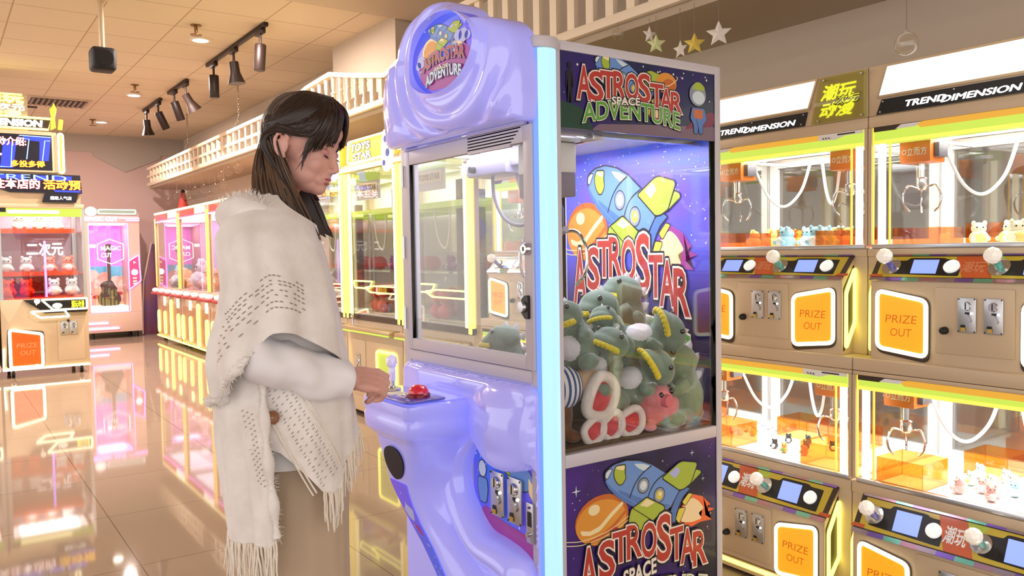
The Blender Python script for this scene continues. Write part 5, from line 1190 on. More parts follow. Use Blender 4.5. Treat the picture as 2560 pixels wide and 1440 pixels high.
area_light('cabinet_lamp', (2.28, 14.75, 1.82), .4, 3, (1., .75, 1.), size_y=.3)
# guitar standing on the plinth
gt = thing('guitar', 'dark brown acoustic guitar standing in the pink lit machine', 'guitar', (2.33, 14.78, .521))
half = [(.0, .0), (.10, .0), (.155, .03), (.175, .11), (.155, .19), (.115, .245), (.12, .30), (.135, .35), (.10, .40), (.04, .425), (.0, .43)]
outl = half + [(-x, z) for x, z in half[-2:0:-1]]
outl = [(x, z) if not (x > .05 and z > .34) else (x * .75, z - .03) for x, z in outl]
pp_ = [(p.x * .95, p.y) for p in smooth_path([(a, b_, 0) for a, b_ in outl], 4, True)]
fgt = lambda u, v, w: (u, -w, max(v, 0) * .95)
g = G(); g.prism(pp_, fgt, -.04, .045, 0, bev=.006); body = g.build('body', mat('guitar_lacquer', '#43342d', .5), gt)
g = G(); g.prism(circ((0, .29), .045, n=20), fgt, .045, .047, 0); g.prism(circ((0, .29), .053, n=20), fgt, .0448, .0462, 1); g.prism([(-.07, .13), (.07, .13), (.07, .15), (-.07, .15)], fgt, .045, .055, 1); g.build('sound_hole', [M_BLACK, mat('guitar_inlay', '#8a6a4a', .5)], body)
g = G(); g.box(-.024, .024, -.058, -.035, .38, .86, bev=.004); g.prism([(-.035, .905), (.035, .905), (.042, 1.06), (-.042, 1.06)], fgt, .03, .05, 0, bev=.004); nk = g.build('neck', mat('guitar_neck', '#4a372e', .4), gt)
g = G()
for k in range(3):
    for s in (-1, 1): g.ball((s * .05, -.04, .88 + .045 * k), (.014, .012, .012), 0, 8, 6)
g.build('tuning_pegs', M_CHROME, nk)
g = G()
for k in range(6): g.cyl((-.015 + .006 * k, -.0625, .14), (-.015 + .006 * k, -.0625, .88), .0012, 4)
g.build('strings', M_ALU, gt)

# ------------------------------------------------------------------ champagne prize machine on the left with pink and white plush
M_RO = mat('red_orange_flap', '#ff5a14', .3, emit='#ff4a0a', es=.6)
def left_machine(label):
    LX0, LX1, LY = .565, 1.415, 10.42
    t = thing('prize_machine', label, 'prize machine', (.99, LY, 0), group='champagne prize machines on the left')
    class K(G):
        def build(s, nm, m, par=None, **k):
            bmesh.ops.translate(s.bm, verts=s.bm.verts, vec=(-.99, -LY, 0)); return G.build(s, nm, m, par or t, **k)
    D = .85
    g = K(); g.box(LX0, LX1, LY, LY + D, .10, .86, bev=.006); g.box(LX0, LX1, LY, LY + D, 1.86, 1.91, bev=.005)
    for xx in (LX0, LX1 - .035):
        for yy in (LY + .005, LY + D - .04): g.box(xx, xx + .035, yy, yy + .035, .86, 1.86, 1)
    g.build('cabinet', [M_STEEL2, M_ALU])
    for xx in (LX0 + .1, LX1 - .08):
        for yy in (LY + .08, LY + D - .08):
            g = K(); g.cyl((xx - .015, yy, .045), (xx + .015, yy, .045), .045, 14); g.box(xx - .022, xx + .022, yy - .02, yy + .02, .06, .1, 1); g.build('caster', [M_BLACK, M_CHROME])
    g = K(); g.box(LX0 + .03, LX1 - .03, LY + .004, LY + .05, 1.77, 1.86, 0); g.box(LX0 + .1, LX1 - .25, LY, LY + .004, 1.80, 1.84, 1); g.box(LX0 + .02, LX0 + .09, LY - .002, LY + .004, 1.815, 1.86, 2); g.build('header_band', [M_LIME, M_YW, M_BLACK])
    g = K(); g.box(LX0 + .035, LX1 - .035, LY + .012, LY + .016, .86, 1.78); g.build('front_glass', M_GLASS)
    for xx in (LX0 + .012, LX1 - .014):
        g = K(); g.box(xx, xx + .003, LY + .04, LY + D - .04, .86, 1.86); g.build('side_glass', M_GLASS)
    g = K(); g.box(LX0 + .03, LX1 - .03, LY + D - .02, LY + D - .015, .86, 1.86, 0); fk = lambda u, v, w: (u, LY + D - .022 - w, v)
    put_text(g, '二次元', fk, .90, 1.28, 1.34, 1.50, .001, 1, off=.03); g.build('back_panel', [mat('lilac_grey_panel', '#b9b0c0', .5), M_LETW])
    g = K(); g.box(LX0 + .04, LX1 - .04, LY + .2, LY + D - .1, 1.845, 1.858); g.build('inner_light', mat('left_led', '#ffffff', .4, emit='#fff4f4', es=4.))
    for z, y0 in ((1.62, LY + .45), (1.13, LY + .30)):
        g = K(); g.box(LX0 + .05, LX1 - .05, y0, LY + D - .03, z - .012, z, 0); g.box(LX0 + .05, LX1 - .05, y0 - .006, y0, z - .02, z + .03, 0); g.build('orange_shelf', mat('coral_shelf', '#f0542a', .4, emit='#f04a20', es=.15))
    g = K(); g.box(LX0 + .04, LX1 - .04, LY + .03, LY + D - .03, .86, .875); g.build('play_floor', mat('coral_floor', '#e85a30', .5))
    o_ = None
    g = K()
    for b_ in ((LX0 + .04, LX0 + .42, LY + .03, LY + .034), (LX0 + .416, LX0 + .42, LY + .03, LY + .3)): g.box(*b_, .875, 1.10)
    g.build('chute_box', glass('coral_acrylic', (1, .36, .18, 1), .06))
    g = K(); g.cyl((LX0 + .45, LY + .08, .87), (LX0 + .45, LY + .08, 1.5), .012, 10); g.build('violet_tube', mat('violet_neon', '#d8b0ff', .4, emit='#b070ff', es=2.5))
    # black console with neon outlines, tilted towards the player
    f = lambda u, v, w: (u, LY - .003 - w, v)
    g = K(); g.prism([(.78, .855), (1.40, .855), (1.40, .70), (.98, .70), (.88, .78)], f, -.02, .06, 0, bev=.004); con = g.build('console', M_BLACK)
    g = K(); g.tube([f(u, v, .066) for u, v in rpoly([(.95, .85), (1.395, .85), (1.395, .735), (1.06, .735)], .012)], .012, 6, closed=True); g.tube([f(u, v, .066) for u, v in rpoly([(.845, .725), (1.17, .725), (1.215, .655), (.93, .655)], .012)], .012, 6, closed=True); g.build('neon_outline', M_NEONW, con)
    g = K(); fc = lambda u, v, w: f(u, v, .062 + w); put_text(g, '潮玩动漫', fc, 1.24, 1.37, .75, .83, .001, 0, off=.03); g.build('logo', M_LETY, con)
    g = K(); g.cyl(f(.90, .80, .06), f(.90, .83, .14), .008, 8); g.ball(f(.90, .84, .15), .03, su=10, sv=8); g.build('joystick', M_BUTW, con); g = K(); g.ball(f(1.10, .78, .075), (.05, .03, .03), 0, 12, 8); g.build('push_button', M_BUTW, con)
    g = K(); fl_ = [(.655, .13), (.655, .52), (.93, .46), (.93, .13)]
    g.prism(rpoly([(.60, .02 + .1), (.62, .545), (.965, .50), (.965, .08 + .03)], .03), f, 0, .006, 2); g.prism(rpoly(fl_, .02), f, .006, .012, 0); put_text(g, 'PRIZE', f, .70, .90, .33, .38, .013, 1, shear=.1); put_text(g, 'OUT', f, .73, .88, .25, .30, .013, 1, shear=.1)
    fl = g.build('prize_flap', [M_RO, mat('pale_red_letters', '#ff8a5a', .4, emit='#ff8050', es=.5), M_DARK])
    g = K(); g.tube([f(u, v, .016) for u, v in rpoly([(.64, .12), (.64, .535), (.945, .472), (.945, .12)], .025)], .016, 8, closed=True); g.build('neon_ring', M_NEONW, fl)
    g = K(); g.tube([f(u, v, .01) for u, v in [(.58, .33), (.57, .10), (.88, .10), (.89, .14)]], .014, 6); g.cyl((LX0, LY - .005, .095), (LX1, LY - .005, .095), .012, 6); g.build('floor_neon', M_NEONW)
    g = K(); g.prism(rrect(1.10, 1.37, .16, .62, .006, 2), f, 0, .004, bev=.001); dr = g.build('coin_door', M_STEEL2)
    R90 = Matrix.Rotation(PI / 2, 3, 'Z')
    for xx in (1.17, 1.26): coin_mech(t, (xx - .99, -.009, .52), R90, 1.15)
    g = K(); g.lathe([(.0, .02), (.012, .018), (.014, 0)], f(1.21, .605, .004), Matrix.Rotation(PI / 2, 3, 'X'), 12); g.build('door_lock', M_BLACK)
    return t
lm = left_machine('champagne prize machine of pink and white plush with a red-orange prize flap')
o = copy_tree(lm); o.location.x = .99 - .875; o['label'] = 'neighbouring champagne machine, only a sliver at the left edge of the picture'
area_light('cabinet_lamp', (.99, 10.9, 1.83), .6, 6, (1., .93, .92), size_y=.4)
SPK = [soft('coral', '#f0907c'), soft('milk', '#e6e6ea')]
k = 0
for x, y, z, m in ((.66, 10.83, 1.13, 1), (.86, 10.83, 1.13, 1), (1.09, 10.83, 1.13, 0), (1.28, 10.83, 1.13, 0), (.82, 11.05, 1.62, 0), (1.02, 11.05, 1.62, 0), (1.2, 11.05, 1.62, 1), (1.1, 10.58, .876, 1), (1.28, 10.60, .876, 1), (.66, 10.62, .876, 0), (.84, 10.68, .876, 0)):
    k += 1; row = 'on the middle shelf' if z == 1.13 else 'on the top shelf' if z > 1.5 else 'at the bottom'
    tiny_plush('plush', .082, SPK[m], PRZ[5], ('coral pink' if m == 0 else 'white') + ' plush toy ' + row + ' of the left champagne machine', 'plush toy', ('coral' if m == 0 else 'white') + ' plush toys ' + row + ' of the left machine', (x, y, z + .0005), PI / 2)
# ---- tower of lit signs and screens on the left machine
tw = thing('sign_tower', 'tower of LED screens and yellow lit signs above the left champagne machine', 'sign', (.9, 10.6, 1.911))
class T2(G):
    def build(s, nm, m, par=None, **k):
        bmesh.ops.translate(s.bm, verts=s.bm.verts, vec=(-.9, -10.6, -1.911)); return G.build(s, nm, m, par or tw, **k)
SYF = 10.42; f = lambda u, v, w: (u, SYF - w, v)
M_SCRB = mat('screen_black', '#0a0814', .3, emit='#0a0818', es=1.); M_SCRU = mat('screen_blue', '#2a3cf0', .3, emit='#2434e8', es=1.); M_SCRC = mat('screen_pale_blue', '#8ab0ff', .3, emit='#80a8ff', es=1.1)
M_SCRR = mat('screen_red', '#e02038', .3, emit='#e01c34', es=1.); M_SCRW = mat('screen_white', '#ffffff', .3, emit='#fff4f8', es=1.3); M_SCRY = mat('screen_yellow', '#ffd83a', .3, emit='#ffd430', es=1.2)
SM = [M_STEEL2, M_SCRB, M_SCRU, M_SCRC, M_SCRR, M_SCRW, M_SCRY, M_DARK]
g = T2(); g.box(.20, 1.165, SYF + .02, SYF + .40, 2.235, 2.70, bev=.006); g.box(.20, 1.385, SYF + .02, SYF + .40, 1.911, 2.235, bev=.006); g.build('tower_body', M_STEEL2)
g = T2(); g.prism([(.2, 2.235), (1.385, 2.235), (1.40, 2.03), (1.30, 2.03), (.70, 2.03), (.62, 2.06), (.2, 2.06)], f, -.02, .012, 1); g.prism([(.2, 2.21), (1.30, 2.21), (1.385, 2.18), (1.39, 2.06), (.2, 2.06)], f, .012, .013, 1)
f1 = lambda u, v, w: f(u, v, .013 + w)
for a, b_, z in ((.56, .85, 2.225), (.95, 1.05, 2.22), (1.10, 1.30, 2.218)): g.prism([(a, z - .05), (b_, z - .05), (b_, z), (a, z)], f1, 0, .001, 2)
put_text(g, 'TREND', f1, .52, 1.25, 2.165, 2.225, .002, 3, off=.0)
for off, m_, w in ((.08, 4, .003), (.03, 5, .004)): put_text(g, '关注本店的', f1, .44, .985, 2.07, 2.175, w, m_, off=off, base=.03)
for off, m_, w in ((.08, 4, .003), (.03, 6, .004)): put_text(g, '活动预', f1, 1.02, 1.385, 2.07, 2.175, w, m_, off=off, base=.03)
g.prism([(1.12, 2.062), (1.385, 2.062), (1.385, 2.042), (1.13, 2.042)], f1, .001, .002, 2)
g.build('banner_screen', SM)
g = T2(); g.prism([(1.03, 2.025), (1.36, 2.025), (1.335, 1.925), (1.0, 1.925)], f, .0, .02, 1); put_text(g, '超级人气店', lambda u, v, w: f(u, v, .02 + w), 1.08, 1.29, 1.955, 1.995, .001, 5, off=.02); g.build('small_board', SM)
g = T2(); g.prism([(.2, 2.255), (1.165, 2.255), (1.165, 2.70), (.2, 2.70)], f, -.02, .02, 0); g.prism([(.2, 2.275), (1.115, 2.275), (1.115, 2.66), (.2, 2.66)], f, .02, .022, 1)
f1 = lambda u, v, w: f(u, v, .022 + w)
g.prism([(.62, 2.29), (.74, 2.29), (.78, 2.56), (.66, 2.58)], f1, 0, .001, 2); g.prism([(.99, 2.38), (1.08, 2.38), (1.11, 2.64), (.84, 2.65), (.85, 2.60), (1.0, 2.59)], f1, 0, .001, 2)
g.tube([f1(u, v, .001) for u, v in [(.87, 2.39), (.90, 2.61), (.80, 2.615), (.81, 2.645), (1.11, 2.64)]], .006, 6, 3); g.tube([f1(u, v, .001) for u, v in [(.60, 2.30), (.72, 2.30), (.74, 2.55)]], .006, 6, 3); g.tube([f1(u, v, .001) for u, v in [(1.02, 2.38), (1.05, 2.60), (1.10, 2.60)]], .006, 6, 3)
for txt, a, b_, c, d, m_ in (('店活动介绍:', .43, .87, 2.535, 2.625, 5), ('来玩,', .40, .64, 2.42, 2.505, 5), ('多投多得', .72, 1.04, 2.305, 2.375, 6)):
    for off, mm, w in ((.08, 4, .002), (.03, m_, .003)): put_text(g, txt, f1, a, b_, c, d, w, mm, off=off, base=.03)
g.build('led_screen', SM)
g = T2(); g.prism(rrect(1.17, 1.235, 2.24, 2.70, .03), f, -.02, .03, 0); g.tube([f(u, v, .034) for u, v in rrect(1.18, 1.225, 2.255, 2.685, .022)], .013, 6, 1, closed=True); g.build('neon_side_post', [mat('olive_neon_back', '#b8b040', .4, emit='#c0b838', es=.4), M_NEONW])
g = T2(); g.prism([(.2, 2.72), (1.09, 2.72), (1.12, 2.845), (.2, 2.845)], f, -.04, .01, 1); g.tube([f(u, v, .016) for u, v in [(.2, 2.725), (1.09, 2.725), (1.12, 2.845), (.2, 2.845)]], .014, 6, 2, closed=True); put_text(g, 'DIMENSION', lambda u, v, w: f(u, v, .011 + w), .42, 1.04, 2.745, 2.825, .001, 0, off=.07, shear=.1); g.build('name_sign', [M_LETW, M_DARK, M_NEON])
g = T2(); put_text(g, '潮玩', f, .46, .86, 2.99, 3.10, .012, 0, off=.06); put_text(g, '潮玩', f, .46, .86, 2.99, 3.10, .004, 2, off=.09, base=.06); put_text(g, '次元', f, .62, .87, 2.915, 2.985, .012, 1, off=.05); put_text(g, '动漫', f, .50, .84, 2.85, 2.91, .012, 0, off=.06)
g.box(.3, .9, SYF + .0, SYF + .02, 2.70, 3.08, 3); g.build('logo_sign', [M_NEON, M_LETW, M_NEON_SOFT, mat('tan_backing', '#a8987c', .6)])
g = T2(); fl_ = [(1.11, 2.72), (1.16, 2.75), (1.155, 2.85), (1.175, 2.95), (1.15, 3.02), (1.135, 2.98), (1.11, 2.95), (1.125, 2.85)]
g.prism(fl_, f, .0, .05, 0, bev=.008); g.tube([f(u, v, .04) for u, v in [(1.2, 2.73), (1.215, 2.84)]], .022, 8, 0); g.build('neon_lightning', mat('yellow_neon_solid', '#f4ee3a', .4, emit='#f0ea20', es=1.2))
g = T2(); g.box(.84, 1.0, SYF + .05, SYF + .08, 2.965, 2.985, bev=.003); g.cyl((.86, SYF + .065, 2.88), (.86, SYF + .065, 2.99), .03, 12); g.cyl((.86, SYF + .065, 2.70), (.86, SYF + .065, 2.9), .012, 8); g.build('security_camera', M_TRK)
# end of a lit yellow and white post at the picture's left edge
t = thing('lit_post', 'slanting white and yellow lit post at the upper left corner', 'light', (.36, 6.6, 3.05))
g = G(); g.cyl((.0, 0, -.45), (.055, 0, .29), .014, 8, 0); g.cyl((-.02, .02, -.45), (.035, .02, .29), .008, 6, 1); g.build('tube', [M_LETW, M_NEON], t)
# ------------------------------------------------------------------ plush toys inside the purple crane game
def plush_mat(nm, c, c2): return bump(vary(mat(nm, c, .9, sheen=.5), c, c2, 30.), 260, .35, .002)
M_DINO = plush_mat('sage_green_plush', '#7b8f80', '#6c8072'); M_DINO2 = plush_mat('olive_green_plush', '#8a9a7e', '#7a8a6c')
M_BELLY = plush_mat('ivory_plush', '#e9e6ea', '#dcd8de'); M_FRILL = plush_mat('yellow_felt', '#e2cf3a', '#d4c02e'); M_EYE = mat('black_bead_eye', '#0c0b0e', .15, coat=1.)
def blob(parts, name, m, parent, voxel=.006, smooth=6):
    """union of ellipsoids and tapering limbs as one skin"""
    g = G()
    for p in parts:
        if p[0] == 'e': g.ball(p[1], p[2], 0, 20, 14, p[3] if len(p) > 3 else None)
        else: g.tube(p[1], p[2], 12)
    o = g.build(name, m, parent, merge=False)
    return modified(o, ('REMESH', dict(mode='VOXEL', voxel_size=voxel)), ('SMOOTH', dict(iterations=smooth, factor=.5)))
def smooth_all(o):
    o.data.polygons.foreach_set('use_smooth', [True] * len(o.data.polygons)); return o
_dn = {}
def make_dino(body_mat, nm, label):
    t = thing('dinosaur_plush', label, 'plush toy')
    L_ = [('e', (0, 0, .085), (.078, .072, .088)), ('e', (.022, 0, .195), (.072, .068, .056)), ('e', (.07, 0, .180), (.046, .054, .034)), ('e', (.0, 0, .14), (.058, .055, .05)),
          ('t', [(-.05, 0, .05), (-.11, 0, .035), (-.155, 0, .05), (-.175, 0, .075)] if nm == 'long' else [(-.04, 0, .05), (-.07, 0, .04), (-.082, 0, .045), (-.088, 0, .05)], [.05, .034, .02, .01])]
    for s in (-1, 1):
        L_ += [('e', (.062, s * .052, .028), (.050, .032, .028)), ('t', [(.02, s * .055, .135), (.06, s * .072, .115), (.085, s * .066, .105)], [.022, .019, .014])]
    smooth_all(blob(L_, 'body', body_mat, t, .0055))
    g = G(); g.ball((.026, 0, .088), (.0575, .055, .062), 0, 20, 14); g.build('belly', M_BELLY, t)
    for s in (-1, 1):
        g = G(); g.ball((.060, s * .046, .225), (.0095, .008, .010), 0, 10, 8); g.build('eye', M_EYE, t)
    g = G()
    for k in range(11):
        a = math.radians(-78 + 156 * k / 10); g.ball((.066 + .052 * math.cos(a), .058 * math.sin(a), .168), (.011, .011, .009), 0, 8, 6)
    g.tube([(.066 + .05 * math.cos(a), .056 * math.sin(a), .173) for a in np.radians(np.linspace(-85, 85, 16))], .008, 8); g.build('mouth_frill', M_FRILL, t)
    g = G()
    for x, z, r in ((.012, .245, .020), (-.03, .235, .022), (-.056, .20, .022), (-.066, .15, .022), (-.08, .10, .022), (-.11, .065, .016), (-.145, .065, .013))[:7 if nm == 'long' else 5]:
        d = Vector((x - .01, 0, z - .10)).normalized(); R = Vector((0, 0, 1)).rotation_difference(d).to_matrix(); g.lathe([(r * .75, -.008), (r * .5, r * .6), (.0, r * 1.15)], (x, 0, z), R @ Matrix.Diagonal((1, .5, 1)), 10)
    g.build('back_spikes', M_BELLY, t)
    return t
d1 = make_dino(M_DINO, 'long', ''); d2 = make_dino(M_DINO2, 'short', '')
def lay(o, loc, rx=0, ry=0, rz=0, s=1.0):
    o.location = loc; o.rotation_euler = tuple(math.radians(a) for a in (rx, ry, rz)); o.scale = (s, s, s); return o
RGT, AWY, UPV = Vector((.817, -.576, 0)), Vector((.576, .817, 0)), Vector((0, 0, 1))
DIN = [  # middle of the toy, its upward and its facing direction (right, away, up), size, olive?, label
    ((1.91, 2.17, 1.03), (0, 0, 1), (-.8, -.6, 0), 1.0, 0, 'green dinosaur plush at the very top of the pile, head facing left'),
    ((2.015, 2.17, 1.075), (.12, .1, 1), (-.98, -.30, .1), 1.0, 0, 'green dinosaur plush at the top of the pile, arms forward beside the topmost head'),
    ((1.67, 2.04, 1.02), (-.35, .1, 1), (-.55, -.85, .1), .95, 0, 'green dinosaur plush against the front corner, white belly to the left'),
    ((1.85, 2.08, 1.02), (-.1, .35, 1), (-.45, -.8, .3), .70, 0, 'small green dinosaur plush peeping out in the middle under the top one'),
    ((1.68, 2.12, .93), (.1, 0, 1), (-.9, -.5, 0), 1.0, 0, 'green dinosaur plush half hidden at the left of the pile, below the corner one'),
    ((1.775, 2.01, .93), (.40, .15, .9), (-.55, -.85, -.05), .92, 0, 'green dinosaur plush in the middle with a wide yellow scalloped mouth'),
    ((1.985, 2.02, .985), (.96, .10, .22), (-.28, -.62, .75), 1.02, 0, 'green dinosaur plush lying on its side, white belly up, under the top pair'),
    ((1.915, 1.995, .862), (.86, .08, .48), (-.35, -.80, .48), 1.0, 0, 'green dinosaur plush lying low in the pile above the pink pig, belly forward'),
    ((2.09, 1.99, .825), (.06, .05, 1), (-.9, -.42, 0), 1.15, 1, 'tall olive dinosaur plush standing at the rear end of the side window'),
    ((1.64, 2.37, .93), (0, 0, 1), (-.5, .1, 0), .85, 0, 'green dinosaur plush nearest the front door window, looking left'),
    ((1.98, 2.40, .83), (0, 0, 1), (-.4, .6, 0), 1.1, 0, 'green dinosaur plush buried deep at the bottom of the pile'),
    ((1.80, 2.26, .83), (0, 0, 1), (-.9, .1, 0), 1.1, 0, 'green dinosaur plush buried at the bottom behind the red paw cushion'),
]
for i, (c, U_, F_, s, ol, lab) in enumerate(DIN):
    o = d2 if ol else d1 if i == 0 else copy_tree(d1)
    Z_ = (RGT * U_[0] + AWY * U_[1] + UPV * U_[2]).normalized(); X_ = RGT * F_[0] + AWY * F_[1] + UPV * F_[2]; X_ = (X_ - Z_ * X_.dot(Z_)).normalized(); Y_ = Z_.cross(X_)
    M3 = Matrix((X_, Y_, Z_)).transposed(); o.rotation_euler = M3.to_euler(); o.scale = (s, s, s); o.location = Vector(c) - M3 @ Vector((.01, 0, .12)) * s
    o['label'] = lab; o['group'] = 'dinosaur plush toys in the purple crane game'
# pink pig
M_PIG = plush_mat('pink_plush', '#e58f96', '#dc8089')
pig = thing('pig_plush', 'round pink pig plush lying face up on the floor of the crane game', 'plush toy', (1.985, 1.995, .697)); pig.scale = (1.2, 1.2, 1.2)
smooth_all(blob([('e', (0, 0, .062), (.078, .07, .060)), ('e', (-.02, -.03, .09), (.05, .045, .04)), ('e', (-.06, -.045, .012), (.022, .02, .012)), ('e', (.05, -.05, .012), (.02, .018, .012)), ('e', (-.02, .02, .118), (.016, .01, .02)), ('e', (.03, .03, .115), (.016, .01, .02))], 'body', M_PIG, pig, .005))
g = G()
for p in ((-.035, -.066, .10), (.004, -.068, .108)): g.ball(p, (.009, .007, .009), 0, 10, 8)
g.build('eyes', M_EYE, pig)
g = G(); g.lathe([(.0, .014), (.016, .013), (.019, .0)], (-.022, -.072, .085), Matrix.Rotation(PI / 2, 3, 'X'), 16); g.build('snout', mat('deep_pink_plush', '#cf7078', .9), pig)
# red and white paw cushions
M_REDP = plush_mat('red_plush', '#c22f3c', '#d84a58'); M_WHP = plush_mat('white_plush', '#ece4e0', '#ddd2ce')
def paw(loc, rot, s, lab):
    t = thing('paw_cushion', lab, 'plush toy', loc); t.rotation_euler = tuple(math.radians(a) for a in rot); t.scale = (s, s, s); t['group'] = 'red and white paw cushions'
    prof = [(p.x, p.y) for p in smooth_path([(-.05, 0, 0), (-.04, .05, 0), (.0, .062, 0), (.045, .04, 0), (.055, 0, 0), (.045, -.04, 0), (.0, -.055, 0), (-.04, -.045, 0)], 5, True)]
    g = G(); g.tube([(x, -.008, z) for x, z in prof], .017, 10, closed=True); g.build('rim', M_WHP, t)
    g = G(); g.ball((0, 0, 0), (.052, .016, .056), 0, 20, 12); g.build('pad', M_REDP, t); return t
paw((1.70, 1.950, .835), (8, 20, 8), 1.1, 'large red and white paw cushion, topmost of the four by the corner window')
paw((1.675, 1.952, .733), (12, 60, 14), .72, 'red and white paw cushion lowest in the front corner, nearest the post')
paw((1.755, 1.958, .735), (10, 50, 6), .74, 'red and white paw cushion in the middle of the lower row')
paw((1.835, 1.955, .738), (8, 62, -4), .76, 'red and white paw cushion nearest the pink pig')
# toy in a blue striped shirt
t = thing('striped_plush', 'cream plush toy in a blue and white striped shirt at the corner post', 'plush toy', (1.60, 2.0, .87))
M_STR = mat('blue_white_stripes', '#eef0f4', .85); nt = M_STR.node_tree; b_ = nt.nodes['Principled BSDF']
tc = nt.nodes.new('ShaderNodeTexCoord'); wv = nt.nodes.new('ShaderNodeTexWave'); wv.inputs['Scale'].default_value = 15.; rp = nt.nodes.new('ShaderNodeValToRGB'); rp.color_ramp.interpolation = 'CONSTANT'
rp.color_ramp.elements[0].color = srgb('#36538f'); rp.color_ramp.elements[1].color = srgb('#eef0f4'); rp.color_ramp.elements[1].position = .45
nt.links.new(tc.outputs['Object'], wv.inputs['Vector']); nt.links.new(wv.outputs[0], rp.inputs[0]); nt.links.new(rp.outputs[0], b_.inputs['Base Color'])
g = G(); g.ball((-.01, 0, .0), (.075, .06, .07), 0, 20, 14); g.build('shirt', M_STR, t)
g = G(); g.ball((.085, -.01, .0), (.055, .05, .055), 0, 18, 12); g.build('head', plush_mat('peach_plush', '#e8c8a8', '#dcb894'), t)
g = G(); g.ball((.11, -.055, -.03), (.006, .005, .006), 0, 8, 6); g.build('eyes', M_EYE, t)
t = thing('brown_plush', 'brown furry plush toy in the bottom front corner of the crane game', 'plush toy', (1.575, 2.02, .697))
o = smooth_all(blob([('e', (0, 0, .09), (.06, .06, .09)), ('e', (.02, -.01, .17), (.05, .05, .045)), ('e', (.04, -.04, .02), (.03, .03, .02)), ('e', (-.02, -.04, .2), (.018, .014, .02)), ('e', (.05, .02, .2), (.018, .014, .02))], 'body', plush_mat('brown_plush_fur', '#5a3520', '#7a4a2a'), t, .006))
g = G(); g.ball((.05, -.05, .18), (.006, .006, .006), 0, 8, 6); g.build('eyes', M_EYE, t)
# ------------------------------------------------------------------ the woman in the cream poncho
PD = 2.05; _k = PD / 2.14
_pr = RW @ np.array([(735 - CXP) / FPX, (637 - CYP) / FPX, 1.0]); PP = EYE + _pr * PD
_az = math.atan2(PP[1], PP[0])
person = thing('person', 'woman with shoulder length brown hair in a cream fringed poncho, at the purple crane game', 'person', (float(PP[0]), float(PP[1]), 0), _az - PI / 2)
class H(G):
    """modelled facing +x, her right side towards -y"""
    def build(s, nm, m, par=None, **k):
        for v in s.bm.verts: v.co = Vector((v.co.x * _k, v.co.y * _k, v.co.z * _k + 1.3 * (1 - _k)))
        return G.build(s, nm, m, par or person, **k)
M_SKIN = bump(mat('skin', '#d9a598', .45), 60, .08, .001)
_bs = M_SKIN.node_tree.nodes['Principled BSDF']; _bs.inputs['Subsurface Weight'].default_value = .15; _bs.inputs['Subsurface Radius'].default_value = (.02, .008, .005); _bs.inputs['Subsurface Scale'].default_value = .3
M_KNIT = bump(vary(mat('cream_knit', '#efe9e6', .9, sheen=.3), '#f0ebe8', '#e4dcd8', 14.), 320, .35, .002)
M_KNIT2 = bump(mat('cream_crochet', '#efe5d8', .9, sheen=.4), 260, .4, .003)
M_HOLE = mat('crochet_hole_shadow', '#9c897b', .9); M_SWEAT = bump(mat('white_sweatshirt', '#ece9ee', .85, sheen=.3), 180, .15, .001)  # M_HOLE: shade inside the stitch holes, painted as a flat darker tone
M_PANTS = bump(mat('beige_trousers', '#bca68e', .85), 200, .2, .001); M_HAIR = mat('brown_hair', '#291812', .4); M_HAIR2 = mat('light_brown_hair', '#59402c', .42)
HC_ = Vector((.034, 0, 1.582)); yw, pt_ = math.radians(23), math.radians(17)
Fd = Vector((math.cos(yw) * math.cos(pt_), -math.sin(yw) * math.cos(pt_), -math.sin(pt_))); Ld = Vector((math.sin(yw), math.cos(yw), 0)); Ud = Fd.cross(Ld)
HM = Matrix((Fd, Ld, Ud)).transposed()
def hp(x, y, z): return HC_ + HM @ Vector((x, y, z))
# --- body: head, neck, trunk, arms with hands, legs as one skin
g = H()
def E_(c, r): g.ball(hp(*c), r, 0, 24, 16, HM)
E_((-.012, 0, .028), (.090, .073, .086)); E_((.030, 0, -.028), (.056, .058, .082)); E_((.061, 0, -.095), (.024, .025, .019)); E_((.034, 0, -.088), (.045, .040, .026))
for s in (-1, 1):
    E_((.018, s * .034, -.066), (.046, .022, .032)); E_((.050, s * .031, -.036), (.027, .025, .028)); E_((.068, s * .031, -.004), (.0135, .018, .0115))
    E_((.092, s * .0085, -.0445), (.008, .0065, .006)); g.tube(smooth_path([hp(-.010, s * .080, .004), hp(-.020, s * .085, .020), hp(-.036, s * .088, .014), hp(-.042, s * .088, -.006), hp(-.032, s * .084, -.030), hp(-.018, s * .079, -.042)], 5), .0048, 8); E_((-.024, s * .076, -.012), (.017, .0065, .026)); E_((-.018, s * .076, -.040), (.010, .006, .010))
E_((.064, 0, .022), (.020, .046, .020)); E_((.050, 0, .050), (.040, .052, .034))
g.tube([hp(.080, 0, .006), hp(.089, 0, -.014), hp(.099, 0, -.034)], [.0065, .0068, .008], 12); E_((.1005, 0, -.0385), (.0085, .0085, .0078))
E_((.079, 0, -.064), (.012, .021, .0085)); E_((.077, 0, -.078), (.012, .018, .0085)); E_((.073, 0, -.058), (.016, .025, .010)); E_((.066, 0, -.072), (.018, .034, .020))
g.tube([hp(-.012, 0, -.05), hp(-.03, 0, -.12), Vector((-.035, 0, 1.40)), Vector((-.045, 0, 1.36))], [.046, .044, .046, .06], 18)
B = lambda c, r: g.ball(c, r, 0, 22, 14)
B((-.045, 0, 1.30), (.085, .15, .10)); B((-.035, 0, 1.18), (.085, .13, .13)); B((-.03, 0, 1.03), (.078, .115, .12)); B((-.03, 0, .90), (.09, .14, .11))
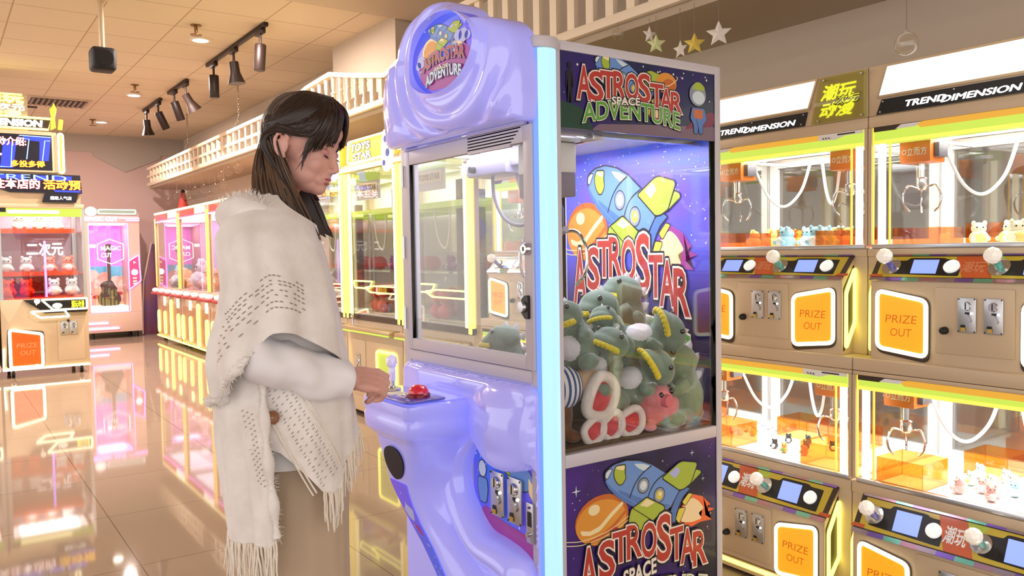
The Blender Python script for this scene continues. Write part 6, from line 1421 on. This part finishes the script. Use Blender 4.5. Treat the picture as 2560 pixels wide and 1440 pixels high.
for s in (-1, 1):
    g.tube([(-.02, s * .055, .88), (-.005, s * .058, .66), (0, s * .062, .45), (-.01, s * .064, .22), (-.02, s * .064, .0)], [.07, .06, .048, .042, .034], 14)
    B((.03, s * .066, -.015), (.10, .035, .030))
AR = [(-.05, -.15, 1.33), (-.080, -.155, 1.20), (-.105, -.18, 1.075), (-.05, -.19, 1.04), (.05, -.185, 1.005), (.125, -.17, .995)]
g.tube(AR, [.05, .042, .038, .036, .03, .024], 14)
AL = [(-.05, .15, 1.33), (-.05, .18, 1.18), (-.04, .19, 1.04), (.04, .13, 1.0), (.11, .0, .965)]
g.tube(AL, [.05, .042, .038, .032, .024], 14)
def hand(W0, f, n, sgn):
    """W0 wrist, f towards the knuckles, n out of the back of the hand; sgn picks the thumb's side"""
    f = Vector(f).normalized(); n = Vector(n); n = (n - f * n.dot(f)).normalized(); a = f.cross(n) * sgn; W0 = Vector(W0)
    P3 = lambda u, v, w: W0 + f * u + a * v + n * w
    Rm = Matrix((f, a, n)).transposed()
    g.tube([P3(-.01, 0, 0), P3(.02, 0, 0)], [.024, .026], 12)
    for v in (-.024, -.008, .008, .024): g.ball(P3(.042, v * .95, 0), (.036, .014, .0135), 0, 14, 10, Rm)
    for k, (v, l, b_) in enumerate(((.027, .90, .0), (.009, 1.0, .04), (-.009, .95, .10), (-.026, .78, .2))):
        p = P3(.074, v, .002); pts = [p]; ang = .45 + b_
        for seg, da in ((.034, .0), (.026, 1.05), (.020, .85)):
            ang += da; pts.append(pts[-1] + (f * math.cos(ang) - n * math.sin(ang)) * seg * l + a * (v * .03))
        g.tube([P3(.05, v * .95, 0)] + pts, [.0105, .0105, .0092, .0085, .0068], 10); g.ball(pts[-1], .0068, 0, 10, 8); g.ball(p + n * .002, .0095, 0, 10, 8)
    th = [P3(.015, .022, -.004), P3(.036, .036, -.012), P3(.058, .036, -.024), P3(.074, .026, -.032)]
    g.tube(th, [.013, .0115, .0098, .0078], 10); g.ball(th[-1], .0078, 0, 10, 8)
hand((.122, -.168, .997), (.95, .12, -.22), (-.02, -.72, .70), -1)
hand((.105, .01, .963), (.95, -.25, -.10), (.0, .55, .8), 1)
body = g.build('body', M_SKIN, merge=False)
modified(body, ('REMESH', dict(mode='VOXEL', voxel_size=.0034)), ('SMOOTH', dict(iterations=3, factor=.5))); smooth_all(body)
# --- face details
g = H()
def face_pt(x, y, z): return hp(x, y, z)
for s in (-1, 1):
    g.tube([face_pt(.0795 - .55 * (abs(yy - .031)) ** 1.0 * .35, s * yy, -.0085 - .0022 * math.cos((yy - .031) / .016 * 1.5)) for yy in (.016, .021, .026, .031, .036, .041, .046)], [.0009, .0014, .0017, .0018, .0018, .0016, .0011], 6)
    for yy in (.028, .033, .038, .043, .047): g.tube([face_pt(.079, s * yy, -.0105), face_pt(.086, s * (yy + .002), -.0155)], [.0007, .0003], 4)
g.build('eyelashes', mat('dark_lash', '#2a1614', .5), body)
g = H()
for s in (-1, 1): g.tube([face_pt(.0835 - .006 * q * q, s * (.016 + .032 * q), .018 + .006 * q - .007 * q * q) for q in np.linspace(0, 1, 7)], [.0016, .0022, .0023, .0022, .0019, .0014, .0008], 6)
g.build('eyebrows', mat('brow_brown', '#5a3a30', .6), body)
for s in (-1, 1): g = H(); g.ball(face_pt(.0690, s * .033, -.0015), (.0132, .0165, .0108), 0, 16, 10, HM); g.build('eyelid', mat('rose_eyelid', '#cc8c88', .5), body)
g = H(); g.ball(face_pt(.0835, 0, -.0662), (.0085, .0185, .0056), 0, 18, 10, HM); g.ball(face_pt(.0815, 0, -.0778), (.0085, .0158, .0062), 0, 18, 10, HM); g.build('lips', mat('rose_lips', '#b4545a', .3), body)
g = H(); g.ball(face_pt(.0850, 0, -.0718), (.0055, .011, .0020), 0, 14, 8, HM); g.build('teeth', mat('tooth_white', '#efe6e0', .25), body)
# --- hair
rh = random.Random(5)
g = H()
NU, NV = 36, 22; rows = []
for j in range(NV + 1):
    th = PI * j / NV; row = []
    for i in range(NU):
        a = 2 * PI * i / NU; k = max(math.sin(th), .01); x, y, z = .104 * k * math.cos(a) - .014, .087 * k * math.sin(a), .108 * math.cos(th) + .028
        z = max(z, -.07) if x < 0 else z
        row.append((x, y, z))
    rows.append(row)
keep = lambda p: p[2] > .060 or p[0] < -.052 or (p[2] > .024 and p[0] < .048)
for j in range(NV):
    for i in range(NU):
        q = [rows[j][i], rows[j + 1][i], rows[j + 1][(i + 1) % NU], rows[j][(i + 1) % NU]]
        if all(keep(p) for p in q): g.face([hp(*p) for p in q])
# lower curtain of hair: back and both sides
def cur(ph, t):
    """ph degrees: 95 her right (towards the camera), 180 back, 265 her left"""
    s = math.sin(math.radians(ph)); c = math.cos(math.radians(ph))
    top = hp(.088 * c - .016, -.080 * s, .015)
    side = abs(s)
    if ph < 180: tip = Vector((lerp(-.088, .070, 1 - sstep(117, 170, ph)), -.045 - .056 * side, lerp(1.42, 1.332, 1 - sstep(117, 155, ph))))
    else: tip = Vector((lerp(-.088, .106, sstep(195, 248, ph)), .035 + .03 * side, lerp(1.42, 1.345, sstep(205, 246, ph))))
    mid = top.lerp(tip, .5) + Vector((-.028 * (1 - .4 * side), -.014 * s if ph < 180 else .014 * side, -.012))
    return top * (1 - t) ** 2 + mid * 2 * t * (1 - t) + tip * t * t
P_ = [[cur(ph, t) for t in np.linspace(0, 1, 14)] for ph in np.linspace(117, 247, 40)]
g.grid(P_)
P_ = [[cur(ph, t).lerp(Vector((-.02, 0, cur(ph, t).z)), .16) for t in np.linspace(0, 1, 14)] for ph in np.linspace(117, 247, 40)]
g.grid(P_, flip=True)
cap = g.build('hair', [M_HAIR, M_HAIR2], merge=True)
g = H()
def strand(pts, r0, m=0): 
    P = smooth_path(pts, 6); n = len(P); g.tube(P, [r0 * (.55 + .6 * math.sin(PI * (.15 + .75 * i / n))) * (1 if i < n - 4 else (n - i) / 5) for i in range(n)], 5, m)
for k in range(330):     # strands from the parting down the back and sides
    ph = rh.uniform(115, 249); j = lambda s_: rh.uniform(-s_, s_)
    s = math.sin(math.radians(ph)); c = math.cos(math.radians(ph))
    root = hp(.015 + j(.03), j(.012), .137 + j(.003)); m1 = hp(.068 * c - .010 + j(.004), -.058 * s + j(.004), .112 + j(.004)); m2 = hp(.104 * c - .014, -.088 * s, .050)
    lo = [cur(ph, t) + Vector((j(.004), j(.005), 0)) + Vector((c * .004, -s * .004, 0)) for t in (.12, .4, .7, .97 + j(.03))]
    strand([root, m1, m2] + lo, rh.uniform(.0022, .0042), 1 if (rh.random() < (.55 if 110 < ph < 215 else .15)) else 0)
for k in range(150):     # hair over the crown sweeping forward into side bangs
    sd = rh.choice((-1, -1, 1)); q = rh.uniform(0, 1); j = lambda s_: rh.uniform(-s_, s_)
    root = hp(.015 + j(.03), j(.010), .137)
    a = hp(.060 + .016 * (1 - q) + j(.004), sd * (.012 + .044 * q), .115 - .014 * q + j(.004)); b_ = hp(.092 - .030 * q + j(.003), sd * (.020 + .058 * q), .066 - .01 * q + j(.006)); e = hp(.090 - .052 * q + j(.004), sd * (.030 + .048 * q) + j(.004), .030 - .04 * q + j(.012))
    strand([root, a, b_, e], rh.uniform(.002, .0038), 0)
for sd in (-1, 1):
    for k in range(150):     # combed over the side of the head and tucked behind the ear
        j = lambda s_: rh.uniform(-s_, s_); f0 = math.radians(rh.uniform(28, 118)); P_ = []; zend = rh.uniform(.012, .034); sc_ = rh.uniform(1.0, 1.035)
        for t in np.linspace(.06, 1, 8):
            th_ = lerp(.05, math.acos((zend - .028) / .108), t); fi = lerp(f0, math.radians(rh.uniform(124, 136)), t ** 2.6); q_ = math.sin(th_) * sc_
            P_.append(hp(.104 * q_ * math.cos(fi) - .014, sd * .087 * q_ * math.sin(fi), .108 * math.cos(th_) * sc_ + .028))
        P_ += [cur(121 if sd < 0 else 243, t) + Vector((j(.006), j(.004), 0)) for t in (.25, .5)]
        strand(P_, rh.uniform(.0024, .0042), 0)
    for k in range(80):  # long wisps in front of the ear, and hair tucked behind it
        j = lambda s_: rh.uniform(-s_, s_)
        if k < 9: strand([hp(.035, sd * .045, .108), hp(.052 + j(.006), sd * .074, .055), hp(.044 + j(.008), sd * .077, .005), hp(.030 + j(.010), sd * .073, -.045 + j(.02))], rh.uniform(.0012, .0022), 0)
        else: strand([hp(.02 + j(.03), sd * .02, .134), hp(.025 + j(.035), sd * .074, .075), hp(.005 + j(.035), sd * .087, .030 + j(.006)), hp(-.050 + j(.005), sd * .090, .020 + j(.008)), hp(-.066 + j(.006), sd * .083, -.03), cur(119 if sd < 0 else 245, .6) + Vector((j(.01), j(.005), 0))], rh.uniform(.003, .0045), 0)
g.build('hair_strands', [M_HAIR, M_HAIR2], cap, merge=False)
# --- trousers
g = H()
for s in (-1, 1):
    g.tube([(-.005, s * .07, .90), (0, s * .082, .72), (-.002, s * .086, .46), (-.004, s * .09, .2), (-.004, s * .09, -.02)], [.112, .120, .122, .126, .130], 20)
g.ball((-.005, 0, .92), (.115, .155, .10), 0, 24, 14)
tr = g.build('trousers', M_PANTS, merge=False); modified(tr, ('REMESH', dict(mode='VOXEL', voxel_size=.009)), ('SMOOTH', dict(iterations=8, factor=.5)))
for v in tr.data.vertices:
    a = math.atan2(v.co.y, v.co.x); z = v.co.z
    d = .007 * noise.noise(Vector((math.cos(a) * 3.2, math.sin(a) * 3.2, z * 1.6))) + .004 * noise.noise(Vector((math.cos(a) * 7, math.sin(a) * 7, z * 5)))
    v.co.x += d * math.cos(a) * 1.6; v.co.y += d * math.sin(a) * 1.6; v.co.y *= .74
smooth_all(tr)
# pleat line and shirt hem
g = H(); ring = [(-.03 + .115 * math.cos(a), .145 * math.sin(a)) for a in np.linspace(0, 2 * PI, 40)[:-1]]
g.grid([[(x * k_, y * k_, z) for x, y in ring] for z, k_ in ((.90, .98), (.86, 1.02), (.81, 1.05), (.785, 1.06), (.77, 1.05), (.772, 1.02))], cv=True); g.build('shirt_hem', mat('white_undershirt', '#f3f2f2', .8), person)
# --- white sleeve with folds
def folds(p, amp, sc_, seed): return amp * noise.noise(Vector(p) * sc_ + Vector((seed, 0, 0)))
def sleeve(path, rad, seed, nm):
    P = smooth_path(path, 10); n = len(P); rr_ = np.interp(np.linspace(0, 1, n), np.linspace(0, 1, len(rad)), rad); rows = []
    for i in range(n):
        t = (P[min(i + 1, n - 1)] - P[max(i - 1, 0)]).normalized(); u = Vector((0, 1, 0)) - t * t.y; u.normalize(); w = t.cross(u); row = []
        for k in range(36):
            a = 2 * PI * k / 36; d = u * math.cos(a) + w * math.sin(a); base = P[i] + d * rr_[i]
            wr = .0045 * math.sin(i * .42 + 2.6 * math.sin(a + .6) + seed + 2 * noise.noise(base * 6)) * sstep(0, .2, i / n) + folds(base, .014, 11, seed) + folds(base, .005, 30, seed); row.append(base + d * wr)
        rows.append(row)
    # cuff turned in
    rows.append([P[-1] + (q - P[-1]) * .82 for q in rows[-1]]); rows.append([P[-1] + (q - P[-1]) * .75 - (P[-1] - P[-3]).normalized() * .02 for q in rows[-2]])
    gg = H(); gg.grid(rows, cv=True); return gg.build(nm, M_SWEAT, person, ang=80)
sleeve([(-.06, -.140, 1.21), (-.085, -.155, 1.12), (-.095, -.175, 1.07), (-.055, -.195, 1.042), (.005, -.195, 1.022), (.06, -.19, 1.003), (.118, -.172, .992)], [.045, .045, .050, .060, .061, .056, .052, .047], 3.1, 'sleeve')
sleeve([(-.05, .17, 1.2), (-.05, .19, 1.06), (.02, .15, 1.01), (.095, .03, .968)], [.05, .052, .048, .040], 7.7, 'sleeve')
# --- sweatshirt under the poncho
g = H(); g.ball((-.042, 0, 1.265), (.094, .160, .118), 0, 28, 18); g.tube([(-.045, 0, 1.33), (-.04, 0, 1.405)], [.085, .064], 20); g.build('sweatshirt', M_SWEAT, person)
# --- poncho
ZR = [1.470, 1.452, 1.425, 1.39, 1.35, 1.29, 1.22, 1.15, 1.09, 1.03, .95]
XBK = [-.070, -.098, -.138, -.168, -.190, -.184, -.176, -.188, -.206, -.213, -.200]
XFR = [.006, .022, .042, .056, .066, .082, .094, .104, .112, .124, .132]
YNR = [.045, .070, .115, .165, .200, .222, .236, .246, .252, .250, .235]
def ring_at(z):
    f = lambda A: float(np.interp(-z, [-q for q in ZR], A)); return f(XBK), f(XFR), f(YNR)
def upper_pt(a, t):
    """a: angle, 0 front, -90 her right (camera side)"""
    c, s = math.cos(a), math.sin(a)
    near = max(0., -s) ** (1.6 if c > 0 else 4.5); far = max(0., s) ** 1.6
    zh = .955 + .165 * near + .10 * far - .015 * sstep(0, .4, -c) + .02 * max(0, c) * near
    z = lerp(1.470 - .095 * max(0., math.cos(a + .25)) ** 1.3, zh, t); xb, xf, yn = ring_at(z); cx_, rx = (xb + xf) / 2, (xf - xb) / 2
    q_ = (abs(c) ** 2.6 + abs(s) ** 2.6) ** (-1 / 2.6); sx_, sy_ = c * q_, s * q_
    p = Vector((cx_ + rx * sx_, yn * sy_, z)); d = Vector((c, s, 0)); fo = .009 * t * math.sin(a * 9 + 2.5 * t) + folds((c * 2, s * 2, z * 1.5), .016, 2.2, 5.) * t
    fo += .012 * math.exp(-((a + 2.1) / .25) ** 2) * t + .010 * math.exp(-((a + .75) / .18) ** 2) * t - .008 * math.exp(-((a + 1.05) / .15) ** 2) * t
    return p + d * fo
AN = np.linspace(-PI, PI, 121)[:-1]
g = H(); rows = [[upper_pt(a, t) for t in np.linspace(0, 1, 34)] for a in AN]; g.grid(rows, cu=True)
rows = [[upper_pt(a, t) - Vector((math.cos(a), math.sin(a), 0)) * .007 for t in (1.0, .96, .9)] for a in AN]; rows = [[upper_pt(a, 1.0)] + r for a, r in zip(AN, rows)]; g.grid(rows, cu=True)
# rows of drop stitches on the shoulder, their gaps painted as dark dashes
for j, t in enumerate((.60, .635, .66, .70, .735, .78, .82)):
    for a in np.arange(-2.5, -1.15, .075):
        if rh.random() < .72:
            A_, B_ = upper_pt(a, t), upper_pt(a + .045, t + .002); o_ = Vector((math.cos(a), math.sin(a), 0)) * .0022; up = Vector((0, 0, .0014)); g.face([A_ + o_ - up, B_ + o_ - up, B_ + o_ + up, A_ + o_ + up], 1)
pon = g.build('poncho_top', [M_KNIT, M_HOLE], person, ang=80, merge=True)
# hood lying on the back, fuzzy rim
g = H(); rows = []
for i in range(25):
    a = lerp(-2.9, 2.9, i / 24) * .62 + PI; row = []
    for k in range(16):
        b_ = 2 * PI * k / 16; R_ = .085 + .012 * math.cos(2 * (a - PI)); r_ = .030 + .018 * math.cos((a - PI) * .8)
        row.append(Vector((-.050 + (R_ + r_ * math.cos(b_)) * math.cos(a) * .98, (R_ + r_ * math.cos(b_)) * math.sin(a) * 1.25, 1.435 + .9 * r_ * math.sin(b_) - .035 * (1 - abs(a - PI) / 1.8) - .055 * max(0, (abs(a - PI) - .9)))))
    rows.append(row)
g.grid(rows, cv=True)
for row in rows:
    for k in range(16):
        if 2 <= k <= 7:
            for _ in range(4):
                p = row[k] + Vector((rh.uniform(-.006, .006), rh.uniform(-.006, .006), rh.uniform(-.003, .003))); d = (row[k] - sum(row, Vector()) / 16).normalized()
                d = (d + Vector((rh.uniform(-.7, .7), rh.uniform(-.7, .7), rh.uniform(-.4, .4)))).normalized(); g.tube([p, p + d * rh.uniform(.006, .014)], [.0012, .0004], 3)
g.build('hood', M_KNIT, pon, ang=80, merge=False)
# lower panels: back (hangs lower) and front (slanting hem)
def low_pt(a, z, off=0., seed=1.):
    c, s = math.cos(a), math.sin(a); xb = float(np.interp(-z, [-1.15, -1.03, -.95, -.85, -.72, -.60], [-.17, -.185, -.186, -.180, -.166, -.156])); xf = float(np.interp(-z, [-1.15, -1.0, -.90, -.80, -.70, -.60], [.092, .122, .132, .138, .14, .14]))
    yn = float(np.interp(-z, [-1.15, -1.0, -.85, -.6], [.165, .175, .190, .195])); cx_, rx = (xb + xf) / 2, (xf - xb) / 2
    q_ = (abs(c) ** 2.8 + abs(s) ** 2.8) ** (-1 / 2.8); sx_, sy_ = c * q_, s * q_
    d = Vector((c, s, 0)); amp = sstep(1.12, .75, z)
    return Vector((cx_ + rx * sx_, yn * sy_, z)) + d * (off + amp * (.010 * math.sin(a * 7 + seed + 3 * z) + folds((c * 2, s * 2, z), .014, 3.0, seed)))
def hem_front(a):   # a in degrees, 0 front, -90 camera side
    return float(np.interp(a, [-118, -108, -98, -88, -78, -68, -55, -40, -20, 0, 40, 90, 110], [.84, .835, .825, .795, .765, .725, .71, .78, .84, .86, .84, .80, .82]))
def panel(a0, a1, hem, nm, off, seed, extra=None, ztop=1.14):
    gg = H(); A_ = np.radians(np.linspace(a0, a1, 70)); rows = [[low_pt(a, lerp(ztop, hem(math.degrees(a)), t), off, seed) for t in np.linspace(0, 1, 36)] for a in A_]
    gg.grid(rows); gg.grid([[p - Vector((math.cos(a), math.sin(a), 0)) * .005 for p in r] for a, r in zip(A_, rows)], flip=True)
    for q in (0, -1):
        gg.grid([rows[q], [p - Vector((math.cos(A_[q]), math.sin(A_[q]), 0)) * .005 for p in rows[q]]])
    if extra: extra(gg)
    return gg.build(nm, [M_KNIT, M_HOLE, M_KNIT2], person, ang=80, merge=False), rows
def crochet(gg):
    # slanting crochet band: hole shade painted as rows of flat dark quads
    c0, c1 = (-104, 1.03), (-62, .755)
    for k in range(34):
        for m in range(4):
            t = k / 33; a = lerp(c0[0], c1[0], t) + (m - 1.5) * 4.4 + 1.0 * (k % 2); z = lerp(c0[1], c1[1], t) + (m - 1.5) * .011
            if m == 1 and k % 2: continue
            p = low_pt(math.radians(a), z, .008 + .0016, 2.); q = low_pt(math.radians(a + 1.6), z + .0035, .008 + .0016, 2.); up = Vector((.0012, 0, .0021))
            gg.face([p - up, q - up, q + up, p + up], 1)
    for sgn in (-1, 1):
        for w in (0, 1):
            rows = []
            pts = [low_pt(math.radians(lerp(c0[0], c1[0], t) + sgn * (11.5 + 2.5 * w)), lerp(c0[1], c1[1], t) + sgn * (.028 + .006 * w), .009, 2.) for t in np.linspace(0, 1, 30)]; gg.tube(pts, .0022, 6, 2)
def crochet_b(gg):
    for k in range(14):
        for m in range(3):
            a = -124 + m * 3.6 + .5 * k * .8; z = .93 - k * .013 - m * .004; p = low_pt(math.radians(a), z, .014 + .0016, 6.); q = low_pt(math.radians(a + 1.5), z + .003, .014 + .0016, 6.); up = Vector((.001, 0, .0017)); gg.face([p - up, q - up, q + up, p + up], 1)
fp_, frows = panel(-122, 112, hem_front, 'poncho_front', .008, 2., crochet)
hem_back = lambda a: float(np.interp(a, [-262, -180, -150, -128, -112, -104], [.64, .62, .60, .60, .60, .64]))
bp_, brows = panel(-252, -106, hem_back, 'poncho_back', .014, 6., crochet_b)
# rolled, fuzzy edge of the back panel along the side opening
g = H()
edge = brows[-1]; g.tube([p + Vector((0, -.004, 0)) for p in edge], [.010 + .004 * math.sin(i * .9) for i in range(len(edge))], 10)
for p in edge[4:]:
    for _ in range(10):
        d = Vector((rh.uniform(-1, 1), rh.uniform(-1, .1), rh.uniform(-.6, .3))).normalized(); g.tube([p, p + d * rh.uniform(.014, .022)], [.001, .0004], 3)
g.build('poncho_edge', M_KNIT, bp_, merge=False)
# fuzzy rolled hem behind the elbow
g = H(); hemb = [upper_pt(a, 1.0) for a in np.radians(np.linspace(-176, -108, 40))]
g.tube([p + Vector((0, 0, .002)) for p in hemb], [.009 + .004 * math.sin(i * .8) + .002 * math.sin(i * 2.1) for i in range(len(hemb))], 10)
for p in hemb:
    for _ in range(14):
        d = Vector((rh.uniform(-1, .3), rh.uniform(-1, .1), rh.uniform(-.8, .5))).normalized(); g.tube([p, p + d * rh.uniform(.012, .022)], [.001, .0004], 3)
g.build('poncho_hem', M_KNIT, pon, merge=False)
# fringe
def fringe(rows, a0, a1, n, l0, l1, nm, par, seed):
    gg = H(); rf = random.Random(seed)
    for k in range(n):
        q = lerp(a0, a1, k / (n - 1)) * (len(rows) - 1); i = min(int(q), len(rows) - 2); p = rows[i][-1].lerp(rows[i + 1][-1], q - i) + Vector((rf.uniform(-.003, .003), rf.uniform(-.004, .001), .004)); l = rf.uniform(l0, l1)
        pts = [p]; dx, dy = rf.uniform(-.10, .10), rf.uniform(-.12, .06)
        for s_ in range(5): pts.append(pts[-1] + Vector((dx + rf.uniform(-.12, .12), dy + rf.uniform(-.1, .1), -1)) * l / 5)
        gg.tube(pts, [.0026, .0024, .0024, .0023, .0022, .0012], 5)
    return gg.build(nm, M_KNIT2, par, merge=False)
fringe(frows, .24, .95, 130, .06, .105, 'fringe', fp_, 3); fringe(brows, .02, .99, 110, .075, .115, 'fringe', bp_, 4)
# wooden buttons
M_WOOD = bump(mat('brown_wood_button', '#8a5a3c', .4), 60, .2, .001)
for (a, z, off, sc_) in ((-113, 1.035, .035, .9), (-101, .915, .022, 1.0)):
    g = H(); p = low_pt(math.radians(a), z, off, 2.); d = Vector((math.cos(math.radians(a)) * .35, -1, .05)).normalized(); R = Vector((0, 0, 1)).rotation_difference(d).to_matrix()
    g.lathe([(.0, .004), (.011, .004), (.0145, .0065), (.0165, .0055), (.0175, .002), (.0165, -.002), (.0, -.002)], p, R * sc_, 24); g.ball(p + d * .0045, (.0018, .0018, .0012), 1, 8, 6); g.build('button', [M_WOOD, PRZ[2]], pon)
# shoes
g = H()
for s in (-1, 1): g.ball((.045, s * .066, -.022), (.125, .046, .034), 0, 20, 12)
sh = g.build('shoes', mat('white_shoe', '#e8e4e0', .5), person)
